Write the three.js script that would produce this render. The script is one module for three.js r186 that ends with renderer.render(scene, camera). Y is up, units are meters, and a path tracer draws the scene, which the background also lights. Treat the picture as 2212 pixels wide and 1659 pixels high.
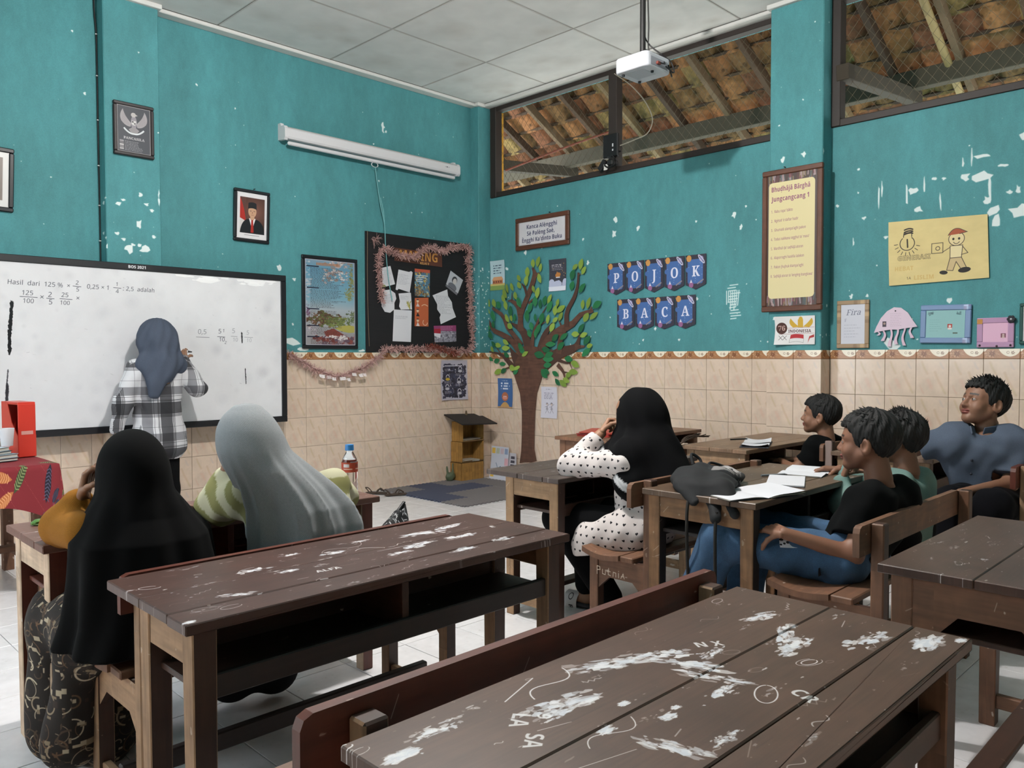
import * as THREE from 'three';
import { mergeGeometries } from 'three/addons/utils/BufferGeometryUtils.js';
import { RectAreaLightUniformsLib } from 'three/addons/lights/RectAreaLightUniformsLib.js';

// ---------------------------------------------------------------- camera, sky, lights, exposure
const scene = new THREE.Scene();
const EYE = new THREE.Vector3(-5.6767, 1.2360, 6.1191);
const YAW = 0.78449, PITCH = -0.03344, ROLL = -0.00201;
const FWD = new THREE.Vector3(Math.sin(YAW) * Math.cos(PITCH), Math.sin(PITCH), -Math.cos(YAW) * Math.cos(PITCH));
const RIGHT0 = new THREE.Vector3(Math.cos(YAW), 0, Math.sin(YAW));
const UP0 = new THREE.Vector3().crossVectors(RIGHT0, FWD);
const UPV = UP0.clone().multiplyScalar(Math.cos(ROLL)).addScaledVector(RIGHT0, -Math.sin(ROLL));
const RTV = RIGHT0.clone().multiplyScalar(Math.cos(ROLL)).addScaledVector(UP0, Math.sin(ROLL));
const camera = new THREE.PerspectiveCamera(2 * Math.atan(829.5 / 1721.7) * 180 / Math.PI, 2212 / 1659, 0.05, 200);
camera.position.copy(EYE); camera.up.copy(UPV); camera.lookAt(EYE.clone().add(FWD));
scene.add(camera);
scene.background = new THREE.Color().setRGB(0.86, 0.95, 1.0);   // bright overcast sky
scene.backgroundIntensity = 7.5;
const renderer = new THREE.WebGLRenderer({ antialias: true });
renderer.toneMapping = THREE.LinearToneMapping;
renderer.toneMappingExposure = 1.22;
renderer.shadowMap.enabled = true;
RectAreaLightUniformsLib.init();
const LAMP = 20;                      // ceiling bulbs, candela
const LAMPS = [[-3.55, 3.62, 3.45]];

// ---------------------------------------------------------------- helpers
function rngOf(a) { return () => { a |= 0; a = a + 0x6D2B79F5 | 0; let t = Math.imul(a ^ a >>> 15, 1 | a); t = t + Math.imul(t ^ t >>> 7, 61 | t) ^ t; return ((t ^ t >>> 14) >>> 0) / 4294967296; }; }
const R0 = rngOf(7);
const V = (x, y, z) => new THREE.Vector3(x, y, z);
const usedNames = {};
function numbered(n) { const k = usedNames[n] = (usedNames[n] ?? -1) + 1; return k ? n + '_' + String(k).padStart(3, '0') : n; }
function meta(o, label, category, group, kind) { if (label) o.userData.label = label; if (category) o.userData.category = category; if (group) o.userData.group = group; if (kind) o.userData.kind = kind; return o; }
function thing(name, label, category, pos = [0, 0, 0], ry = 0, group) {
  const o = new THREE.Group(); o.name = numbered(name); o.position.set(...pos); o.rotation.y = ry; scene.add(o);
  return meta(o, label, category, group);
}
function part(name, geo, mat, parent, label) {
  const m = new THREE.Mesh(geo, mat); m.name = name; m.castShadow = m.receiveShadow = true; if (label) m.userData.label = label;
  parent.add(m); return m;
}
function solo(name, geo, mat, pos, label, category, group) {   // a thing that is one mesh
  const m = part(numbered(name), geo, mat, scene); m.position.set(...pos); return meta(m, label, category, group);
}
function struct(name) { const o = new THREE.Group(); o.name = name; o.userData.kind = 'structure'; scene.add(o); return o; }
// polygons -> flat-shaded geometry with uv in metres; grain: the axis along which u runs
function polyGeo(polys, grain = 'x', uvOff = [0, 0]) {
  const P = [], N = [], U = [], a = V(), b = V(), n = V();
  for (const q of polys) {
    a.subVectors(q[1], q[0]); b.subVectors(q[2], q[0]); n.crossVectors(a, b);
    if (q.length > 3) { n.crossVectors(V().subVectors(q[2], q[0]), V().subVectors(q[3], q[1])); }
    if (n.lengthSq() < 1e-18) continue; n.normalize();
    for (let i = 2; i < q.length; i++) for (const p of [q[0], q[i - 1], q[i]]) { P.push(p.x, p.y, p.z); N.push(n.x, n.y, n.z); const [u, v] = gUV(p, n, grain); U.push(u + uvOff[0], v + uvOff[1]); }
  }
  const g = new THREE.BufferGeometry();
  g.setAttribute('position', new THREE.Float32BufferAttribute(P, 3)); g.setAttribute('normal', new THREE.Float32BufferAttribute(N, 3)); g.setAttribute('uv', new THREE.Float32BufferAttribute(U, 2));
  return g;
}
function gUV(p, n, grain) {
  const ax = Math.abs(n.x), ay = Math.abs(n.y), az = Math.abs(n.z), d = ax >= ay && ax >= az ? 'x' : ay >= az ? 'y' : 'z';
  if (d === grain) { const o = 'xyz'.replace(grain, ''); return [p[o[0]] * .4, p[o[1]]]; }
  const o = 'xyz'.replace(grain, '').replace(d, ''); return [p[grain], p[o]];
}
// box with chamfered edges, centred
function cbox(w, h, d, c = .003, grain = 'x', off) {
  const X = w / 2, Y = h / 2, Z = d / 2; c = Math.min(c, X * .9, Y * .9, Z * .9);
  const S = [1, -1], polys = [];
  const add = (q) => { const m = V(); for (const p of q) m.add(p); const n = V().crossVectors(V().subVectors(q[1], q[0]), V().subVectors(q[2], q[0])); polys.push(n.dot(m) < 0 ? q.reverse() : q); };
  for (const s of S) {
    add([V(s * X, -Y + c, -Z + c), V(s * X, Y - c, -Z + c), V(s * X, Y - c, Z - c), V(s * X, -Y + c, Z - c)]);
    add([V(-X + c, s * Y, -Z + c), V(X - c, s * Y, -Z + c), V(X - c, s * Y, Z - c), V(-X + c, s * Y, Z - c)]);
    add([V(-X + c, -Y + c, s * Z), V(X - c, -Y + c, s * Z), V(X - c, Y - c, s * Z), V(-X + c, Y - c, s * Z)]);
  }
  if (c > 0) {
    for (const s of S) for (const t of S) {
      add([V(s * X, t * (Y - c), -Z + c), V(s * X, t * (Y - c), Z - c), V(s * (X - c), t * Y, Z - c), V(s * (X - c), t * Y, -Z + c)]);
      add([V(s * X, -Y + c, t * (Z - c)), V(s * X, Y - c, t * (Z - c)), V(s * (X - c), Y - c, t * Z), V(s * (X - c), -Y + c, t * Z)]);
      add([V(-X + c, s * Y, t * (Z - c)), V(X - c, s * Y, t * (Z - c)), V(X - c, s * (Y - c), t * Z), V(-X + c, s * (Y - c), t * Z)]);
      for (const r of S) add([V(s * X, t * (Y - c), r * (Z - c)), V(s * (X - c), t * Y, r * (Z - c)), V(s * (X - c), t * (Y - c), r * Z)]);
    }
  }
  return polyGeo(polys, grain, off);
}
const at = (g, x, y, z) => g.translate(x, y, z);
function box2(x0, x1, y0, y1, z0, z1, c = .003, grain = 'x', off) { return cbox(x1 - x0, y1 - y0, z1 - z0, c, grain, off).translate((x0 + x1) / 2, (y0 + y1) / 2, (z0 + z1) / 2); }
const merge = (l) => { const k = l.map(g => { g = g.index ? g.toNonIndexed() : g; for (const n of Object.keys(g.attributes)) if (!['position', 'normal', 'uv'].includes(n)) g.deleteAttribute(n); return g; }); return k.length === 1 ? k[0] : mergeGeometries(k); };
// prism: outline [[a,b]...] extruded by thickness; plane 'xy' (depth z), 'zy' (depth x), 'xz' (depth y)
function prism(pts, t, plane = 'xy', grain = 'x', off) {
  const f = plane === 'xy' ? (a, b, c) => V(a, b, c) : plane === 'zy' ? (a, b, c) => V(c, b, a) : (a, b, c) => V(a, c, b);
  const tri = THREE.ShapeUtils.triangulateShape(pts.map(p => new THREE.Vector2(...p)), []), polys = [];
  let area = 0; pts.forEach((p, i) => { const q = pts[(i + 1) % pts.length]; area += p[0] * q[1] - q[0] * p[1]; });
  const fl = (area < 0) !== (plane !== 'xy');
  const put = (q) => polys.push(fl ? q.reverse() : q);
  for (const [i, j, k] of tri) { const s = area < 0 ? [i, k, j] : [i, j, k]; const tt = s.map(n => pts[n]);
    const A = tt.map(p => f(p[0], p[1], t / 2)), B = tt.map(p => f(p[0], p[1], -t / 2)).reverse();
    if (plane === 'xy') { polys.push(A, B); } else { polys.push(A.reverse(), B.reverse()); } }
  pts.forEach((p, i) => { const q = pts[(i + 1) % pts.length]; put([f(p[0], p[1], t / 2), f(p[0], p[1], -t / 2), f(q[0], q[1], -t / 2), f(q[0], q[1], t / 2)]); });
  return polyGeo(polys, grain, off);
}
function tube(pts, r, seg = 40, rs = 6, closed = false) { return new THREE.TubeGeometry(new THREE.CatmullRomCurve3(pts.map(p => V(...p)), closed), seg, r, rs, closed); }
function canvas(w, h) { const c = document.createElement('canvas'); c.width = w; c.height = h; return [c, c.getContext('2d')]; }
function ctex(c, rep) { const t = new THREE.CanvasTexture(c); t.colorSpace = THREE.SRGBColorSpace; if (rep) t.wrapS = t.wrapT = THREE.RepeatWrapping; return t; }
function std(color, rough = .8, o = {}) { const m = new THREE.MeshStandardMaterial({ roughness: rough, ...o }); if (color !== null) m.color.set(color); return m; }
// value noise
function noise2(seed) { const r = rngOf(seed), T = Array.from({ length: 4096 }, r); const h = (x, y) => T[((x * 73856093) ^ (y * 19349663)) & 4095];
  return (x, y) => { const i = Math.floor(x), j = Math.floor(y), a = x - i, b = y - j, u = a * a * (3 - 2 * a), v = b * b * (3 - 2 * b); return (h(i, j) * (1 - u) + h(i + 1, j) * u) * (1 - v) + (h(i, j + 1) * (1 - u) + h(i + 1, j + 1) * u) * v; }; }
const NZ = noise2(3), fbm = (x, y) => NZ(x, y) * .5 + NZ(x * 2.1 + 7, y * 2.1 + 3) * .3 + NZ(x * 4.3, y * 4.3 + 11) * .2;
function noisy(ctx, w, h, amp, fn) { const im = ctx.getImageData(0, 0, w, h), d = im.data; for (let y = 0; y < h; y++) for (let x = 0; x < w; x++) { const k = 1 + amp * (fn(x, y) - .5), i = (y * w + x) * 4; d[i] = Math.min(255, d[i] * k); d[i + 1] = Math.min(255, d[i + 1] * k); d[i + 2] = Math.min(255, d[i + 2] * k); } ctx.putImageData(im, 0, 0); }
function chip(ctx, x, y, r, rnd, col = '#dfe9e8', ax = 1, ay = 1) { ctx.fillStyle = col; ctx.beginPath(); const n = 9; for (let i = 0; i < n; i++) { const a = i / n * 6.283, k = r * (.45 + .8 * rnd()); ctx[i ? 'lineTo' : 'moveTo'](x + Math.cos(a) * k * ax, y + Math.sin(a) * k * ay); } ctx.closePath(); ctx.fill(); }
// point on the picture frame (only to choose which alike pieces are worth a mesh of their own)
const proj = (x, y, z) => { const d = V(x, y, z).sub(EYE), t = d.dot(FWD); return [1106 + 1721.7 * d.dot(RTV) / t, 829.5 - 1721.7 * d.dot(UPV) / t, t]; };
const inFrame = (x, y, z, m = 40) => { const [u, v, t] = proj(x, y, z); return t > .1 && u > -m && u < 2212 + m && v > -m && v < 1659 + m; };
// ---------------------------------------------------------------- surfaces
const TEAL = '#498a8f';
// paint: world-mapped canvas; chips: [a, y, r, ax, ay]
function paintTex(len, seed, marks) {
  const W = 2048, H = Math.round(2048 * 4 / len), [c, x] = canvas(W, H), k = W / len, r = rngOf(seed);
  x.fillStyle = TEAL; x.fillRect(0, 0, W, H);
  noisy(x, W, H, .34, (i, j) => .45 * fbm(i / 60, j / 160) + .3 * fbm(i / 9 + 40, j / 22) + .25 * r());
  const px = (a) => a * k, py = (y) => H - y * k;
  for (let i = 0; i < 190; i++) { const a = r() * len, y = 1.35 + Math.pow(r(), 1.6) * 2.3; chip(x, px(a), py(y), .6 + r() * r() * 3.2, r); }
  for (const m of marks) {
    if (typeof m === 'function') { m(x, px, py, k, r); continue; }
    chip(x, px(m[0]), py(m[1]), m[2] * k, r, m[5] || '#dbe6e6', m[3] || 1, m[4] || 1);
  }
  return ctex(c);
}
const frontMarks = [];
{ const a = (x) => x + 7;                                  // ring of tape scraps and bare patches above the board
  for (const [x, y] of [[-3.63, 2.33], [-3.60, 2.36], [-3.44, 2.35], [-3.40, 2.31], [-3.64, 2.12], [-3.60, 2.08], [-3.39, 2.12], [-3.54, 2.05], [-3.49, 2.05]]) frontMarks.push([a(x), y, .016, 1.3, .8]);
  frontMarks.push([a(-3.49), 2.20, .03, .6, 1.6], [a(-3.57), 2.02, .035], [a(-3.46), 2.02, .04, 1, .8], [a(-3.48), 2.41, .02], [a(-3.35), 2.38, .012, .6, 3], [a(-3.35), 2.44, .012, .5, 2.5]);
  frontMarks.push([a(-2.32), 1.99, .03, .8, 1.3], [a(-2.22), 1.38, .06, 1.8, .6], [a(-2.10), 1.31, .03, 2, .5], [a(-1.25), 3.37, .02, 1, 2], [a(-1.22), 3.33, .015], [a(-1.5), 1.3, .02, 2, .6], [a(-2.18), 1.9, .02], [a(-2.2), 1.52, .012]);
  for (let i = 0; i < 40; i++) { const r = rngOf(90 + i); frontMarks.push([a(-.14 + r() * .12), 1.35 + r() * .8, .004 + r() * .008]); } }
const rightMarks = [];
{ const M = (z, y, w, h) => rightMarks.push([z, y, Math.max(w, h) / 2, w / Math.max(w, h), h / Math.max(w, h)]);
  for (const [z, y, w, h] of [[4.0, 2.33, .012, .18], [4.02, 2.39, .012, .12], [4.18, 2.32, .02, .17], [4.22, 2.34, .06, .05], [4.29, 2.37, .014, .14], [4.39, 2.24, .014, .15], [4.26, 2.21, .06, .04], [4.53, 2.38, .07, .05], [4.63, 2.37, .11, .06], [4.675, 2.28, .02, .18], [4.66, 2.22, .05, .05], [4.57, 2.5, .012, .14], [4.63, 2.5, .1, .03], [4.52, 2.47, .014, .08], [4.69, 2.15, .08, .08], [4.72, 2.07, .06, .1], [4.84, 2.13, .12, .09], [4.86, 2.58, .06, .06], [4.78, 2.25, .04, .03], [4.83, 2.26, .03, .06], [4.75, 2.42, .06, .02], [3.9, 2.2, .03, .03], [4.1, 2.12, .03, .03], [3.83, 2.04, .012, .06], [4.05, 2.05, .03, .02], [4.35, 2.4, .03, .03], [4.41, 2.39, .03, .02], [3.86, 2.38, .02, .02]]) M(z, y, w, h);
  rightMarks.push((x, px, py, k, r) => { x.strokeStyle = '#d5e6e6'; x.lineWidth = 2.2;               // scratched doodle beside the pennants
    for (let i = 0; i < 13; i++) { const y = 1.80 - i * .022, z0 = 2.84 + r() * .04; x.beginPath(); x.moveTo(px(z0), py(y)); x.lineTo(px(z0 + .05 + r() * .05), py(y + .004)); x.stroke(); }
    for (let i = 0; i < 7; i++) { x.beginPath(); x.moveTo(px(2.84 + i * .018), py(1.76)); x.lineTo(px(2.84 + i * .016), py(1.60 + r() * .08)); x.stroke(); } });
  for (const [z, y, s] of [[1.73, 2.46, .03], [1.98, 2.35, .022], [1.72, 2.33, .03], [1.42, 2.1, .02], [.62, 2.27, .022], [.36, 2.13, .02], [2.9, 2.35, .025], [2.96, 2.25, .02], [3.0, 2.4, .01], [1.36, 2.32, .014], [1.32, 1.86, .018], [2.57, 1.71, .014], [2.16, 1.48, .016], [1.45, 1.42, .014], [2.4, 1.38, .012], [3.37, 2.67, .02], [3.53, 2.68, .022], [3.82, 1.66, .016], [3.93, 1.66, .012], [4.45, 1.6, .02], [4.1, 1.31, .05], [4.3, 1.36, .02], [3.62, 1.6, .012]]) rightMarks.push([z, y, s, 1, 1.1]); }
const paintFront = std(null, .75, { map: paintTex(7, 11, frontMarks) });
const paintRight = std(null, .75, { map: paintTex(7.2, 12, rightMarks) });
const paintPlain = std(TEAL, .75);
const setWorldUV = (g, len, x0) => { const p = g.attributes.position, n = g.attributes.normal, u = []; for (let i = 0; i < p.count; i++) { const fx = Math.abs(n.getX(i)) > .5; u.push(x0 !== null ? (p.getX(i) - x0 + (fx ? p.getZ(i) : 0)) / len : (p.getZ(i) + (fx ? 0 : p.getX(i))) / len, p.getY(i) / 4); } g.setAttribute('uv', new THREE.Float32BufferAttribute(u, 2)); return g; };
const DARKWOOD = std('#2a211d', .6), GROUT = std('#8a7666', .9), CONCRETE = std('#a9a49a', .9);

// ---- wall tiles
function tileTex(seed) { const W = 160, H = 200, [c, x] = canvas(W, H), r = rngOf(seed); x.fillStyle = '#d8c3b0'; x.fillRect(0, 0, W, H);
  noisy(x, W, H, .10, (i, j) => fbm(i / 40, j / 40)); x.lineCap = 'round';
  for (const [a, b, l, w, al] of [[30, 18, 60, 9, .30], [95, 70, 70, 10, .30], [60, 110, 40, 16, .14], [120, 20, 30, 8, .12], [20, 140, 40, 8, .18], [130, 150, 30, 9, .2]])
    for (let k = 0; k < 10; k++) { x.strokeStyle = `rgba(150,118,90,${al * .085})`; x.lineWidth = 2 * w * (1 - k / 11); x.beginPath(); x.moveTo(a, b); x.quadraticCurveTo(a + l * .15, b + l * .5, a + l * .42 + r() * 3, b + l); x.stroke(); }
  return ctex(c); }
const TILE_MAT = [1, 2].map(s => new THREE.MeshPhysicalMaterial({ map: tileTex(s), roughness: .16 }));
function borderTex() { const W = 256, H = 80, [c, x] = canvas(W, H), r = rngOf(5); x.fillStyle = '#a8754f'; x.fillRect(0, 0, W, H);
  for (let i = 0; i < 90; i++) { x.strokeStyle = ['#7d4f30', '#c79a70', '#8f5f3c', '#e2c19c'][i % 4]; x.lineWidth = 1 + r() * 2; const a = 60 + (r() - .5) * 110, b = 40 + (r() - .5) * 70; x.beginPath(); x.moveTo(60, 42); x.quadraticCurveTo(a, 42 + (r() - .5) * 40, a, b); x.stroke(); }
  x.fillStyle = '#7a4a2c'; for (let i = 0; i < 7; i++) { x.beginPath(); x.ellipse(60 + Math.cos(i * .9) * 14, 40 + Math.sin(i * .9) * 14, 11, 5, i * .9, 0, 7); x.fill(); }
  x.fillStyle = '#efe4d0'; x.beginPath(); x.moveTo(105, 0); x.quadraticCurveTo(130, 58, 186, 62); x.quadraticCurveTo(240, 58, 256, 14); x.lineTo(256, 0); x.fill(); x.beginPath(); x.moveTo(0, 0); x.lineTo(26, 0); x.quadraticCurveTo(14, 22, 0, 24); x.fill();
  x.strokeStyle = '#8b6a50'; x.lineWidth = 3; x.beginPath(); x.arc(172, 30, 9, 0, 6); x.stroke(); x.fillStyle = '#7b5b45'; for (let i = 0; i < 6; i++) { x.beginPath(); x.ellipse(206 + Math.cos(i) * 9, 32 + Math.sin(i) * 9, 6, 3, i, 0, 7); x.fill(); }
  return ctex(c); }
const BORDER_MAT = new THREE.MeshPhysicalMaterial({ map: borderTex(), roughness: .2 });
const tileGeos = {};
// tile lying in the wall plane: face towards +z (front) or -x (right); origin at its lower corner
function tileGeo(w, h, face) { const key = w.toFixed(3) + h.toFixed(3) + face; if (tileGeos[key]) return tileGeos[key];
  const g = cbox(w - .0022, h - .0022, .008, .0015).translate(w / 2, h / 2, 0), p = g.attributes.position, u = [];
  for (let i = 0; i < p.count; i++) u.push(p.getX(i) / Math.max(w, .2), 1 - (h - p.getY(i)) / (h < .1 ? h : .25)); g.setAttribute('uv', new THREE.Float32BufferAttribute(u, 2));
  if (face === 'x') g.rotateY(-Math.PI / 2); if (face === '-x') g.rotateY(-Math.PI / 2);
  return tileGeos[key] = g; }
const TTOP = 1.2844, TROW = 1.2201;
function tileRun(parent, a0, a1, place, face, first) {   // a0..a1 along the wall
  const rnd = rngOf(Math.round(a0 * 77 + a1 * 13)), cuts = [a0]; let a = first; while (a < a1 - .012) { if (a > a0 + .012) cuts.push(a); a += .2; } cuts.push(a1);
  const hid = [];
  for (let i = 0; i + 1 < cuts.length; i++) { const w = cuts[i + 1] - cuts[i];
    const put = (name, y, h, mat) => { const m = new THREE.Mesh(tileGeo(w, h, face), mat); m.position.set(...place(cuts[i], y, (rnd() - .5) * .0012)); m.name = name; m.castShadow = m.receiveShadow = true;
      const c = m.position; if (inFrame(c.x, c.y, c.z, 120)) parent.add(m); else hid.push([m, name]); };
    put('border_tile', TROW, TTOP - TROW, BORDER_MAT);
    for (let k = 0; k < 5; k++) { const y1 = TROW - .25 * k, y0 = Math.max(0, y1 - .25); put('wall_tile', y0, y1 - y0, TILE_MAT[0]); } }
  for (const nm of ['border_tile', 'wall_tile']) { const l = hid.filter(h => h[1] === nm); if (l.length) { const g = merge(l.map(([m]) => { m.updateMatrix(); return m.geometry.clone().applyMatrix4(m.matrix); })); const s = part(nm + 's_beyond', g, l[0][0].material, parent); s.userData.kind = 'stuff'; } }
}
// ---- front wall
const PL = [-3.715, -3.335, .13];     // pillar in the middle of the front wall
const wallFront = struct('wall_front');
part('plaster', setWorldUV(merge([box2(-7.15, .15, 0, 4.3, -.15, 0, 0), box2(PL[0], PL[1], 0, 3.8, -.01, PL[2], .006), box2(-.16, .0, 0, 3.8, -.01, .12, .006)]), 7, -7), paintFront, wallFront);
part('tile_bed', merge([box2(-7, -.001, 0, TTOP - .001, -.01, .0025, 0), box2(PL[0] - .0025, PL[1] + .0025, 0, TTOP - .001, 0, PL[2] + .0025, 0), box2(-.1625, 0, 0, TTOP - .001, 0, .1225, 0)]), GROUT, wallFront);
tileRun(wallFront, -5.2, PL[0] - .008, (a, y, e) => [a, y, .004 + e], 'z', -5.2);
tileRun(wallFront, PL[0] - .008, PL[1] + .008, (a, y, e) => [a, y, PL[2] + .004 + e], 'z', PL[0] + .19);
tileRun(wallFront, PL[1] + .008, -.168, (a, y, e) => [a, y, .004 + e], 'z', -2.0838 - 1.2);
tileRun(wallFront, .008, .128, (a, y, e) => [-.164 - e, y, a], '-x', .008);
tileRun(wallFront, -.168, -.006, (a, y, e) => [a, y, .124 + e], 'z', -.168);
tileRun(wallFront, 0, PL[2] + .004, (a, y, e) => [PL[0] - .004, y, a], '-x', 0);
// ---- right wall with its high openings
const PR = [3.27, 3.668, .145];
const wallRight = struct('wall_right');
part('plaster', setWorldUV(merge([box2(0, .15, 0, 2.887, -.15, 7.35, 0), box2(0, .15, 3.765, 4.36, -.15, 7.35, 0), box2(0, .15, 2.88, 3.77, -.15, .13, 0), box2(0, .15, 2.88, 3.77, 6.95, 7.35, 0), box2(-PR[2], .15, 0, 3.8, PR[0], PR[1], .006)]), 7.2, null), paintRight, wallRight);
part('tile_bed', merge([box2(-.0025, .01, 0, TTOP - .001, 0, 7.2, 0), box2(-PR[2] - .0025, 0, 0, TTOP - .001, PR[0] - .0025, PR[1] + .0025, 0)]), GROUT, wallRight);
tileRun(wallRight, .128, PR[0], (a, y, e) => [-.004 - e, y, a], 'x', 2.6659 - 2.6);
tileRun(wallRight, PR[0] - .008, PR[1] + .008, (a, y, e) => [-PR[2] - .004 - e, y, a], 'x', 3.47 - .2);
tileRun(wallRight, PR[1] + .008, 7.18, (a, y, e) => [-.004 - e, y, a], 'x', 3.8583);
tileRun(wallRight, -PR[2] - .004, -.008, (a, y, e) => [a, y, PR[1] + .004], 'z', -PR[2]);
// frames of the openings with wire netting
function netting(z0, z1, y0, y1, x) { const l = [], s = .075, r = .0014, mk = (a, b) => { const d = V().subVectors(b, a), g = new THREE.CylinderGeometry(r, r, d.length(), 3, 1, true); g.applyQuaternion(new THREE.Quaternion().setFromUnitVectors(V(0, 1, 0), d.normalize())); const m = a.clone().add(b).multiplyScalar(.5); l.push(g.translate(m.x, m.y, m.z)); };
  const H = y1 - y0, k = 1.25; for (let c = z0 - H / k; c < z1; c += s) { for (const sg of [1, -1]) { let za = c, ya = y0, zb = c + H / k, yb = y1; if (za < z0) { ya += (z0 - za) * k; za = z0; } if (zb > z1) { yb -= (zb - z1) * k; zb = z1; } if (zb - za < .01) continue; const f = (y) => sg > 0 ? y : y0 + y1 - y; mk(V(x + sg * .0016, f(ya), za), V(x + sg * .0016, f(yb), zb)); } }
  return merge(l); }
const WIRE = std('#6a5f4c', .5, { metalness: .6 }), YELLOW = std('#c8922e', .8);
function opening(n, z0, z1, mids) { const w = struct('window_' + n), fx0 = -.012, fx1 = .07;
  part('window_frame', box2(fx0, fx1, 2.865, 2.915, z0, z1, .004, 'z'), DARKWOOD, w); part('window_frame', box2(fx0, fx1, 3.735, 3.80, z0, z1, .004, 'z'), DARKWOOD, w);
  for (const [a, b] of [[z0, z0 + .085], [z1 - .085, z1], ...mids]) part('window_post', box2(fx0 - .004, fx1 + .004, 2.868, 3.797, a, b, .004, 'y'), DARKWOOD, w);
  part('reveal', merge([box2(fx1, .16, 2.9, 3.76, z0 + .002, z0 + .02, .001), box2(fx1, .16, 2.9, 3.76, z1 - .02, z1 - .002, .001)]), YELLOW, w);
  const m = part('wire_netting', netting(z0 + .06, z1 - .06, 2.9, 3.75, .075), WIRE, w); m.userData.kind = 'stuff'; }
opening(1, .135, PR[0] + .02, [[1.665, 1.755]]);
opening(2, PR[1] - .02, 6.95, [[5.27, 5.35]]);
// ---- left wall with door and windows, back wall (behind the camera)
const GLASS = new THREE.MeshPhysicalMaterial({ transmission: 1, thickness: 0, roughness: .02, color: '#ffffff' });
const wallLeft = struct('wall_left');
const DOOR = [.35, 1.3, 2.1], WINS = [[1.7, 3.9]], WY = [1.1, 2.6];
{ const L = [[0, DOOR[0], 0, 3.9], [DOOR[0], DOOR[1], DOOR[2], 3.9], [DOOR[1], WINS[0][0], 0, 3.9], [WINS[0][0], WINS[0][1], 0, WY[0]], [WINS[0][0], WINS[0][1], WY[1], 3.9], [WINS[0][1], 7.35, 0, 3.9]];
  part('plaster', merge(L.map(([a, b, c, d]) => box2(-7.15, -7, c, d, a, b, 0))), paintPlain, wallLeft);
  part('tile_bed', merge(L.filter(q => q[2] === 0).map(([a, b, c, d]) => box2(-7, -6.99, 0, Math.min(d, TTOP), a, b, 0))), std('#d9b594', .2), wallLeft);
  WINS.forEach(([a, b], i) => { const w = struct('window_' + (3 + i)); for (const [y0, y1, z0, z1] of [[WY[0], WY[0] + .06, a, b], [WY[1] - .06, WY[1], a, b]]) part('window_frame', box2(-7.1, -7.03, y0, y1, z0, z1, .003, 'z'), DARKWOOD, w);
    const n = 4; for (let k = 0; k <= n; k++) { const z = a + (b - a - .06) * k / n; part('window_post', box2(-7.1, -7.03, WY[0], WY[1], z, z + .06, .003, 'y'), DARKWOOD, w); if (k < n) part('pane', box2(-7.068, -7.064, WY[0] + .06, WY[1] - .06, z + .06, z + (b - a - .06) / n, 0), GLASS, w); } });
  const d = struct('door_1'); for (const [z0, z1] of [[DOOR[0], DOOR[0] + .06], [DOOR[1] - .06, DOOR[1]]]) part('door_frame', box2(-7.14, -7.0, 0, DOOR[2], z0, z1, .003, 'y'), DARKWOOD, d); part('door_frame', box2(-7.14, -7.0, DOOR[2] - .06, DOOR[2], DOOR[0], DOOR[1], .003, 'z'), DARKWOOD, d); }
const wallBack = struct('wall_back'); part('plaster', box2(-7.15, .15, 0, 3.9, 7.2, 7.35, 0), paintPlain, wallBack); part('tile_bed', box2(-7, 0, 0, TTOP, 7.19, 7.2, 0), std('#d9b594', .2), wallBack);
// ---- floor of 30 cm white tiles
const floor = struct('floor');
part('screed', box2(-7.15, 2.6, -.2, -.006, -.15, 7.35, 0), std('#6d675f', .9), floor);
function floorTex(s) { const [c, x] = canvas(128, 128), r = rngOf(s); x.fillStyle = '#e4e2e4'; x.fillRect(0, 0, 128, 128); noisy(x, 128, 128, .09, (i, j) => fbm(i / 24, j / 24)); for (let i = 0; i < 14; i++) { x.fillStyle = `rgba(120,105,85,${.05 + .12 * r()})`; x.beginPath(); x.arc(r() * 128, r() * 128, .6 + r() * 2, 0, 7); x.fill(); } return ctex(c); }
{ const mats = [21, 22, 23].map(s => new THREE.MeshPhysicalMaterial({ map: floorTex(s), roughness: .22 }));
  const g = cbox(.2968, .008, .2968, .0012), p = g.attributes.position, u = []; for (let i = 0; i < p.count; i++) u.push(p.getX(i) / .3 + .5, p.getZ(i) / .3 + .5); g.setAttribute('uv', new THREE.Float32BufferAttribute(u, 2));
  const r = rngOf(31), all = []; for (let i = -12; i < 12; i++) for (let j = -12; j < 13; j++) { const x = -3.605 + .15 + i * .3, z = 3.388 + .15 + j * .3; if (x < -6.86 || x > -.1 || z < .1 || z > 7.1) continue; all.push([x, z, inFrame(x, 0, z, 150) ? Math.hypot(x - EYE.x, z - EYE.z) : 99 + r()]); }
  all.sort((a, b) => a[2] - b[2]); const far = [];
  all.forEach(([x, z, d], i) => { const m = new THREE.Mesh(g, mats[Math.floor(r() * 3)]); m.position.set(x, -.004 + (r() - .5) * .0006, z); m.rotation.y = Math.floor(r() * 4) * Math.PI / 2; if (i < 285 && d < 50) { m.name = 'floor_tile'; m.receiveShadow = true; floor.add(m); } else { m.updateMatrix(); far.push(g.clone().applyMatrix4(m.matrix)); } });
  far.push(box2(-7, -6.86, -.008, 0, 0, 7.2, 0), box2(-.12, 0, -.008, 0, 0, 7.2, 0), box2(-7, 0, -.008, 0, 0, .09, 0), box2(-7, 0, -.008, 0, 7.1, 7.2, 0)); const f = part('floor_tiles_beyond', merge(far), mats[0], floor); f.userData.kind = 'stuff'; }
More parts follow.
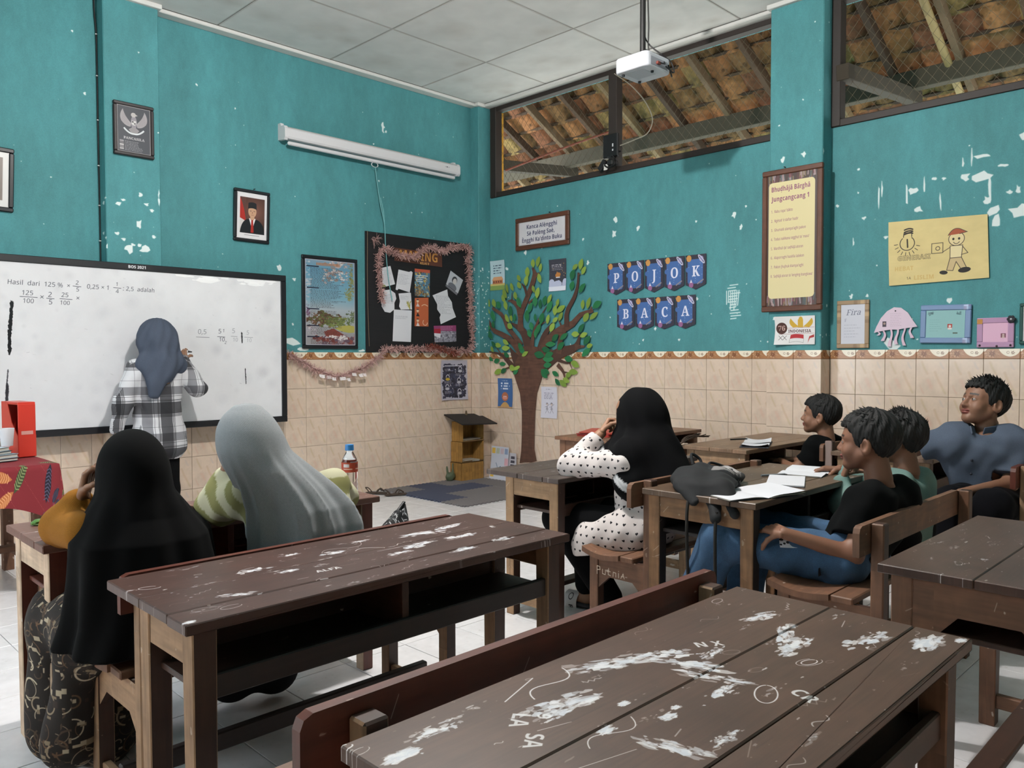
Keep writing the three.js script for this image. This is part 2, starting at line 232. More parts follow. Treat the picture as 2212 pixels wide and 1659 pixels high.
// ---- ceiling of one-metre boards with a cornice
const ceiling = struct('ceiling');
part('loft_deck', box2(-7.15, .15, 3.83, 3.9, -.15, 7.35, 0), std('#3a322c', .9), ceiling);
function boardTex(s) { const [c, x] = canvas(256, 256), r = rngOf(s); x.fillStyle = '#d9d8d6'; x.fillRect(0, 0, 256, 256); noisy(x, 256, 256, .1, (i, j) => fbm(i / 60 + s, j / 60)); for (let i = 0; i < 5; i++) { const a = r() * 256, b = r() * 256, R = 20 + r() * 50, g = x.createRadialGradient(a, b, 2, a, b, R); g.addColorStop(0, `rgba(120,105,90,${.06 + .1 * r()})`); g.addColorStop(1, 'rgba(120,105,90,0)'); x.fillStyle = g; x.fillRect(0, 0, 256, 256); }
  x.strokeStyle = 'rgba(120,110,100,.25)'; x.lineWidth = 5; x.strokeRect(0, 0, 256, 256); return ctex(c); }
{ const mats = [41, 42, 43, 44].map(s => std(null, .9, { map: boardTex(s) })), r = rngOf(51), xs = [-6.89, -5.87, -4.87, -3.87, -2.87, -1.87, -.87, -.1], zs = [.1, .99, 1.99, 3.0, 4.0, 5.0, 6.0, 7.1];
  for (let i = 0; i < 7; i++) for (let j = 0; j < 7; j++) { const w = xs[i + 1] - xs[i] - .006, d = zs[j + 1] - zs[j] - .006, g = cbox(w, .012, d, .002), p = g.attributes.position, u = []; for (let k = 0; k < p.count; k++) u.push(p.getX(k) / w + .5, p.getZ(k) / d + .5); g.setAttribute('uv', new THREE.Float32BufferAttribute(u, 2));
    const m = part('ceiling_board', g, mats[Math.floor(r() * 4)], ceiling); m.position.set((xs[i] + xs[i + 1]) / 2, 3.808 + (r() - .5) * .002, (zs[j] + zs[j + 1]) / 2); m.rotation.set((r() - .5) * .002, 0, (r() - .5) * .002); } }
const CORN = std('#d3d2cf', .85);
for (const [i, g] of [[1, box2(-7, 0, 3.775, 3.806, .0, .098, .006)], [2, box2(-.098, 0, 3.775, 3.806, .098, 7.1, .006)], [3, box2(-7, -6.9, 3.775, 3.806, .1, 7.1, .006)], [4, box2(-7, 0, 3.775, 3.806, 7.1, 7.2, .006)], [5, box2(PL[0] - .02, PL[1] + .02, 3.77, 3.804, .09, PL[2] + .03, .004)], [6, box2(-PR[2] - .03, -.09, 3.77, 3.804, PR[0] - .02, PR[1] + .02, .004)], [7, box2(-.19, -.09, 3.77, 3.804, .09, .15, .004)]]) { const m = part('trim_' + i, g, CORN, scene); m.userData.kind = 'structure'; }
// ---- veranda roof outside the right wall
const roof = struct('roof');
const RA = 27.5 * Math.PI / 180, RY = 4.36, roofAt = (s, z, d = 0) => V(s * Math.cos(RA) - d * Math.sin(RA), RY - s * Math.sin(RA) - d * Math.cos(RA), z);   // d: below the tile plane
const sees = (p) => { const t = (0 - EYE.x) / (p.x - EYE.x), y = EYE.y + (p.y - EYE.y) * t, z = EYE.z + (p.z - EYE.z) * t; return y > 2.86 && y < 3.8 && ((z > .1 && z < 3.4) || z > 3.6) && inFrame(p.x, p.y, p.z, 80); };
{ const tc = [['#a5714a', 41], ['#8f6a45', 42], ['#b07a4f', 43], ['#8a5a40', 44], ['#9c8050', 45]].map(([c, s]) => { const [cv, x] = canvas(64, 64), r = rngOf(s); x.fillStyle = c; x.fillRect(0, 0, 64, 64); noisy(x, 64, 64, .5, (i, j) => fbm(i / 12 + s, j / 12)); for (let i = 0; i < 24; i++) { x.fillStyle = `rgba(40,30,18,${r() * .3})`; x.beginPath(); x.arc(r() * 64, r() * 64, 1 + r() * 5, 0, 7); x.fill(); } return std(null, .9, { map: ctex(cv) }); });
  // one clay tile seen from below: a bulging pan with a rolled side and a lip at its lower end; local x across (z of the house), y down the slope, z below
  const gs = [0, 1, 2].map(k => { const nx = 9, ny = 6, w = .252, l = .31, P = [], I = [], U = []; const f = (a, b) => { const e = Math.abs(a - .42) / .42, bul = a < .84 ? Math.pow(Math.max(0, 1 - e * e), .55) * .038 : -.018 * Math.sin((a - .84) / .16 * Math.PI); const lip = b > .86 ? .016 : b < .1 ? .012 : 0; return (bul + lip * (a < .84 ? 1 : .4)) * (.55 + .45 * Math.sin(Math.min(1, b * 1.6 + .15) * 1.57)) + b * .030 + k * .002 * Math.sin(a * 9 + b * 7); };
    for (const s of [0, 1]) for (let j = 0; j <= ny; j++) for (let i = 0; i <= nx; i++) { const a = i / nx, b = j / ny; P.push(a * w - .006, b * l, f(a, b) - s * .011); U.push(a, b); }
    const n1 = (nx + 1) * (ny + 1), q = (a, b, c, d) => I.push(a, b, c, a, c, d);
    for (let j = 0; j < ny; j++) for (let i = 0; i < nx; i++) { const a = j * (nx + 1) + i; q(a, a + 1, a + nx + 2, a + nx + 1); q(n1 + a, n1 + a + nx + 1, n1 + a + nx + 2, n1 + a + 1); }
    for (let i = 0; i < nx; i++) { const a = i, b = ny * (nx + 1) + i; q(a + 1, a, n1 + a, n1 + a + 1); q(b, b + 1, n1 + b + 1, n1 + b); }
    for (let j = 0; j < ny; j++) { const a = j * (nx + 1), b = a + nx; q(a, a + nx + 1, n1 + a + nx + 1, n1 + a); q(b + nx + 1, b, n1 + b, n1 + b + nx + 1); }
    const g = new THREE.BufferGeometry(); g.setAttribute('position', new THREE.Float32BufferAttribute(P, 3)); g.setAttribute('uv', new THREE.Float32BufferAttribute(U, 2)); g.setIndex(I); g.computeVertexNormals();
    // local (x,y,z) -> (house z, slope, below)
    const m = new THREE.Matrix4().makeBasis(V(0, 0, 1), V(Math.cos(RA), -Math.sin(RA), 0), V(-Math.sin(RA), -Math.cos(RA), 0)); g.applyMatrix4(m); const ix = g.index.array; for (let k = 0; k < ix.length; k += 3) { const q = ix[k + 1]; ix[k + 1] = ix[k + 2]; ix[k + 2] = q; } g.computeVertexNormals(); return g; });
  const r = rngOf(61), far = []; let n = 0;
  for (let i = -4; i < 12; i++) for (let j = -16; j < 34; j++) { const p = roofAt(i * .262, j * .243 - .05 + (r() - .5) * .012, (r() - .5) * .006), c = roofAt(i * .262 + .13, j * .243 + .07), m = new THREE.Mesh(gs[Math.floor(r() * 3)], tc[Math.floor(r() * 5)]); m.position.copy(p); m.rotation.x = (r() - .5) * .02;
    if (n < 295 && (sees(c) || sees(p))) { m.name = 'roof_tile'; m.castShadow = m.receiveShadow = true; roof.add(m); n++; } else { m.updateMatrix(); far.push(m.geometry.clone().applyMatrix4(m.matrix)); } }
  const f = part('roof_tiles_beyond', merge(far), tc[1], roof); f.userData.kind = 'stuff';
  const timber = ['#5a4433', '#77614a', '#4a382b', '#8b7455'].map(c => std(c, .85)), rot = new THREE.Matrix4().makeRotationZ(-RA);
  for (let k = -5; k < 16; k++) { const z = -.38 + k * .502, g = cbox(4.4, .085, .05, .003).applyMatrix4(rot), m = part('rafter', g, timber[(k * 7 + 38) % 4], roof), c = roofAt(.9, z, .125); m.position.copy(c); }
  for (let i = -3; i < 12; i++) { const m = part('batten', cbox(.034, .02, 11, .002, 'z').applyMatrix4(rot), timber[(i + 5) % 2 ? 0 : 2], roof); m.position.copy(roofAt(i * .262 + .035, 2.2, .062)); }
  part('purlin', box2(1.22, 1.32, 3.40, 3.55, -3.6, 7.6, .005, 'z'), std('#4c4538', .9), roof);
  for (const z of [.02, 3.75, 7.1]) { const m = part('tie_beam', cbox(1.5, .11, .09, .004), std('#3d362c', .9), roof); m.position.set(.72, 3.31, z); m.rotation.z = .1; }
  part('lath', tube([[.22, 3.19, .12], [.7, 3.45, .62], [1.05, 3.62, .98]], .011, 8, 5), std('#8a4a3a', .7), roof);
  part('bamboo_pole', new THREE.CylinderGeometry(.03, .03, 2.4, 10).rotateZ(Math.PI / 2 - RA).translate(.75, RY - .75 * Math.tan(RA) - .19, 4.06), std('#a58d5e', .6), roof);
}
const ground = part('ground', box2(-40, 40, -.4, -.2, -40, 40, 0), CONCRETE, scene); ground.userData.kind = 'structure';
// ---- ceiling bulb above the middle of the room
LAMPS.forEach(([x, y, z], i) => { const t = thing('ceiling_lamp', 'white bulb in a ceiling holder above the desks', 'lamp', [x, y, z]);
  part('lamp_holder', new THREE.CylinderGeometry(.03, .045, .09, 20).translate(0, .125, 0), std('#dddddd', .5), t);
  const b = part('bulb', new THREE.SphereGeometry(.05, 20, 14), std('#ffffff', .4, { emissive: new THREE.Color(1, .97, .92), emissiveIntensity: 4 }), t); b.castShadow = false;
  const L = new THREE.PointLight(new THREE.Color(1, .975, .94), LAMP); L.castShadow = true; L.shadow.radius = 2.2; t.add(L); });
// ---------------------------------------------------------------- school furniture
function grainTex(base, seed, marks = 0) { const W = 1024, H = 512, [c, x] = canvas(W, H), r = rngOf(seed); x.fillStyle = base; x.fillRect(0, 0, W, H);
  noisy(x, W, H, .55, (i, j) => .6 * fbm(i / 140 + seed, j / 7) + .4 * fbm(i / 40, j / 40));
  for (let i = 0; i < marks; i++) { const a = r() * W, b = r() * H; x.fillStyle = `rgba(214,205,196,${.25 + .5 * r()})`; if (r() < .6) chip(x, a, b, 1 + r() * r() * 7, r, x.fillStyle, 1 + r() * 2, .6); else { x.strokeStyle = x.fillStyle; x.lineWidth = .8 + r(); x.beginPath(); x.moveTo(a, b); x.lineTo(a + (r() - .5) * 50, b + (r() - .5) * 40); x.stroke(); } }
  return ctex(c, true); }
const WOOD = { dark: std(null, .5, { map: grainTex('#3d271e', 71, 60) }), red: std(null, .45, { map: grainTex('#57291d', 72, 40) }), tan: std(null, .75, { map: grainTex('#93755a', 73, 160) }), mid: std(null, .6, { map: grainTex('#6b4a36', 74, 130) }), black: std(null, .6, { map: grainTex('#2c2220', 75, 40) }) };
// raw wood on the faces across x, paint on the others
function twoTone(g, raw, paint) { const p = g.attributes.position, n = g.attributes.normal, A = [], B = []; for (let i = 0; i < p.count; i += 3) (Math.abs(n.getX(i)) > .7 ? A : B).push(i);
  const o = new THREE.BufferGeometry(); for (const k of ['position', 'normal', 'uv']) { const s = g.attributes[k], d = []; for (const i of [...A, ...B]) for (let j = 0; j < 3; j++) for (let q = 0; q < s.itemSize; q++) d.push(s.array[(i + j) * s.itemSize + q]); o.setAttribute(k, new THREE.Float32BufferAttribute(d, s.itemSize)); }
  o.addGroup(0, A.length * 3, 0); o.addGroup(A.length * 3, B.length * 3, 1); return [o, [raw, paint]]; }
// correction-fluid scribbles
const INK = ['226,224,226', '205,207,214', '190,184,180'];
function splat(x, a, b, s, r, al = .8, n = 26, ax = 1.6, ang = 0) { x.save(); x.translate(a, b); x.rotate(ang); for (let i = 0; i < n; i++) { const k = (r() + r() - 1) * s * ax, l = (r() + r() - 1) * s * .55; chip(x, k, l, s * (.05 + .2 * r()), r, `rgba(${INK[Math.floor(r() * 2)]},${al * (.4 + .6 * r())})`, 1 + r() * 1.6, .5 + r() * .6); } x.restore(); }
function scrawl(x, a, b, s, r, kind, al = .7) { x.save(); x.translate(a, b); x.rotate((r() - .5) * .9); x.strokeStyle = `rgba(${INK[0]},${al})`; x.lineWidth = 1 + r() * 2.2; x.lineCap = 'round'; x.beginPath();
  if (kind === 0) { x.moveTo(-s, 0); for (let i = 0; i < 7; i++) x.lineTo(-s + i * s * .33, (i % 2 ? 1 : -1) * s * .25 * r()); }
  else if (kind === 1) x.ellipse(0, 0, s * .7, s * .35, 0, 0, 5 + r() * 2);
  else if (kind === 2) { x.moveTo(-s, 0); x.bezierCurveTo(-s * .3, -s, s * .3, s, s, -s * .2); }
  else { x.moveTo(-s, 0); x.lineTo(s, (r() - .5) * s * .3); }
  x.stroke(); x.restore(); }
function topTex(W, D, base, seed, amount, extra) { const k = 1180, w = Math.round(W * k), h = Math.round(D * k), [c, x] = canvas(w, h), r = rngOf(seed); x.fillStyle = base; x.fillRect(0, 0, w, h);
  noisy(x, w, h, .42, (i, j) => .5 * fbm(i / 160 + seed, j / 6) + .5 * fbm(i / 90, j / 60 + seed));
  for (let i = 0; i < 7; i++) { const a = r() * w, b = r() * h, R = 40 + r() * 120, g = x.createRadialGradient(a, b, 4, a, b, R); g.addColorStop(0, `rgba(38,22,16,${.1 + r() * .22})`); g.addColorStop(1, 'rgba(38,22,16,0)'); x.fillStyle = g; x.fillRect(0, 0, w, h); }
  for (let i = 0; i < 160 * amount; i++) { const a = r() * w, b = r() * h; chip(x, a, b, .8 + r() * r() * 6, r, `rgba(${INK[Math.floor(r() * 3)]},${.25 + .6 * r()})`, 1 + r() * 2, .7); }
  for (let i = 0; i < 30 * amount; i++) splat(x, r() * w, r() * h, 8 + r() * 18, r, .55, 10, 2);
  for (let i = 0; i < 42 * amount; i++) scrawl(x, r() * w, r() * h, 8 + r() * 26, r, Math.floor(r() * 4), .2 + r() * .5);
  for (let i = 0; i < 40; i++) { x.strokeStyle = `rgba(30,18,14,${.2 + r() * .3})`; x.lineWidth = .8; const a = r() * w, b = r() * h; x.beginPath(); x.moveTo(a, b); x.lineTo(a + 20 + r() * 90, b + (r() - .5) * 5); x.stroke(); }
  if (extra) extra(x, w, h, r); return ctex(c); }
const words = (x, t, a, b, s, ang, al = .85) => { x.save(); x.translate(a, b); x.rotate(ang); x.font = `bold ${s}px sans-serif`; x.fillStyle = `rgba(${INK[0]},${al})`; x.fillText(t, 0, 0); x.restore(); };
// a two-seat desk; o: x0,x1,z0,z1 of the top, y its height, rear: how far the rear legs stand in, brackets
function desk(o, label) {
  const W = o.x1 - o.x0, D = o.z1 - o.z0, H = o.y ?? .69, cx = (o.x0 + o.x1) / 2, cz = (o.z0 + o.z1) / 2, T = .024, r = rngOf(o.seed), raw = o.raw || WOOD.tan, pt = o.paint || WOOD.dark;
  const t = thing('school_desk', label, 'desk', [cx, 0, cz], o.turn || 0, 'two-seat wooden school desks');
  const top = new THREE.MeshPhysicalMaterial({ map: topTex(W, D, o.base || '#462c22', o.seed, o.amount ?? 1, o.extra), roughness: .42 });
  let z = -D / 2; const ws = o.planks || [.45, .34, .21];
  ws.forEach((f, i) => { const w = f * D, dx = (r() - .5) * .012, g = cbox(W + dx, T, w - .0016, .0025), p = g.attributes.position; const zc = z + w / 2;
    for (let k = 0; k < p.count; k++) if (Math.abs(p.getZ(k)) > w / 2 - .01 && (i === ws.length - 1 ? p.getZ(k) > 0 : false)) p.setZ(k, p.getZ(k) + (r() - .5) * .003);
    const u = []; for (let k = 0; k < p.count; k++) u.push((p.getX(k)) / (W + .02) + .5 + .002 * p.getY(k) / T, 1 - ((p.getZ(k) + zc) / D + .5)); g.setAttribute('uv', new THREE.Float32BufferAttribute(u, 2));
    const m = part('plank', g, top, t); m.position.set(0, H - T / 2 + (r() - .5) * .002, zc); z += w; });
  const ly = H - T, L = .054, rz = -D / 2 + (o.rear ?? .13) + L / 2, fz = D / 2 - .022 - L / 2, lx = W / 2 - .02 - L / 2;
  for (const sx of [-1, 1]) for (const zz of [rz, fz]) { const g = cbox(L, ly, L, .003, 'y', [r(), r()]); g.translate(0, ly / 2, 0); const p = g.attributes.position; for (let k = 0; k < p.count; k++) { const q = 1 - .12 * (1 - p.getY(k) / ly); p.setX(k, p.getX(k) * q); p.setZ(k, p.getZ(k) * q); }
    const [gg, mm] = twoTone(g, raw, pt), m = part('leg', gg, mm, t); m.position.set(sx * lx, 0, zz); }
  const sl = fz - rz - L + .004, ap = o.apron ?? .085;
  for (const sx of [-1, 1]) { const yb = ly - ap, bk = o.bracket || 0, g = bk ? prism([[-sl / 2, ly], [-sl / 2, yb - bk], [-sl / 2 + bk * .9, yb], [sl / 2 - bk * .9, yb], [sl / 2, yb - bk], [sl / 2, ly]], .022, 'zy', 'z', [r(), r()]) : box2(-.011, .011, yb, ly, -sl / 2, sl / 2, .003, 'z', [r(), r()]);
    const [gg, mm] = twoTone(g, raw, pt), m = part('side_panel', gg, mm, t); m.position.set(sx * (lx + .012), 0, (rz + fz) / 2); }
  part('back_panel', box2(-lx, lx, ly - .17, ly, -.009, .009, .003, 'x', [r(), r()]), pt, t).position.set(0, 0, rz + .005);
  part('shelf_board', box2(-lx, lx, ly - .15, ly - .135, rz, fz - .01, .002, 'x', [r(), r()]), pt, t);
  const rail = part('front_rail', box2(-lx, lx, ly - .162, ly - .108, -.009, .009, .003, 'x', [r(), r()]), o.rail || pt, t); rail.position.set(0, 0, fz + .006);
  part('divider', box2(-.011, .011, ly - .14, ly, rz, fz, .002, 'z'), pt, t);
  for (const sx of [-1, 1]) part('stretcher', box2(-.014, .014, .06, .105, rz, fz, .003, 'z', [r(), r()]), raw, t).position.set(sx * lx, 0, 0);
  part('foot_rail', box2(-lx - .03, lx + .03, .105, .127, -.035, .035, .004, 'x', [r(), r()]), pt, t).position.set(0, 0, (rz + fz) / 2 - .06);
  return t;
}
function bench(o, label) {   // seat z0..z1, back rail behind (+z)
  const W = o.x1 - o.x0, H = o.y ?? .42, cx = (o.x0 + o.x1) / 2, z0 = o.z0 - o.zr, z1 = o.z1 - o.zr, r = rngOf(o.seed), raw = o.raw || WOOD.tan, pt = o.paint || WOOD.dark;
  const t = thing('school_bench', label, 'bench', [cx, 0, o.zr], 0, 'two-seat wooden benches with a back rail');
  // hollowed wide plank and a narrow one
  const D = z1 - z0, d1 = D * .74, prof = []; for (let i = 0; i <= 8; i++) { const a = i / 8; prof.push([z0 + a * d1, H - .016 * Math.sin(a * Math.PI) * (1 - a * .3) + .012 * (1 - a) * (1 - a)]); } const bot = prof.map(p => [p[0], p[1] - .022]).reverse();
  const seatM = o.seat || WOOD.mid;
  part('seat_plank', prism([...prof, ...bot], W, 'zy', 'x', [r(), r()]), seatM, t);
  part('seat_plank', box2(-W / 2 + .006, W / 2 - .004, H - .024, H, z0 + d1 + .003, z1, .004, 'x', [r(), r()]), seatM, t);
  const L = .046, lx = W / 2 - .02 - L / 2, ly = H - .024, fz = z0 + .05, bz = z1 - .025, ph = o.top - (o.postDrop ?? .02), pz = .012 + .021;
  for (const sx of [-1, 1]) { let [g, m] = twoTone(cbox(L, ly, L, .003, 'y', [r(), r()]).translate(0, ly / 2, 0), raw, pt); part('leg', g, m, t).position.set(sx * lx, 0, fz);
    [g, m] = twoTone(cbox(L, ph, .042, .004, 'y', [r(), r()]).translate(0, ph / 2, 0), raw, pt); part('back_post', g, m, t).position.set(sx * lx, 0, pz);
    const a0 = fz + L / 2 - .002, a1 = pz - .02, yb = ly - .085, bk = .055; [g, m] = twoTone(prism([[a0, ly], [a0, yb - bk], [a0 + .06, yb], [a1 - .06, yb], [a1, yb - bk], [a1, ly]], .02, 'zy', 'z', [r(), r()]), raw, pt); part('side_panel', g, m, t).position.x = sx * (lx + .006);
    part('stretcher', box2(-.012, .012, .05, .09, fz, pz, .003, 'z', [r(), r()]), raw, t).position.x = sx * lx; }
  part('front_apron', box2(-lx, lx, ly - .10, ly, -.009, .009, .003, 'x', [r(), r()]), pt, t).position.z = fz + .005;
  part('foot_rail', box2(-lx - .02, lx + .02, .09, .145, -.014, .014, .004, 'x', [r(), r()]), WOOD.black, t).position.z = (fz + pz) / 2 + .02;
  const RW = (o.rx1 - o.rx0), rh = o.rh ?? .1, c = .022, g = prism([[-RW / 2, 0], [RW / 2, 0], [RW / 2, rh - c], [RW / 2 - c * .3, rh - c * .3], [RW / 2 - c, rh], [-RW / 2 + c, rh], [-RW / 2 + c * .3, rh - c * .3], [-RW / 2, rh - c]], .022, 'xy', 'x', [r(), r()]);
  part('back_rail', g, o.railM || WOOD.red, t).position.set((o.rx0 + o.rx1) / 2 - cx, o.top - rh, 0);
  return t;
}
const scrib = (list) => (x, w, h, r) => { for (const [k, u, v, s, a] of list) { const X = u * w, Y = v * h; if (k === 's') splat(x, X, Y, s, r, .95, 46, 1.8, a || 0); else if (k === 'b') splat(x, X, Y, s, r, .9, 80, .9, a || 0); else if (typeof k === 'number') scrawl(x, X, Y, s, r, k, .9); else words(x, k.slice(1), X, Y, s, a || 0); } };
desk({ x0: -5.02, x1: -3.83, z0: 3.11, z1: 3.53, seed: 101, rear: .03, paint: WOOD.red, base: '#6a4a40', amount: .8, raw: std(null, .8, { map: grainTex('#b39c86', 76, 90) }) }, 'reddish school desk with the water bottle standing on its end');
desk({ x0: -5.01, x1: -3.82, z0: 4.04, z1: 4.51, seed: 102, rear: .155, amount: 1.15, base: '#49312a', rail: WOOD.black,
  extra: scrib([['s', .46, .34, 34, .2], ['s', .38, .2, 22], ['s', .73, .3, 60, .25], ['s', .83, .27, 40, -.2], ['s', .84, .79, 34], [1, .25, .34, 50], ['s', .25, .36, 34], ['s', .15, .73, 34, .5], ['s', .3, .52, 26], [1, .07, .83, 46], [1, .11, .88, 40], ['b', .02, .96, 20], [1, .05, .3, 40], ['wALFA', .34, .66, 34, .1], [2, .5, .28, 90], [2, .56, .42, 80], ['s', .57, .62, 30], ['s', .69, .82, 40], ['s', .57, .2, 22], ['wE', .9, .5, 40, .3], [3, .6, .5, 90], ['s', .65, .55, 50], ['s', .78, .55, 44]]) }, 'empty brown school desk with open book compartments, behind the two girls');
desk({ x0: -5.07, x1: -3.97, z0: 5.165, z1: 5.67, seed: 103, rear: .1, bracket: .1, amount: .75, base: '#523a2e', paint: WOOD.dark, raw: WOOD.mid,
  extra: scrib([['s', .44, .16, 50, .5], ['s', .5, .2, 56, .45], ['s', .56, .26, 40, .5], ['s', .3, .27, 56, .2], ['s', .27, .3, 30], ['wLA', .23, .2, 46, 2.5], ['w9', .25, .26, 34, 2.4], ['wSA', .2, .32, 44, 2.5], ['b', .36, .4, 16], ['s', .55, .39, 50, 1.1], ['s', .53, .5, 44, 1.2], ['s', .5, .57, 30], [2, .28, .5, 70], [3, .22, .58, 60], ['b', .28, .47, 22], ['s', .3, .66, 40, 1.4], ['b', .05, .17, 34], [1, .02, .07, 26], [1, .01, .02, 24], ['s', .78, .47, 44, -.4], ['s', .74, .55, 46], [1, .69, .66, 46], [1, .69, .66, 30], ['b', .91, .88, 46], ['s', .92, .9, 40], ['b', .97, .97, 20], ['s', .86, .72, 50, .1], [0, .86, .74, 60], ['s', .62, .37, 26], [1, .53, .68, 60], ['wCR', .56, .72, 44, 1.9], ['s', .84, .3, 40, .2], ['b', .37, .55, 22], ['b', .40, .53, 14], ['s', .12, .12, 36], ['s', .37, .74, 26], [3, .29, .1, 60], [2, .34, .14, 80], ['wN X', .62, .3, 40, .6]]) }, 'nearest school desk, its brown top splashed and scribbled with white');
desk({ x0: -3.02, x1: -1.87, z0: 3.28, z1: 3.75, seed: 104, rear: .11, amount: .8, base: '#4c3f3a', raw: std(null, .75, { map: grainTex('#9a7a5c', 77, 320) }) }, 'grey-brown school desk of the girl in the spotted tunic');
desk({ x0: -3.03, x1: -1.95, z0: 4.21, z1: 4.715, y: .705, seed: 105, rear: .02, amount: .7, base: '#5a4636', raw: std(null, .7, { map: grainTex('#7f5d40', 78, 260) }), paint: WOOD.black }, 'brown school desk with open notebooks and a black bag');
desk({ x0: -3.52, x1: -2.62, z0: 5.32, z1: 5.83, seed: 106, rear: .03, bracket: .12, amount: .9, base: '#4c372f', raw: WOOD.mid }, 'empty school desk with chamfered brackets, behind the boy in jeans');
desk({ x0: -1.44, x1: -.28, z0: 3.36, z1: 3.81, seed: 107, rear: .03, amount: .3, base: '#7a5f49', raw: WOOD.tan, paint: WOOD.mid }, 'light brown school desk with a single notebook near the tiled wall');
desk({ x0: -1.57, x1: -.42, z0: 2.42, z1: 2.88, seed: 108, rear: .03, amount: .2, base: '#7a5640', raw: WOOD.mid, paint: WOOD.mid }, 'brown school desk carrying red folders beneath the pennants');
desk({ x0: -1.13, x1: -.05, z0: 4.17, z1: 4.72, seed: 109, rear: .03, amount: .6, base: '#6a5342', raw: WOOD.tan }, 'school desk in front of the boy in the grey shirt');
bench({ x0: -4.96, x1: -3.87, z0: 3.65, z1: 3.95, y: .42, zr: 4.0, top: .687, rx0: -4.97, rx1: -3.86, postDrop: .03, seed: 111 }, 'bench on which the two girls in hijabs sit');
bench({ x0: -5.04, x1: -3.99, z0: 4.7, z1: 5.04, y: .42, zr: 5.1, top: .722, rx0: -5.10, rx1: -3.97, postDrop: .022, seed: 112, rh: .125 }, 'empty bench with a long red-brown back rail before the nearest desk');
bench({ x0: -3.0, x1: -2.03, z0: 3.87, z1: 4.14, y: .395, zr: 4.17, top: .722, rx0: -3.06, rx1: -2.05, postDrop: -.008, seed: 113, raw: WOOD.mid, railM: WOOD.mid }, 'bench lettered in chalk under the girl in the spotted tunic');
bench({ x0: -3.03, x1: -2.03, z0: 4.76, z1: 5.06, y: .43, zr: 5.1, top: .69, rx0: -3.10, rx1: -2.08, postDrop: 0, seed: 114, raw: WOOD.mid, railM: WOOD.mid }, 'bench with a carved back rail under the boy in jeans');
bench({ x0: -1.12, x1: -.2, z0: 3.88, z1: 4.06, y: .42, zr: 4.11, top: .725, rx0: -1.12, rx1: -.18, postDrop: -.02, seed: 115, raw: std('#8d7a74', .8), railM: WOOD.mid }, 'bench under the small boy in the black T-shirt');
bench({ x0: -1.45, x1: -.4, z0: 4.9, z1: 5.1, y: .43, zr: 5.17, top: .73, rx0: -1.5, rx1: -.38, postDrop: 0, seed: 116 }, 'bench under the boy in the grey shirt');
bench({ x0: -1.5, x1: -.5, z0: 3.0, z1: 3.24, y: .40, zr: 3.29, top: .66, rx0: -1.5, rx1: -.48, postDrop: .02, seed: 117, railM: WOOD.mid }, 'empty bench between the red-folder desk and the notebook desk');
// ---------------------------------------------------------------- things on the walls
const hang = (wall, a, y, off) => wall === 'f' ? [[a, y, off], 0] : [[-off, y, a], -Math.PI / 2];
function drawn(w, h, px, fn, rough = .8) { const [c, x] = canvas(Math.round(w * px), Math.round(h * px)); fn(x, c.width, c.height, rngOf(Math.round(w * 999 + h * 77))); return std(null, rough, { map: ctex(c) }); }
// a sheet with lightly curled corners, facing +z
function sheetGeo(w, h, curl = .006, seed = 1) { const n = 8, g = new THREE.PlaneGeometry(w, h, n, n), p = g.attributes.position, r = rngOf(seed), k = [r(), r(), r(), r()]; for (let i = 0; i < p.count; i++) { const u = p.getX(i) / w + .5, v = p.getY(i) / h + .5; const c = k[0] * Math.pow((1 - u) * v, 3) + k[1] * Math.pow(u * v, 3) + k[2] * Math.pow((1 - u) * (1 - v), 3) + k[3] * Math.pow(u * (1 - v), 3); p.setZ(i, curl * (c * 2.2 + .25 * Math.sin(u * 5 + seed) * Math.sin(v * 4 + seed))); } g.computeVertexNormals(); return g; }
// a paper cut to an outline given in wall coordinates
function cutout(pts, t = .0012) { let a0 = 9, a1 = -9, y0 = 9, y1 = -9; for (const [a, y] of pts) { a0 = Math.min(a0, a); a1 = Math.max(a1, a); y0 = Math.min(y0, y); y1 = Math.max(y1, y); } const ca = (a0 + a1) / 2, cy = (y0 + y1) / 2;
  const g = new THREE.ExtrudeGeometry(new THREE.Shape(pts.map(([a, y]) => new THREE.Vector2(a - ca, y - cy))), { depth: t, bevelEnabled: false }), p = g.attributes.position, u = []; for (let i = 0; i < p.count; i++) u.push((p.getX(i) + ca - a0) / (a1 - a0), (p.getY(i) + cy - y0) / (y1 - y0)); g.setAttribute('uv', new THREE.Float32BufferAttribute(u, 2)); return [g, ca, cy]; }
function framed(name, label, cat, wall, a0, a1, y0, y1, off, fw, mat, print, o = {}) { const W = a1 - a0, H = y1 - y0, D = o.depth || .02, [pos, ry] = hang(wall, (a0 + a1) / 2, (y0 + y1) / 2, off + D / 2), t = thing(name, label, cat, pos, ry, o.group); if (o.tilt) t.rotation.z = o.tilt; if (o.lean) { t.rotation.x = o.lean; }
  for (const [w, h, x, y] of [[W, fw, 0, H / 2 - fw / 2], [W, fw, 0, -H / 2 + fw / 2], [fw, H - 2 * fw, -W / 2 + fw / 2, 0], [fw, H - 2 * fw, W / 2 - fw / 2, 0]]) part('frame_rail', cbox(w, h, D, Math.min(.006, D * .3, fw * .3), w > h ? 'x' : 'y').translate(x, y, 0), mat, t);
  const g = new THREE.PlaneGeometry(W - 2 * fw + .002, H - 2 * fw + .002).translate(0, 0, D * .18); part('print', g, print, t); part('backing', box2(-W / 2 + fw, W / 2 - fw, -H / 2 + fw, H / 2 - fw, -D / 2, D * .1, 0), std('#4a4038', .9), t);
  if (o.nail) part('nail', new THREE.CylinderGeometry(.004, .004, .02, 8).rotateX(Math.PI / 2).translate(o.nail, H / 2 + .012, 0), std('#3c3834', .5, { metalness: .7 }), t);
  return t; }
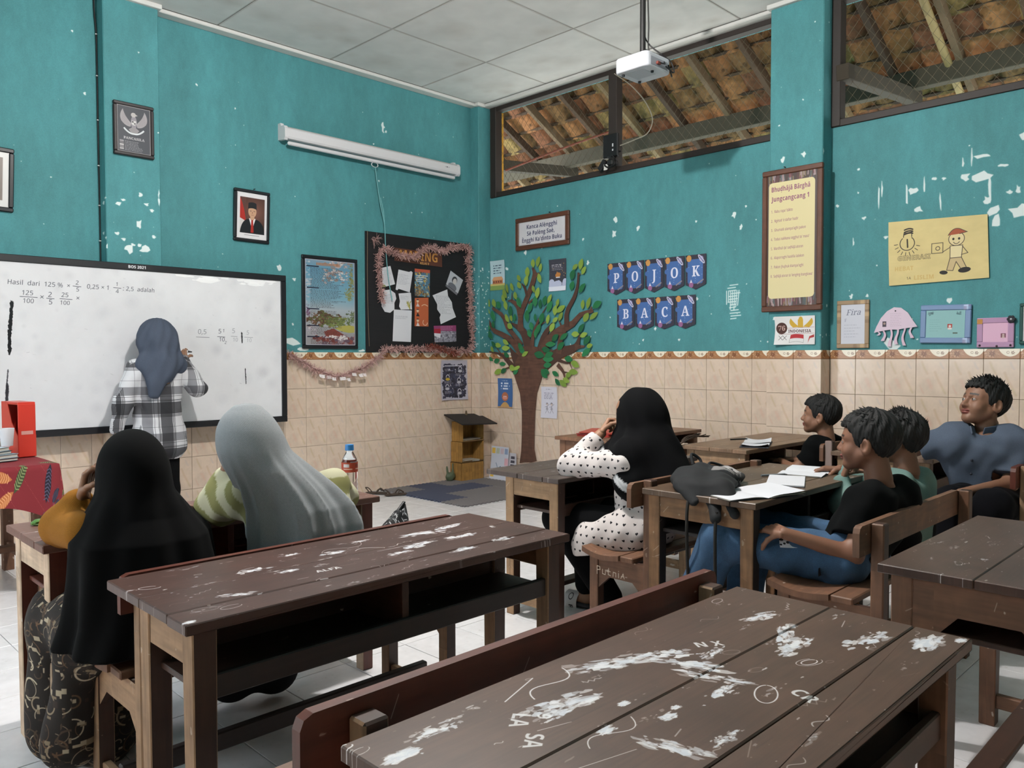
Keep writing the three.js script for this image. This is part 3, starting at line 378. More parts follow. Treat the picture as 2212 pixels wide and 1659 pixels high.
function pinned(name, label, cat, wall, w, h, a, y, off, mat, o = {}) { const [pos, ry] = hang(wall, a, y, off), t = thing(name, label, cat, pos, ry, o.group); t.rotation.order = 'YXZ'; t.rotation.z = o.tilt || 0; const g = part('sheet', sheetGeo(w, h, o.curl ?? .006, Math.round(a * 50 + y * 9)), mat, t);
  if (o.pins) for (const [px, py] of o.pins) part('pin', new THREE.SphereGeometry(.005, 8, 6).translate(px * w, py * h, .004), std(o.pinCol || '#ddd', .4), t); return t; }
const lines = (x, a, b, w, n, dy, col, lw, r, rag = .35) => { x.strokeStyle = col; x.lineWidth = lw; for (let i = 0; i < n; i++) { let c = a; const end = a + w * (1 - rag * r()); while (c < end) { const l = 4 + r() * lw * 5; x.beginPath(); x.moveTo(c, b + i * dy); x.lineTo(Math.min(end, c + l), b + i * dy); x.stroke(); c += l + lw * 1.4; } } };
const txt = (x, s, a, b, font, col, align = 'center') => { x.font = font; x.fillStyle = col; x.textAlign = align; x.fillText(s, a, b); };
const fit = (x, s, a, b, mw, px, font, col, align = 'center') => { x.save(); x.font = font.replace('%', px); const k = Math.min(1, mw / x.measureText(s.replaceAll('ḍ', 'd')).width); x.translate(a, b); x.scale(k, 1); x.fillStyle = col; x.textAlign = align; x.fillText(s.replaceAll('ḍ', 'd'), 0, 0); const w0 = align === 'center' ? -x.measureText(s.replaceAll('ḍ', 'd')).width / 2 : 0; for (let i = s.indexOf('ḍ'); i >= 0; i = s.indexOf('ḍ', i + 1)) { const q = x.measureText(s.slice(0, i).replaceAll('ḍ', 'd')).width + x.measureText('d').width / 2; x.beginPath(); x.arc(w0 + q, px * .17, px * .06, 0, 7); x.fill(); } x.restore(); };
const BLACKF = std('#15161b', .4), BROWNF = std(null, .5, { map: grainTex('#5a3626', 83) });
// whiteboard
{ const X0 = -4.75, X1 = -2.35, Y0 = .71, Y1 = 1.91, t = thing('whiteboard', 'wide whiteboard in a black frame covered with fraction sums', 'whiteboard', [(X0 + X1) / 2, (Y0 + Y1) / 2, .152]), W = X1 - X0, H = Y1 - Y0, f = .048;
  part('frame_rail', cbox(W, f, .03, .004).translate(0, H / 2 - f / 2, 0), BLACKF, t); part('frame_rail', cbox(W, f, .03, .004).translate(0, -H / 2 + f / 2, 0), BLACKF, t); for (const s of [-1, 1]) part('frame_rail', cbox(f, H - 2 * f, .03, .004, 'y').translate(s * (W / 2 - f / 2), 0, 0), BLACKF, t);
  const w = W - 2 * f, h = H - 2 * f, k = 780, m = drawn(w, h, k, (x, cw, ch, r) => { x.fillStyle = '#dcdcdf'; x.fillRect(0, 0, cw, ch); noisy(x, cw, ch, .05, (i, j) => fbm(i / 120, j / 120));
    for (let i = 0; i < 110; i++) { const a = r() * cw, b = r() * ch, R = 8 + r() * 50, g = x.createRadialGradient(a, b, 1, a, b, R); g.addColorStop(0, `rgba(110,110,120,${.03 + .07 * r()})`); g.addColorStop(1, 'rgba(110,110,120,0)'); x.fillStyle = g; x.fillRect(a - R, b - R, 2 * R, 2 * R); }
    for (let i = 0; i < 90; i++) { x.strokeStyle = `rgba(70,70,80,${.05 + .25 * r() * r()})`; x.lineWidth = .8 + r() * 2; const a = r() * cw, b = r() * ch; x.beginPath(); x.moveTo(a, b); x.lineTo(a + (r() - .5) * 34, b + (r() - .5) * 16); x.stroke(); }
    for (let i = 0; i < 16; i++) { chip(x, (.62 + .36 * r()) * cw, 6 + r() * r() * 60, 6 + r() * 24, r, 'rgba(246,246,248,.8)', 2.4, .6); }
    const px = (X) => (X - X0 - f) * k, py = (Y) => (Y1 - f - Y) * k; x.lineCap = 'round'; x.lineJoin = 'round';
    const bar = (pts, wd, col = '#17171b') => { for (let i = 0; i + 1 < pts.length; i++) for (let q = 0; q < 30; q++) { const a = q / 30, X = px(pts[i][0] + (pts[i + 1][0] - pts[i][0]) * a), Y = py(pts[i][1] + (pts[i + 1][1] - pts[i][1]) * a); chip(x, X, Y, wd * (.7 + .5 * r()), r, col, .8, 1.6); } };
    bar([[-4.309, 1.598], [-4.325, 1.40], [-4.329, 1.275]], 10); bar([[-4.339, 1.16], [-4.35, 1.05]], 4, 'rgba(60,60,66,.7)'); bar([[-4.345, 1.06], [-4.352, .95], [-4.358, .84]], 9, 'rgba(40,40,46,.6)'); bar([[-2.737, 1.43], [-2.735, 1.36]], 5); bar([[-2.712, 1.15], [-2.706, 1.03]], 4);
    const ink = 'rgba(70,72,80,.95)', F = (s) => `${s}px sans-serif`; const T = (s, X, Y, sz, col = ink) => { x.save(); x.translate(px(X), py(Y)); x.rotate(.012); x.transform(1, 0, -.08, 1, 0, 0); txt(x, s, 0, 0, F(sz), col, 'left'); x.restore(); }; const B = (X, Y, l, col = ink) => { x.strokeStyle = col; x.lineWidth = 3; x.beginPath(); x.moveTo(px(X), py(Y)); x.lineTo(px(X + l), py(Y - .002)); x.stroke(); };
    T('Hasil  dari  125 %  ×', -4.335, 1.718, 33); T('2', -3.93, 1.738, 30); B(-3.945, 1.727, .05); T('5', -3.928, 1.692, 30); T('0,25 × 1', -3.86, 1.716, 33); T('1', -3.672, 1.745, 28); B(-3.685, 1.732, .05); T('4', -3.672, 1.695, 30); T(': 2,5  adalah', -3.625, 1.716, 32);
    T('125', -4.255, 1.652, 33); B(-4.262, 1.64, .10); T('100', -4.25, 1.60, 32); T('×', -4.15, 1.625, 40); T('2', -4.10, 1.645, 36); B(-4.107, 1.636, .045); T('5', -4.098, 1.596, 36); T('25', -4.02, 1.65, 33); B(-4.027, 1.637, .075); T('100', -4.03, 1.598, 30); T('×', -3.93, 1.63, 36);
    T('0,5', -3.09, 1.418, 40, 'rgba(110,112,120,.8)'); B(-3.1, 1.395, .1, 'rgba(90,92,100,.7)'); T('⇒', -2.99, 1.40, 40); T('5', -2.93, 1.425, 38); T('1', -2.895, 1.435, 28); B(-2.935, 1.40, .06); T('10', -2.925, 1.365, 34); T('2', -2.88, 1.345, 24); T('5', -2.82, 1.43, 40, 'rgba(120,122,130,.7)'); B(-2.825, 1.405, .05, 'rgba(120,122,130,.7)'); T('10', -2.815, 1.365, 32, 'rgba(120,122,130,.6)'); T('5', -2.70, 1.42, 36, 'rgba(120,122,130,.6)'); B(-2.715, 1.40, .07, 'rgba(120,122,130,.7)'); T('10', -2.70, 1.362, 32, 'rgba(120,122,130,.5)'); }, .3);
  part('writing_surface', new THREE.PlaneGeometry(w, h).translate(0, 0, .006), m, t); part('backing', box2(-w / 2, w / 2, -h / 2, h / 2, -.014, .005, 0), std('#b9b5ad', .9), t);
  const n = drawn(.24, .036, 900, (x, w, h) => { x.fillStyle = '#15161b'; x.fillRect(0, 0, w, h); txt(x, 'BOS 2021', w / 2, h * .8, 'bold 31px sans-serif', '#e8e8ec'); }, .5); part('nameplate', new THREE.PlaneGeometry(.2, .03).translate(-3.525 - (X0 + X1) / 2, H / 2 - f / 2, .0155), n, t, 'white lettering on the top rail'); }
// emblem board on the pillar
framed('picture_frame', 'black framed board with winged emblem and PANCASILA, on the pillar', 'picture', 'f', -3.663, -3.384, 2.675, 3.05, PL[2], .026, std('#211a1c', .45), drawn(.227, .323, 1300, (x, w, h, r) => { x.fillStyle = '#3a3d45'; x.fillRect(0, 0, w, h); x.strokeStyle = '#a8a3a3'; x.lineWidth = 5; x.strokeRect(3, 3, w - 6, h - 6); const X = (a) => a * w, Y = (a) => a * h, sil = '#9a9598';
  for (const s of [-1, 1]) { x.fillStyle = sil; x.beginPath(); x.moveTo(X(.5 + s * .08), Y(.36)); x.quadraticCurveTo(X(.5 + s * .3), Y(.2), X(.5 + s * .32), Y(.07)); x.quadraticCurveTo(X(.5 + s * .45), Y(.2), X(.5 + s * .38), Y(.33)); x.quadraticCurveTo(X(.5 + s * .26), Y(.45), X(.5 + s * .1), Y(.44)); x.fill(); x.strokeStyle = '#77737a'; x.lineWidth = 1.5; for (let i = 0; i < 7; i++) { x.beginPath(); x.moveTo(X(.5 + s * (.12 + i * .04)), Y(.43 - i * .012)); x.quadraticCurveTo(X(.5 + s * (.2 + i * .03)), Y(.3), X(.5 + s * (.3 + i * .012)), Y(.13 + i * .03)); x.stroke(); }
    x.fillStyle = '#8b878a'; x.beginPath(); x.moveTo(X(.5), Y(.42)); x.lineTo(X(.5 + s * .16), Y(.5)); x.lineTo(X(.5 + s * .1), Y(.56)); x.lineTo(X(.5), Y(.5)); x.fill(); }
  x.fillStyle = '#86828a'; x.beginPath(); x.ellipse(X(.5), Y(.34), X(.09), Y(.15), 0, 0, 7); x.fill(); x.fillStyle = '#b0abab'; x.beginPath(); x.ellipse(X(.49), Y(.175), X(.075), Y(.05), -.3, 0, 7); x.fill(); x.beginPath(); x.moveTo(X(.54), Y(.15)); x.lineTo(X(.62), Y(.18)); x.lineTo(X(.54), Y(.2)); x.fill();
  x.fillStyle = '#c6c4c4'; x.beginPath(); x.moveTo(X(.43), Y(.3)); x.lineTo(X(.57), Y(.3)); x.lineTo(X(.57), Y(.37)); x.quadraticCurveTo(X(.5), Y(.43), X(.43), Y(.37)); x.fill(); x.fillStyle = '#4a474c'; x.fillRect(X(.44), Y(.31), X(.055), Y(.03)); x.fillRect(X(.505), Y(.345), X(.05), Y(.03)); x.fillStyle = '#8b878a'; x.beginPath(); x.moveTo(X(.44), Y(.45)); x.lineTo(X(.56), Y(.45)); x.lineTo(X(.6), Y(.6)); x.lineTo(X(.4), Y(.6)); x.fill();
  x.strokeStyle = '#c9cdd0'; x.lineWidth = X(.05); x.beginPath(); x.moveTo(X(.2), Y(.48)); x.quadraticCurveTo(X(.35), Y(.6), X(.5), Y(.585)); x.quadraticCurveTo(X(.65), Y(.6), X(.8), Y(.48)); x.stroke();
  txt(x, 'PANCASILA', X(.5), Y(.715), `bold ${X(.105)}px serif`, '#c4c2c4'); for (let i = 0; i < 5; i++) { x.fillStyle = ['#8e8b8f', '#6a676c', '#b4b1b3', '#7d7a7e', '#a5a2a4'][i]; x.fillRect(X(.07), Y(.75 + i * .042), X(.12), Y(.036)); } lines(x, X(.22), Y(.765), X(.6), 7, Y(.031), 'rgba(190,190,194,.9)', 3, r, .4); }, .5), { depth: .025, nail: 0 });
// portrait of a man in a black cap
framed('picture_frame', 'framed portrait of man with black cap and red tie, above the whiteboard', 'picture', 'f', -2.722, -2.413, 2.176, 2.594, 0, .026, BLACKF, drawn(.257, .366, 1200, (x, w, h, r) => { x.fillStyle = '#dfdde0'; x.fillRect(0, 0, w, h); const X = (a) => a * w, Y = (a) => a * h; x.save(); x.beginPath(); x.rect(X(.1), Y(.1), X(.82), Y(.78)); x.clip(); x.fillStyle = '#5a3a33'; x.fillRect(0, 0, w, h); const g = x.createRadialGradient(X(.6), Y(.4), 5, X(.6), Y(.4), X(.6)); g.addColorStop(0, '#7a5247'); g.addColorStop(1, '#40271f'); x.fillStyle = g; x.fillRect(X(.3), 0, w, h);
  x.fillStyle = '#a8281f'; x.beginPath(); x.moveTo(X(.08), Y(.08)); x.quadraticCurveTo(X(.24), Y(.3), X(.3), Y(.62)); x.lineTo(X(.08), Y(.55)); x.fill(); x.fillStyle = '#cfc9c8'; x.beginPath(); x.moveTo(X(.08), Y(.55)); x.lineTo(X(.3), Y(.62)); x.lineTo(X(.28), Y(.9)); x.lineTo(X(.08), Y(.9)); x.fill();
  x.fillStyle = '#15161c'; x.beginPath(); x.moveTo(X(.1), Y(.9)); x.quadraticCurveTo(X(.14), Y(.62), X(.36), Y(.57)); x.lineTo(X(.68), Y(.57)); x.quadraticCurveTo(X(.9), Y(.62), X(.94), Y(.9)); x.fill(); x.fillStyle = '#e6e6ea'; x.beginPath(); x.moveTo(X(.4), Y(.55)); x.lineTo(X(.62), Y(.55)); x.lineTo(X(.51), Y(.8)); x.fill(); x.fillStyle = '#a3261e'; x.beginPath(); x.moveTo(X(.48), Y(.58)); x.lineTo(X(.54), Y(.58)); x.lineTo(X(.56), Y(.86)); x.lineTo(X(.46), Y(.86)); x.fill();
  x.fillStyle = '#c39a7c'; x.fillRect(X(.44), Y(.48), X(.14), Y(.1)); x.beginPath(); x.ellipse(X(.51), Y(.4), X(.135), Y(.13), 0, 0, 7); x.fill(); x.fillStyle = '#1a1a1e'; x.beginPath(); x.moveTo(X(.365), Y(.35)); x.lineTo(X(.375), Y(.22)); x.quadraticCurveTo(X(.51), Y(.17), X(.645), Y(.22)); x.lineTo(X(.655), Y(.35)); x.quadraticCurveTo(X(.51), Y(.3), X(.365), Y(.35)); x.fill(); x.fillRect(X(.43), Y(.385), X(.05), Y(.01)); x.fillRect(X(.55), Y(.385), X(.05), Y(.01)); x.fillStyle = '#8d5d49'; x.fillRect(X(.47), Y(.47), X(.09), Y(.009)); x.fillRect(X(.5), Y(.41), X(.025), Y(.03)); x.restore(); x.fillStyle = '#8d8a90'; x.fillRect(X(.25), Y(.915), X(.5), Y(.012)); }, .35), { depth: .03, lean: .04, tilt: -.012, nail: .02 });
framed('picture_frame', 'black picture frame with a white mount, cut by the photo edge', 'picture', 'f', -4.56, -4.25, 2.205, 2.62, 0, .03, BLACKF, drawn(.25, .355, 700, (x, w, h) => { x.fillStyle = '#d9d7d6'; x.fillRect(0, 0, w, h); x.fillStyle = '#7b6f69'; x.fillRect(w * .14, h * .1, w * .72, h * .78); }, .35), { depth: .03, lean: .05, tilt: -.02 });
// rules poster
framed('poster_frame', 'tall black framed poster with a lake landscape and lines of rules', 'poster', 'f', -2.118, -1.554, 1.314, 2.12, 0, .033, BLACKF, drawn(.498, .74, 1000, (x, w, h, r) => { const X = (a) => a * w, Y = (a) => a * h, g = x.createLinearGradient(0, 0, 0, h); g.addColorStop(0, '#7b93a6'); g.addColorStop(.1, '#5f8fa8'); g.addColorStop(.45, '#79a3b5'); g.addColorStop(.58, '#a4adb4'); g.addColorStop(1, '#8f8a8c'); x.fillStyle = g; x.fillRect(0, 0, w, h);
  const blob = (a, b, s, n, cols, ax = 1, ay = 1) => { for (let i = 0; i < n; i++) chip(x, X(a) + (r() + r() - 1) * s * ax, Y(b) + (r() + r() - 1) * s * ay, 3 + r() * s * .12, r, cols[Math.floor(r() * cols.length)], 1.3, .8); };
  blob(.05, .3, 90, 60, ['#aeb6bd', '#98a7b4'], .4, 2.4); blob(.62, .13, 120, 120, ['#b3a2a0', '#8e7d78', '#c6c0be'], 1.2, 1); blob(.93, .22, 60, 120, ['#7c8450', '#8f8a55', '#6d6a4a'], .6, 2.6); blob(.88, .4, 60, 60, ['#7c8450', '#8b8c62'], .8, 1); blob(.95, .66, 70, 90, ['#5d6b45', '#4f5a3c', '#6d7a50'], 1, 1); blob(.3, .7, 150, 170, ['#6b4a38', '#7a5a42', '#57402f', '#5d6238'], 1.5, .5); blob(.6, .72, 130, 120, ['#66703f', '#788048', '#59633c'], 1.4, .5);
  x.fillStyle = '#a8a152'; x.beginPath(); x.moveTo(X(.58), Y(.8)); x.quadraticCurveTo(X(.8), Y(.74), X(1), Y(.77)); x.lineTo(X(1), Y(.84)); x.quadraticCurveTo(X(.85), Y(.87), X(.58), Y(.8)); x.fill(); x.fillStyle = '#c3bfc1'; blob(.12, .8, 60, 60, ['#b9b4b8', '#a49aa6'], 1, 1.2); blob(.05, .6, 40, 50, ['#7d5f86', '#6b4f63'], .5, 1.5); x.fillStyle = '#7d3f38'; x.beginPath(); x.moveTo(X(.36), Y(.84)); x.lineTo(X(.55), Y(.8)); x.lineTo(X(.85), Y(.9)); x.lineTo(X(.4), Y(.9)); x.fill(); blob(.6, .95, 200, 130, ['#6b2f2c', '#84463f', '#5f4a58', '#8d7f86'], 1.2, .25); blob(.62, .91, 90, 40, ['#d0c9c8'], 1.5, .3);
  x.fillStyle = 'rgba(168,110,62,.95)'; for (let i = 0; i < 17; i++) x.fillRect(X(.22 + i * .028), Y(.035), X(.019), Y(.032)); const H = (b) => { x.fillStyle = '#1d2236'; x.fillRect(X(.03), Y(b), X(.24), Y(.014)); }; const Ln = (b, n) => lines(x, X(.1), Y(b), X(.72), n, Y(.0155), 'rgba(52,38,34,.85)', 4, r, .45);
  H(.075); Ln(.1, 16); H(.325); Ln(.355, 14); H(.57); Ln(.6, 10); H(.765); Ln(.79, 6); H(.895); Ln(.92, 5); x.strokeStyle = '#b7b7c4'; x.lineWidth = 6; x.strokeRect(3, 3, w - 6, h - 6); }, .35), { depth: .022 });
// black notice board with papers and tinsel
{ const [g, ca, cy] = cutout([[-1.467, 1.289], [-1.466, 2.389], [-.201, 2.391], [-.165, 1.289]], .014); const t = thing('notice_board', 'black class notice board framed with pink tinsel', 'notice board', [ca, cy, .004]); part('board', g, drawn(.65, .55, 700, (x, w, h) => { x.fillStyle = '#131216'; x.fillRect(0, 0, w, h); noisy(x, w, h, .5, (i, j) => fbm(i / 60, j / 4)); }, .7), t);
  const wire = tube([[-.62, -.5, .016], [-.635, 0, .017], [-.63, .55, .016]], .003, 12, 5); part('edge_wire', wire, std('#6d5f4c', .6), t); }
const ZB = .0205;
const paper = (seed, o = {}) => drawn(.4, .56, 460, (x, w, h, r) => { x.fillStyle = o.bg || '#d8d8de'; x.fillRect(0, 0, w, h); r = rngOf(seed); lines(x, w * .14, h * .2, w * .7, o.n || 18, h * .035, 'rgba(120,122,135,.55)', 3, r, .5); if (o.draw) o.draw(x, w, h, r); });
const GR = 'papers pinned on the notice board';
function note(label, pts, mat, group = GR, cat = 'paper', nm = 'pinned_paper') { const [g, a, y] = cutout(pts); return solo(nm, g, mat, [a, y, ZB], label, cat, group); }
note('white paper with a green picture, pinned behind the cord', [[-1.287, 2.068], [-1.193, 2.092], [-1.141, 1.926], [-1.289, 1.884]], paper(1, { draw: (x, w, h) => { x.fillStyle = '#7f9a5a'; x.beginPath(); x.moveTo(0, h); x.lineTo(0, h * .85); x.quadraticCurveTo(w * .3, h * .85, w * .35, h); x.fill(); } }));
note('white paper with torn corners beside the blue book cover', [[-1.099, 2.066], [-.975, 2.052], [-.95, 2.062], [-.932, 2.051], [-.969, 1.858], [-1.10, 1.885], [-1.115, 1.87], [-1.134, 1.876]], paper(2, { n: 14 }));
note('colourful blue and gold book cover pinned at the top', [[-.906, 2.09], [-.719, 2.089], [-.725, 1.826], [-.908, 1.828]], drawn(.19, .26, 900, (x, w, h, r) => { x.fillStyle = '#4f7690'; x.fillRect(0, 0, w, h); x.fillStyle = '#b7563e'; x.fillRect(0, 0, w, h * .12); for (let i = 0; i < 160; i++) chip(x, r() * w, h * (.12 + .88 * r()), 3 + r() * 9, r, ['#c9a443', '#3c5f80', '#7fa9b8', '#8d5f3a', '#44402f', '#d8c98a'][i % 6]); x.fillStyle = 'rgba(220,225,230,.85)'; for (let i = 0; i < 4; i++) x.fillRect(w * .1, h * (.22 + i * .07), w * (.4 + .4 * r()), h * .035); for (let i = 0; i < 60; i++) chip(x, r() * w, h * (.62 + .38 * r()), 4 + r() * 8, r, ['#b58a4a', '#6b4f33', '#8d7a55'][i % 3]); }, .4), GR, 'book cover', 'book_cover');
note('tilted card with a grey portrait photo of a woman', [[-.453, 2.104], [-.289, 2.021], [-.369, 1.862], [-.522, 1.947]], drawn(.23, .24, 900, (x, w, h) => { x.fillStyle = '#b9bcc4'; x.fillRect(0, 0, w, h); x.save(); x.translate(w * .5, h * .45); x.rotate(.5); x.fillStyle = '#3d3e46'; x.beginPath(); x.ellipse(-5, -14, 30, 34, 0, 0, 7); x.fill(); x.fillStyle = '#c9c4c2'; x.beginPath(); x.ellipse(2, -4, 22, 28, 0, 0, 7); x.fill(); x.fillStyle = '#6f7079'; x.beginPath(); x.ellipse(0, 52, 52, 32, 0, 0, 7); x.fill(); x.fillStyle = '#25262c'; x.fillRect(-90, 70, 190, 60); x.fillStyle = '#c0c0c8'; for (let i = 0; i < 4; i++) x.fillRect(-80, 76 + i * 10, 160, 4); x.restore(); }, .5), GR, 'card', 'portrait_card');
note('white paper cut with a wavy edge at the end of the cord', [[-1.27, 1.86], [-1.2, 1.872], [-1.14, 1.84], [-1.128, 1.79], [-1.15, 1.75], [-1.15, 1.69], [-1.2, 1.655], [-1.26, 1.662], [-1.295, 1.71], [-1.295, 1.76], [-1.275, 1.80]], paper(5, { n: 12 }));
note('white paper with a yellow plant drawing, curled corners', [[-1.101, 1.84], [-.97, 1.856], [-.955, 1.853], [-.942, 1.697], [-1.075, 1.69], [-1.095, 1.72], [-1.085, 1.77]], paper(6, { n: 7, draw: (x, w, h, r) => { for (let i = 0; i < 16; i++) { x.strokeStyle = ['#a59a4a', '#7f8a44', '#c2b45e'][i % 3]; x.lineWidth = 6; x.beginPath(); x.moveTo(w * .85, h); x.quadraticCurveTo(w * (.7 + .2 * r()), h * .8, w * (.55 + .45 * r()), h * (.45 + .3 * r())); x.stroke(); } } }));
note('orange leaflet with three small figures', [[-.908, 1.808], [-.74, 1.82], [-.742, 1.539], [-.911, 1.537]], drawn(.17, .28, 800, (x, w, h) => { x.fillStyle = '#b9603c'; x.fillRect(0, 0, w, h); for (let i = 0; i < 3; i++) { const b = h * (.14 + i * .33); x.fillStyle = '#d8c2a8'; x.beginPath(); x.arc(w * .22, b, 12, 0, 7); x.fill(); x.fillStyle = ['#c9c0c0', '#2c2a30', '#d8d4d4'][i]; x.beginPath(); x.moveTo(w * .1, b + 42); x.lineTo(w * .22, b + 12); x.lineTo(w * .36, b + 42); x.fill(); x.fillStyle = '#2a2022'; x.fillRect(w * .15, b - 14, w * .14, 7); } x.strokeStyle = '#e2cdb4'; x.lineWidth = 5; x.beginPath(); x.moveTo(w * .5, h * .3); x.quadraticCurveTo(w * .7, h * .2, w * .95, h * .3); x.stroke(); x.beginPath(); x.arc(w * .75, h * .86, 22, 0, 4); x.stroke(); }, .5), GR, 'leaflet', 'leaflet');
note('long white paper with wavy torn sides, tilted', [[-.688, 1.845], [-.5, 1.914], [-.49, 1.85], [-.44, 1.79], [-.43, 1.73], [-.386, 1.643], [-.585, 1.566], [-.6, 1.63], [-.585, 1.66], [-.63, 1.71], [-.63, 1.76]], paper(8, { n: 15 }));
note('plain white letter sheet at the bottom of the board', [[-1.156, 1.688], [-.946, 1.686], [-.958, 1.385], [-1.173, 1.39]], paper(9, { n: 3 }));
note('pink and grey photo card with a flag', [[-.675, 1.547], [-.386, 1.56], [-.384, 1.395], [-.664, 1.385]], drawn(.29, .17, 900, (x, w, h, r) => { x.fillStyle = '#8d8b98'; x.fillRect(0, 0, w, h); for (let i = 0; i < 150; i++) chip(x, r() * w, h * (.3 + .7 * r()), 3 + r() * 9, r, ['#6d6b78', '#b3b1bc', '#55535f', '#9b99a6'][i % 4]); x.fillStyle = '#93406e'; x.fillRect(0, 0, w, h * .34); lines(x, w * .3, h * .1, w * .6, 3, h * .08, 'rgba(230,200,215,.8)', 3, r); x.fillStyle = '#a82a3c'; x.beginPath(); x.moveTo(0, h * .25); x.lineTo(w * .3, h * .22); x.lineTo(w * .3, h * .5); x.lineTo(0, h * .48); x.fill(); x.fillStyle = '#dcdae2'; x.beginPath(); x.moveTo(0, h * .48); x.lineTo(w * .3, h * .5); x.lineTo(w * .28, h * .76); x.lineTo(0, h * .62); x.fill(); }, .5), GR, 'card', 'photo_card');
note('gold on brown cut-paper sign MADING KELAS V', [[-1.145, 2.268], [-.566, 2.263], [-.564, 2.13], [-1.146, 2.145]], drawn(.58, .135, 1100, (x, w, h) => { x.fillStyle = '#5a3326'; x.fillRect(0, 0, w, h); txt(x, 'MADING', w / 2, h * .7, `bold ${h * .85}px sans-serif`, '#c28a45'); txt(x, 'KELAS V', w * .62, h * .95, `bold ${h * .22}px sans-serif`, '#d8a860'); }, .6), undefined, 'sign', 'paper_sign');
function tinsel(name, label, pts, R, col, seed, n = 420) { const cv = new THREE.CatmullRomCurve3(pts.map(p => V(...p))), L = cv.getLength(), N = Math.round(L * n), r = rngOf(seed), P = [], I = [], d = V(), q = V(), u = V(), o = pts[0];
  for (let i = 0; i < N; i++) { const c = cv.getPointAt(i / N); d.set(r() - .5, r() - .5, (r() - .35) * .8).normalize(); u.set(r() - .5, r() - .5, r() - .5).cross(d).normalize(); const l = R * (.6 + .6 * r()), w = .0028, e = c.clone().addScaledVector(d, l); e.z = Math.max(e.z, c.z - R * .35); e.y -= .15 * l; const b = P.length / 3; q.copy(c).addScaledVector(u, w); P.push(q.x, q.y, q.z); q.copy(c).addScaledVector(u, -w); P.push(q.x, q.y, q.z); q.copy(e).addScaledVector(u, -w * .6); P.push(q.x, q.y, q.z); q.copy(e).addScaledVector(u, w * .6); P.push(q.x, q.y, q.z); I.push(b, b + 1, b + 2, b, b + 2, b + 3); }
  const cx = cv.getPointAt(.5); const g = new THREE.BufferGeometry(); g.setAttribute('position', new THREE.Float32BufferAttribute(P, 3)); g.setIndex(I); g.computeVertexNormals(); g.translate(-cx.x, -cx.y, -cx.z); const t = thing(name, label, 'garland', [cx.x, cx.y, cx.z]); part('tinsel', g, std(col, .45), t); part('cord', new THREE.TubeGeometry(cv, pts.length * 5, .003, 5).translate(-cx.x, -cx.y, -cx.z), std('#8a6a60', .7), t); return t; }
const TZ = .045;
tinsel('tinsel_garland', 'dusty pink tinsel garland round the edge of the notice board', [[-1.303, 1.753], [-1.34, 2.01], [-1.325, 2.216], [-1.246, 2.251], [-1.179, 2.219], [-1.015, 2.2], [-.902, 2.21], [-.831, 2.284], [-.729, 2.311], [-.64, 2.296], [-.55, 2.293], [-.474, 2.335], [-.319, 2.356], [-.225, 2.35], [-.235, 2.267], [-.233, 2.078], [-.21, 1.781], [-.195, 1.542], [-.205, 1.335], [-.325, 1.306], [-.587, 1.316], [-.952, 1.32], [-1.28, 1.318]].map(([a, b]) => [a, b, TZ]), .052, '#c39c97', 5, 1000);
{ const t = tinsel('tinsel_garland', 'sagging pink tinsel garland with white tags over the beige tiles', [[-1.28, 1.318], [-1.347, 1.253], [-1.477, 1.167], [-1.604, 1.115], [-1.801, 1.076], [-1.977, 1.12], [-2.147, 1.202], [-2.27, 1.275]].map(([a, b]) => [a, b, .05]), .05, '#c6a09b', 6, 1000); const r = rngOf(8);
  for (const [a, y, w, c] of [[-1.97, 1.075, .055, '#e9e2e2'], [-1.9, 1.065, .05, '#d8c6c4'], [-1.85, 1.05, .04, '#e9e2e2'], [-1.76, 1.05, .07, '#efe8e8'], [-1.70, 1.04, .035, '#e9e2e2'], [-1.64, 1.085, .05, '#efe8e8'], [-1.57, 1.075, .045, '#e9e2e2'], [-1.53, 1.08, .035, '#e9dcdc']]) { const m = part('tag', sheetGeo(w, .03, .004, Math.round(w * 999)), std(c, .7), t); m.position.set(a - t.position.x, y - t.position.y, .03); m.rotation.set(-.4, .1, (r() - .5) * .5); } }
tinsel('tinsel_garland', 'short copper red tinsel strip under the notice board', [[-.80, 1.335], [-.72, 1.35], [-.62, 1.325], [-.5, 1.30], [-.4, 1.275]].map(([a, b]) => [a, b, .06]), .045, '#8a4334', 9, 900);
tinsel('tinsel_star', 'loose pink tinsel tuft at the top corner of the board', [[-1.39, 2.29], [-1.37, 2.32], [-1.35, 2.34]].map(([a, b]) => [a, b, .035]), .055, '#a58480', 10, 700).userData.category = 'decoration';
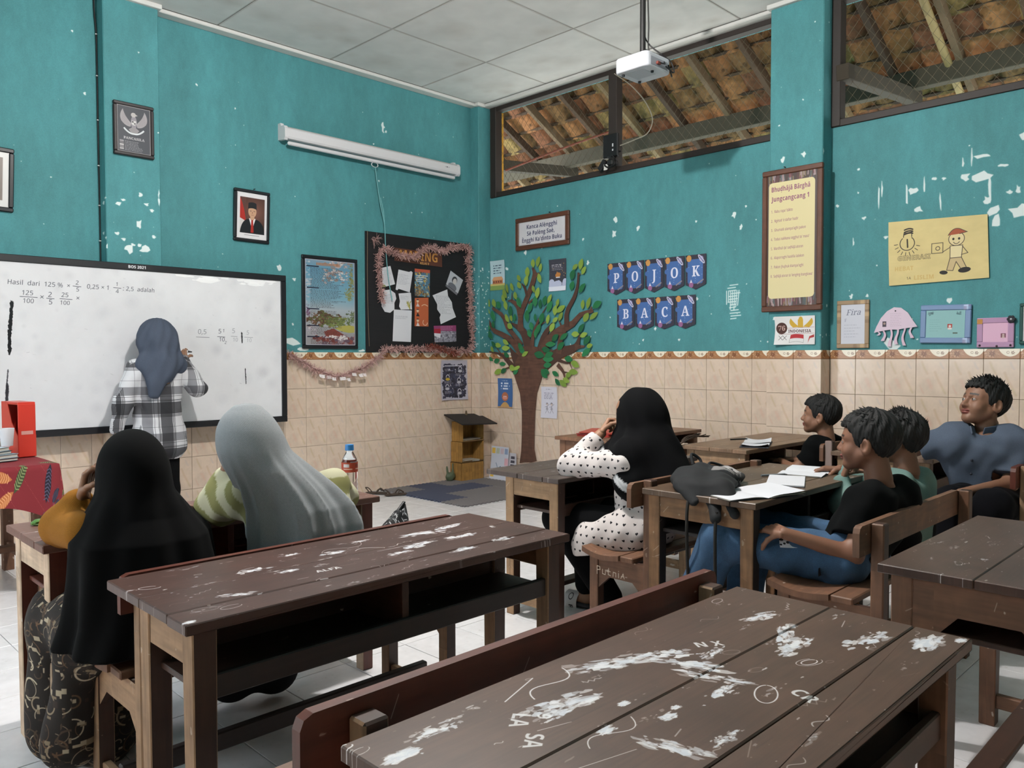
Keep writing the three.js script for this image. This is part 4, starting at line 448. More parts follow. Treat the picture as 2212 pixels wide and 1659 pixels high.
// cappuccino-style info poster, projection screen, cord, cable
pinned('wall_poster', 'dark blue poster with six small ring drawings on the tiles', 'poster', 'f', .355, .4, -.408, 1.008, .014, drawn(.355, .4, 800, (x, w, h, r) => { x.fillStyle = '#b3aebb'; x.fillRect(0, 0, w, h); for (let i = 0; i < 520; i++) chip(x, w * (.08 + .84 * r()), h * (.12 + .8 * r()), 6 + r() * 14, r, ['#33313f', '#3c3a4c', '#2b2833', '#3f4158'][i % 4]); x.strokeStyle = '#cfccd4'; for (const [a, b] of [[.72, .22], [.26, .42], [.68, .5], [.24, .66], [.7, .78]]) { x.lineWidth = 6; x.beginPath(); x.arc(w * a, h * b, w * .06, 2.8, 6.6); x.stroke(); x.fillStyle = a === .26 ? '#c9a93a' : '#bbb8c2'; x.beginPath(); x.ellipse(w * a, h * (b + .055), w * .08, h * .035, 0, 0, 7); x.fill(); } for (const [a, b] of [[.14, .22], [.55, .34], [.14, .53], [.55, .6], [.14, .78]]) lines(x, w * a, h * b, w * .34, 3, h * .022, 'rgba(205,203,214,.8)', 3, r, .5); x.fillStyle = '#d0cdd8'; x.fillRect(w * .14, h * .13, w * .66, h * .022); }), { curl: .01 });
{ const t = thing('projection_screen', 'rolled-up white projection screen case with a pull ring', 'projection screen', [-1.36, 3.095, 0]), WM = std('#d4d3d6', .45), L = 1.86; t.rotation.z = -.002;
  part('case', prism([[.03, -.045], [.10, -.045], [.108, -.03], [.108, .03], [.095, .047], [.04, .047], [.03, .035]].map(([z, y]) => [z, y]), L, 'zy', 'x'), WM, t); part('top_lip', box2(-L / 2, L / 2, .038, .05, .028, .10, .003), std('#a9a6a4', .5), t);
  for (const s of [-1, 1]) { part('end_cap', prism([[.0, -.05], [.10, -.06], [.116, -.04], [.116, .03], [.10, .055], [.05, .06], [.04, .085], [.0, .085]], .03, 'zy', 'y').translate(s * (L / 2 + .012), 0, 0), WM, t); }
  part('weight_bar', new THREE.CapsuleGeometry(.017, L - .06, 6, 12).rotateZ(Math.PI / 2).translate(.01, -.074, .066), WM, t); part('pull_ring', new THREE.TorusGeometry(.035, .004, 8, 24).scale(1, .6, 1).translate(-.035, -.108, .07), WM, t);
  part('maker_badge', new THREE.PlaneGeometry(.07, .024).translate(.80, .005, .1093), drawn(.07, .024, 1600, (x, w, h) => { x.fillStyle = '#d4d3d6'; x.fillRect(0, 0, w, h); lines(x, 6, h * .5, w * .8, 1, 9, '#3b3f4a', 12, rngOf(3), .1); }), t); }
{ const t = thing('pull_cord', 'thin teal plastic cord hanging from the projection screen ring', 'cord', [-1.39, 2.97, .07]); part('cord', tube([[0, 0, 0], [.03, -.16, -.01], [.06, -.32, -.01], [.10, -.5, -.005], [.13, -.7, -.03], [.16, -1.0, -.03], [.2, -1.2, -.028]], .0045, 40, 6), std('#6fa9ad', .6), t); part('loop', tube([[.055, -.27, .0], [.085, -.4, .005], [.10, -.52, 0]], .004, 20, 6), std('#6fa9ad', .6), t); }
{ const t = thing('wall_cable', 'black electric cable clipped down the side of the front pillar', 'cable', [-3.722, 2.8, .012]); part('cable', tube([[-.01, .99, 0], [-.008, .86, 0], [0, .75, .002], [.002, 0, 0], [.004, -.5, 0], [.004, -.9, 0]], .0055, 50, 7), std('#17191b', .5), t); for (const y of [.72, .43, .12, -.2, -.48, -.73]) part('cable_clip', cbox(.018, .007, .012, .001).translate(.002, y, .004), std('#c9c9c9', .5), t); }
// ---- right wall
framed('framed_sign', 'brown framed white sign reading Kanca Alèngghi Sè Palèng Saè', 'sign', 'r', .508, 1.209, 2.291, 2.607, 0, .045, BROWNF, drawn(.61, .226, 900, (x, w, h, r) => { x.fillStyle = '#b8b4b6'; x.fillRect(0, 0, w, h); x.fillStyle = '#d0cdd2'; x.beginPath(); x.roundRect(8, 6, w - 16, h - 12, 16); x.fill(); noisy(x, w, h, .08, (i, j) => fbm(i / 60, j / 60)); const f = 'bold %px sans-serif', z = h * .25; fit(x, 'Kanca Alèngghi', w / 2, h * .32, w * .66, z, f, '#2b2f55'); fit(x, 'Sè Palèng Saè,', w * .48, h * .6, w * .6, z, f, '#2b2f55'); fit(x, "Èngghi Ka'ḍinto Buku", w / 2, h * .88, w * .86, z, f, '#2b2f55'); }, .5), { depth: .03, nail: .1 });
pinned('wall_poster', 'small pale poster with a cottage on a green meadow', 'poster', 'r', .21, .3, .235, 2.073, .006, drawn(.21, .3, 900, (x, w, h, r) => { x.fillStyle = '#b5cdd4'; x.fillRect(0, 0, w, h); for (let i = 0; i < 4; i++) lines(x, w * .2, h * (.17 + i * .085), w * .62, 1, 9, '#3d4f66', 8, r, .2); x.fillStyle = '#7f9a52'; x.fillRect(0, h * .84, w, h); x.fillStyle = '#c3b26a'; x.fillRect(0, h * .78, w, h * .07); x.fillStyle = '#b9744d'; x.fillRect(w * .15, h * .62, w * .7, h * .17); x.fillStyle = '#d19a70'; x.beginPath(); x.moveTo(w * .1, h * .66); x.lineTo(w * .22, h * .55); x.lineTo(w * .78, h * .55); x.lineTo(w * .9, h * .66); x.fill(); x.fillStyle = '#6d3f33'; for (let i = 0; i < 4; i++) x.fillRect(w * (.2 + i * .16), h * .69, w * .08, h * .06); }));
pinned('wall_poster', 'small night sky poster with a fox reading on a cloud', 'poster', 'r', .215, .3, 1.055, 2.016, .006, drawn(.215, .3, 900, (x, w, h, r) => { x.fillStyle = '#3b3c47'; x.fillRect(0, 0, w, h); for (let i = 0; i < 40; i++) { x.fillStyle = i % 5 ? '#8d8a80' : '#d0a24c'; x.beginPath(); x.arc(r() * w, r() * h * .6, i % 5 ? 1.4 : 3.4, 0, 7); x.fill(); } for (let i = 0; i < 4; i++) lines(x, w * .15, h * (.18 + i * .05), w * .7, 1, 9, '#b5b3bd', i < 2 ? 6 : 3, r, .2); x.fillStyle = '#b9bfd8'; for (let i = 0; i < 26; i++) { x.beginPath(); x.arc(r() * w, h * (.72 + .28 * r()), 12 + r() * 22, 0, 7); x.fill(); } x.fillStyle = '#dfe2ee'; x.fillRect(0, h * .86, w, h * .14); x.fillStyle = '#b87a3c'; x.beginPath(); x.ellipse(w * .52, h * .5, w * .16, h * .075, -.2, 0, 7); x.fill(); x.beginPath(); x.moveTo(w * .42, h * .47); x.lineTo(w * .46, h * .38); x.lineTo(w * .53, h * .45); x.fill(); x.fillStyle = '#e8e6ea'; x.fillRect(w * .4, h * .56, w * .24, h * .03); }));
{ const pen = (ch) => drawn(.2, .25, 620, (x, w, h, r) => { x.fillStyle = '#33303f'; x.fillRect(0, 0, w, h); r = rngOf(4); for (let i = 0; i < 26; i++) { x.fillStyle = '#8d8a95'; x.fillRect(r() * w, r() * h, 1.6, 1.6); } x.fillStyle = '#4266a0'; x.beginPath(); x.roundRect(w * .11, h * .13, w * .74, h * .7, 12); x.fill(); x.beginPath(); x.arc(w * .1, h * .42, w * .09, 0, 7); x.fill(); x.fillStyle = '#c68f4e'; x.beginPath(); x.arc(w * .17, h * .1, w * .12, 0, 7); x.fill(); x.fillRect(w * .02, h * .06, w * .1, h * .02); x.fillStyle = '#8d88b5'; x.beginPath(); x.arc(w * .77, h * .13, w * .1, 0, 7); x.fill(); x.strokeStyle = '#c9c6da'; x.lineWidth = 5; x.beginPath(); x.ellipse(w * .77, h * .14, w * .2, h * .04, .8, 0, 7); x.stroke(); x.fillStyle = '#95618d'; x.beginPath(); x.arc(w * .28, h * .86, w * .11, 0, 7); x.fill(); x.fillStyle = '#d8d5e2'; x.beginPath(); x.moveTo(w * .22, h * .8); x.lineTo(w * .28, h * .7); x.lineTo(w * .34, h * .8); x.fill(); x.strokeStyle = '#8d8388'; x.lineWidth = 6; x.beginPath(); x.moveTo(w * .58, h * .84); x.lineTo(w * .88, h * .72); x.stroke(); for (let i = 0; i < 12; i++) { x.fillStyle = '#b9cbe8'; x.fillRect(w * (.15 + .65 * r()), h * (.2 + .6 * r()), 2.6, 2.6); } txt(x, ch, w * .5, h * .62, `bold ${h * .42}px serif`, '#dcdcec'); txt(x, ch, w * .505, h * .62, `bold ${h * .42}px serif`, '#dcdcec'); }, .6);
  const mats = {}; const row = (word, zs, top, bot, tip, labels) => [...word].forEach((ch, i) => { const z0 = zs[i], z1 = zs[i + 1], u = (z0 + z1) / 2, yb = bot; const [g, a, y] = cutout([[z0 + .002, yb], [z0 + .002, top], [z1 - .002, top], [z1 - .002, yb], [u, yb - tip]], .0012); const [pos, ry] = hang('r', a, y, .006 + .003 * (i % 2)); const m = solo('letter_pennant', g, mats[ch] = mats[ch] || pen(ch), pos, labels[i], 'pennant', 'blue space pennants spelling POJOK BACA'); m.rotation.y = ry - .03; });
  row('POJOK', [1.648, 1.856, 2.054, 2.256, 2.46, 2.662], 2.07, 1.828, .042, ['blue space pennant with the letter P', 'pennant with the letter O between P and J', 'blue space pennant with the letter J', 'pennant with the letter O before the K', 'blue space pennant with the letter K']);
  row('BACA', [1.756, 1.956, 2.159, 2.363, 2.568], 1.745, 1.505, .035, ['blue space pennant with the letter B', 'pennant with the letter A between B and C', 'blue space pennant with the letter C', 'pennant with the letter A ending the lower row']); }
framed('sign_board', 'tall brown framed yellow board of eight numbered class rules', 'sign', 'r', 3.226, 3.683, 1.566, 2.598, PR[2], .04, BROWNF, drawn(.377, .952, 900, (x, w, h, r) => { x.fillStyle = '#4a3a38'; x.fillRect(0, 0, w, h); for (let i = 0; i < 130; i++) { x.save(); x.translate(r() * w, r() < .5 ? r() * h * .09 : h * (.93 + .07 * r())); x.rotate((r() - .5) * .3); x.fillStyle = ['#7a4a50', '#8d7f86', '#5a3a3c', '#7d6a52', '#4f5a5a', '#a08a8a'][i % 6]; x.fillRect(0, -24, 5 + r() * 9, 48); x.restore(); } x.fillStyle = '#d9cc9c'; x.beginPath(); x.roundRect(w * .03, h * .055, w * .92, h * .885, 26); x.fill();
  const M = '#85446a', f = (s) => `${Math.round(h * s)}px sans-serif`; fit(x, 'Bhuḍhâjâ Bârghâ', w * .47, h * .125, w * .78, h * .05, 'bold %px sans-serif', M); fit(x, 'Jungcangcang 1', w * .47, h * .198, w * .76, h * .05, 'bold %px sans-serif', M); ["1.  Rabu rapa' bâkto", "2.  Ngèssè' è daftar hadir", "3.  Ghumatè alampa'aghi pakon", "4.  Todus nalèkana segghut ta' maso'", "5.  Mardhuli ḍa' saḍhâjâ atoran", '6.  Alaporraghi hasèlla lalakon', "7.  Pakon jhujhuk èlampa'aghi", "8.  Saḍhâjâ atoran ta' kengèng èsangkowa'"].forEach((s, i) => fit(x, s, w * .08, h * (.285 + i * .0705), w * [.44, .55, .7, .77, .65, .67, .66, .84][i], h * .029, '%px sans-serif', M, 'left')); }, .45), { depth: .03, nail: -.06 });
{ const [g, a, y] = cutout([[4.07, 2.148], [4.667, 2.128], [4.682, 1.73], [4.08, 1.717], [4.072, 1.95]], .0014); const [pos, ry] = hang('r', a, y, .01); const m = solo('drawing', g, drawn(.61, .43, 1000, (x, w, h, r) => { x.fillStyle = '#d8c58c'; x.fillRect(0, 0, w, h); noisy(x, w, h, .07, (i, j) => fbm(i / 90, j / 50)); const X = (a) => a * w, Y = (a) => a * h; x.strokeStyle = '#3a3330'; x.lineWidth = 5; x.lineCap = 'round'; x.beginPath(); x.arc(X(.2), Y(.36), X(.075), -.9, 4.0); x.stroke(); x.beginPath(); x.moveTo(X(.16), Y(.26)); x.lineTo(X(.165), Y(.2)); x.lineTo(X(.245), Y(.19)); x.lineTo(X(.245), Y(.26)); x.stroke(); x.lineWidth = 9; for (let i = 0; i < 3; i++) { x.beginPath(); x.moveTo(X(.17), Y(.15 + i * .035)); x.quadraticCurveTo(X(.22), Y(.12 + i * .035), X(.255), Y(.15 + i * .03)); x.stroke(); } x.beginPath(); x.moveTo(X(.2), Y(.3)); x.lineTo(X(.205), Y(.42)); x.stroke(); x.lineWidth = 4; for (let i = 0; i < 9; i++) { const a = .3 + i * .35; x.beginPath(); x.moveTo(X(.2 + Math.cos(a) * .1), Y(.36 + Math.sin(a) * .14)); x.lineTo(X(.2 + Math.cos(a) * .135), Y(.36 + Math.sin(a) * .19)); x.stroke(); }
  x.strokeStyle = '#8a7a5c'; x.lineWidth = 3; x.font = `bold ${Y(.1)}px sans-serif`; x.strokeText('GENERASI', X(.1), Y(.62)); x.fillStyle = 'rgba(195,150,80,.45)'; x.font = `bold ${Y(.09)}px sans-serif`; x.fillText('HEBAT', X(.07), Y(.78)); x.fillText('LISLIM', X(.27), Y(.93)); txt(x, '1A', X(.22), Y(.92), `${Y(.06)}px sans-serif`, '#4d4236');
  const P = X(.69), hd = Y(.36); x.fillStyle = '#dfcd9e'; x.strokeStyle = '#4a3f38'; x.lineWidth = 4; x.beginPath(); x.ellipse(P, hd, X(.075), Y(.1), 0, 0, 7); x.fill(); x.stroke(); x.fillStyle = '#a4553c'; x.beginPath(); x.moveTo(P - X(.08), hd - Y(.06)); x.quadraticCurveTo(P - X(.03), hd - Y(.2), P + X(.05), hd - Y(.13)); x.lineTo(P + X(.1), hd - Y(.09)); x.lineTo(P + X(.03), hd - Y(.07)); x.fill(); x.stroke(); x.fillStyle = '#2f2a28'; for (const s of [-.03, .025]) { x.beginPath(); x.ellipse(P + X(s), hd, X(.011), Y(.018), 0, 0, 7); x.fill(); } x.beginPath(); x.arc(P, hd + Y(.03), X(.03), .4, 2.7); x.stroke();
  x.fillStyle = '#e3d3a6'; x.beginPath(); x.moveTo(P - X(.06), Y(.46)); x.lineTo(P + X(.06), Y(.46)); x.lineTo(P + X(.05), Y(.64)); x.lineTo(P - X(.06), Y(.64)); x.closePath(); x.fill(); x.stroke(); x.fillStyle = '#c9b287'; x.beginPath(); x.moveTo(P - X(.06), Y(.64)); x.lineTo(P - X(.09), Y(.82)); x.lineTo(P - X(.03), Y(.83)); x.lineTo(P, Y(.7)); x.lineTo(P + X(.05), Y(.82)); x.lineTo(P + X(.1), Y(.8)); x.lineTo(P + X(.05), Y(.64)); x.closePath(); x.fill(); x.stroke(); x.beginPath(); x.moveTo(P + X(.06), Y(.48)); x.lineTo(P + X(.11), Y(.58)); x.lineTo(P + X(.05), Y(.6)); x.stroke(); x.beginPath(); x.moveTo(P - X(.06), Y(.48)); x.lineTo(P - X(.13), Y(.54)); x.stroke(); x.strokeRect(P - X(.24), Y(.4), X(.11), Y(.15)); x.beginPath(); x.arc(P - X(.18), Y(.48), X(.02), 0, 7); x.stroke(); x.fillStyle = '#2f2b2a'; x.beginPath(); x.ellipse(P - X(.12), Y(.85), X(.04), Y(.03), .1, 0, 7); x.fill(); x.beginPath(); x.ellipse(P + X(.08), Y(.83), X(.06), Y(.04), -.1, 0, 7); x.fill(); }), pos, 'large yellow drawing of a bulb and a boy in a red cap', 'drawing'); m.rotation.y = ry; }
pinned('drawing', 'white drawing with yellow wings, INDONESIA and a red flag', 'drawing', 'r', .3, .205, 3.48, 1.427, PR[2] + .008, drawn(.3, .205, 1100, (x, w, h) => { x.fillStyle = '#e0dede'; x.fillRect(0, 0, w, h); const X = (a) => a * w, Y = (a) => a * h; x.fillStyle = '#c8a23a'; for (const s of [-1, 1]) { x.beginPath(); x.moveTo(X(.66 + s * .04), Y(.38)); x.quadraticCurveTo(X(.66 + s * .14), Y(.3), X(.66 + s * .26), Y(.08)); x.quadraticCurveTo(X(.66 + s * .34), Y(.26), X(.66 + s * .2), Y(.4)); x.fill(); } x.fillRect(X(.58), Y(.12), X(.13), Y(.28)); x.beginPath(); x.arc(X(.65), Y(.1), X(.05), 0, 7); x.fill(); x.fillStyle = '#4a2d28'; x.beginPath(); x.arc(X(.17), Y(.42), X(.14), 0, 7); x.fill(); txt(x, '76', X(.17), Y(.5), `bold ${Y(.24)}px serif`, '#c9a9a0'); txt(x, 'INDONESIA', X(.62), Y(.58), `bold ${Y(.15)}px sans-serif`, '#55322f'); x.strokeStyle = '#8d3a3a'; x.lineWidth = 2; x.beginPath(); x.moveTo(X(.3), Y(.42)); x.lineTo(X(.98), Y(.4)); x.moveTo(X(.1), Y(.63)); x.lineTo(X(.98), Y(.61)); x.stroke(); x.fillStyle = '#b4343a'; x.beginPath(); x.moveTo(X(.4), Y(.66)); x.quadraticCurveTo(X(.52), Y(.6), X(.72), Y(.66)); x.lineTo(X(.72), Y(.8)); x.quadraticCurveTo(X(.52), Y(.74), X(.38), Y(.8)); x.fill(); x.strokeStyle = '#6d6a6a'; x.beginPath(); x.moveTo(X(.38), Y(.8)); x.lineTo(X(.36), Y(.93)); x.quadraticCurveTo(X(.55), Y(.86), X(.71), Y(.94)); x.lineTo(X(.72), Y(.8)); x.stroke(); x.strokeStyle = '#3d3535'; x.lineWidth = 3; for (const s of [0, .1]) { x.beginPath(); x.moveTo(X(.1 + s), Y(.68)); x.lineTo(X(.2 + s), Y(.84)); x.moveTo(X(.2 + s), Y(.68)); x.lineTo(X(.1 + s), Y(.84)); x.stroke(); } x.fillStyle = '#a83a3a'; x.beginPath(); x.moveTo(X(.98), Y(.65)); x.lineTo(X(.86), Y(.72)); x.lineTo(X(.82), Y(.95)); x.lineTo(X(.88), Y(.78)); x.lineTo(X(.98), Y(.75)); x.fill(); }), { curl: .012 });
const glitter = (cols, seed) => drawn(.3, .3, 500, (x, w, h) => { const r = rngOf(seed); x.fillStyle = cols[0]; x.fillRect(0, 0, w, h); for (let i = 0; i < 1400; i++) { x.fillStyle = cols[Math.floor(r() * cols.length)]; x.fillRect(r() * w, r() * h, 2 + r() * 3, 2 + r() * 3); } }, .35);
framed('framed_sheet', 'gold glitter frame round a white sheet with a handwritten name', 'frame', 'r', 3.725, 3.95, 1.296, 1.632, .004, .03, glitter(['#9d8262', '#b89a74', '#866b4e', '#d2b990'], 1), drawn(.165, .276, 1000, (x, w, h, r) => { x.fillStyle = '#cfd0da'; x.fillRect(0, 0, w, h); txt(x, 'Fira', w * .52, h * .27, `italic ${w * .32}px serif`, '#6a6d80'); txt(x, 'F', w * .2, h * .43, `${w * .16}px serif`, '#8386a0'); lines(x, w * .14, h * .52, w * .7, 5, h * .075, 'rgba(140,142,160,.6)', 3, r, .4); }), { depth: .012, group: 'hand-made frames above the tile border' });
{ const base = [[3.985, 1.40], [4.0, 1.44], [4.03, 1.50], [4.07, 1.545], [4.115, 1.57], [4.16, 1.565], [4.205, 1.53], [4.235, 1.48], [4.265, 1.435], [4.22, 1.43], [4.18, 1.425], [4.14, 1.418], [4.10, 1.42], [4.06, 1.415], [4.02, 1.408]], [g, a, y] = cutout(base, .004), [pos, ry] = hang('r', a, y, .012), t = thing('paper_jellyfish', 'pale pink paper jellyfish with wavy tentacles', 'paper decoration', pos, ry, 'hand-made frames above the tile border'), pk = std('#dcc0d2', .8);
  part('bell', g, drawn(.28, .17, 900, (x, w, h, r) => { x.fillStyle = '#dcc8d8'; x.fillRect(0, 0, w, h); x.fillStyle = '#4d4550'; x.fillRect(w * .2, h * .55, w * .09, h * .22); x.fillStyle = '#a78f88'; x.beginPath(); x.arc(w * .245, h * .64, w * .028, 0, 7); x.fill(); lines(x, w * .38, h * .25, w * .3, 8, h * .07, 'rgba(150,135,150,.5)', 2, r); }), t);
  for (const [z, y0, l, w] of [[4.015, 1.412, .03, .016], [4.05, 1.418, .075, .02], [4.095, 1.42, .115, .02], [4.135, 1.42, .10, .02], [4.18, 1.425, .115, .018], [4.225, 1.43, .07, .02]]) { const pts = []; for (let i = 0; i <= 8; i++) { const q = i / 8; pts.push([z - a + .008 * Math.sin(q * 5 + z * 20) - w * (.3 + .3 * q * q), y0 - y - l * q]); } for (let i = 8; i >= 0; i--) { const q = i / 8; pts.push([z - a + .008 * Math.sin(q * 5 + z * 20) + w * (.3 + .3 * q * q), y0 - y - l * q]); } part('tentacle', new THREE.ExtrudeGeometry(new THREE.Shape(pts.map(p => new THREE.Vector2(...p))), { depth: .003, bevelEnabled: false }), pk, t); } part('pin', new THREE.SphereGeometry(.005, 8, 6).translate(.0, .06, .005), BLACKF, t); }
framed('framed_sheet', 'wide frame of silver blue glitter round a mint sheet', 'frame', 'r', 4.283, 4.586, 1.322, 1.572, .004, .036, glitter(['#6d87ae', '#b9cbe6', '#4d618c', '#e8eef6', '#7a7398'], 2), drawn(.231, .178, 1000, (x, w, h, r) => { x.fillStyle = '#92bdbe'; x.fillRect(0, 0, w, h); x.fillStyle = '#b0473f'; x.fillRect(w * .56, h * .5, w * .12, h * .15); x.fillStyle = '#e0d6d2'; x.beginPath(); x.arc(w * .62, h * .58, w * .035, 0, 7); x.fill(); x.fillRect(w * .57, h * .63, w * .1, h * .07); for (const a of [.12, .84]) for (let i = 0; i < 14; i++) chip(x, w * (a + (r() - .5) * .12), h * (.12 + (r() - .5) * .12), 3 + r() * 5, r, 'rgba(70,95,100,.4)'); lines(x, w * .1, h * .35, w * .32, 6, h * .08, 'rgba(100,140,145,.5)', 2, r); x.fillStyle = '#5d6a62'; x.fillRect(w * .7, h * .8, w * .12, h * .05); }), { depth: .016, lean: .02, group: 'hand-made frames above the tile border' });
{ const t = framed('framed_sheet', 'pink card frame with a dark flower on its corner', 'frame', 'r', 4.619, 4.824, 1.292, 1.478, .004, .034, std('#b993b4', .8), drawn(.137, .118, 1000, (x, w, h) => { x.fillStyle = '#e2b6d0'; x.fillRect(0, 0, w, h); x.fillStyle = '#7a4a58'; x.fillRect(w * .72, h * .55, w * .2, h * .22); x.fillStyle = '#cdb5b0'; x.beginPath(); x.arc(w * .82, h * .63, w * .05, 0, 7); x.fill(); x.fillRect(w * .77, h * .69, w * .1, h * .1); }), { depth: .012, group: 'hand-made frames above the tile border' }); const fl = []; for (let i = 0; i < 6; i++) fl.push(new THREE.SphereGeometry(.011, 8, 6).scale(1, 1, .4).translate(Math.cos(i * 1.047) * .014, Math.sin(i * 1.047) * .014, 0)); part('flower', merge(fl).translate(.088, .08, .012), std('#23242c', .7), t); part('flower_centre', new THREE.SphereGeometry(.007, 8, 6).translate(.088, .08, .016), std('#c9c9d0', .6), t); part('corner_patch', sheetGeo(.03, .03, .001).translate(-.085, .07, .0075), std('#c08a4a', .8), t); for (const [a, b] of [[-.085, -.08], [.01, -.085], [.085, -.08]]) part('bead', new THREE.SphereGeometry(.007, 8, 6).translate(a, b, .007), std('#3d2a36', .4), t); }
framed('framed_sheet', 'green trimmed frame with white beads at the edge of the view', 'frame', 'r', 4.852, 5.08, 1.31, 1.56, .004, .02, std('#1f4a45', .6), std('#cfcfd2', .8), { depth: .014, group: 'hand-made frames above the tile border' });
pinned('wall_poster', 'small blue poster with a brown round-headed figure beside the paper tree', 'poster', 'r', .21, .3, .349, .873, .012, drawn(.21, .3, 900, (x, w, h, r) => { x.fillStyle = '#3f659a'; x.fillRect(0, 0, w, h); for (let i = 0; i < 3; i++) lines(x, w * .2, h * (.17 + i * .09), w * .62, 1, 9, '#cdd6e4', 14, r, .05); lines(x, w * .28, h * .08, w * .42, 1, 9, '#93a9c6', 7, r, .05); x.fillStyle = '#b06a4a'; x.beginPath(); x.arc(w * .48, h * .62, w * .22, 0, 7); x.fill(); x.fillStyle = '#c59a5e'; x.beginPath(); x.moveTo(w * .15, h * .98); x.quadraticCurveTo(w * .48, h * .62, w * .82, h * .98); x.fill(); x.fillStyle = '#d8907a'; x.beginPath(); x.ellipse(w * .48, h * .66, w * .16, h * .06, 0, 0, 7); x.fill(); for (const s of [.42, .54]) { x.fillStyle = '#e8e6e2'; x.beginPath(); x.arc(w * s, h * .61, w * .03, 0, 7); x.fill(); } x.fillStyle = '#b8926a'; x.fillRect(0, h * .955, w, h * .05); }));
pinned('wall_poster', 'small white poster with a line drawing of two children', 'poster', 'r', .21, .302, .953, .801, .012, drawn(.21, .302, 900, (x, w, h, r) => { x.fillStyle = '#d2d0dc'; x.fillRect(0, 0, w, h); lines(x, w * .3, h * .08, w * .35, 1, 9, '#9a98aa', 6, r); for (let i = 0; i < 5; i++) lines(x, w * .18, h * (.2 + i * .045), w * .66, 1, 9, '#7d7a90', 5, r, .3); x.strokeStyle = '#4f4d58'; x.lineWidth = 2.5; for (const [a, s] of [[.36, 1], [.64, 1.15]]) { const b = h * .55; x.fillStyle = '#6a6672'; x.beginPath(); x.arc(w * a, b, w * .06 * s, 0, 7); x.fill(); x.fillStyle = '#cbb9b4'; x.beginPath(); x.arc(w * a, b + 4, w * .045 * s, 0, 7); x.fill(); x.fillStyle = '#9d99a6'; x.beginPath(); x.moveTo(w * (a - .08), b + h * .18); x.lineTo(w * a, b + h * .05); x.lineTo(w * (a + .08), b + h * .18); x.fill(); x.beginPath(); x.moveTo(w * a, b + h * .18); x.lineTo(w * (a - .1), b + h * .3); x.moveTo(w * a, b + h * .18); x.lineTo(w * (a + .12), b + h * .29); x.moveTo(w * a, b + h * .08); x.lineTo(w * (a + .15), b); x.moveTo(w * a, b + h * .08); x.lineTo(w * (a - .13), b + h * .1); x.stroke(); } }));
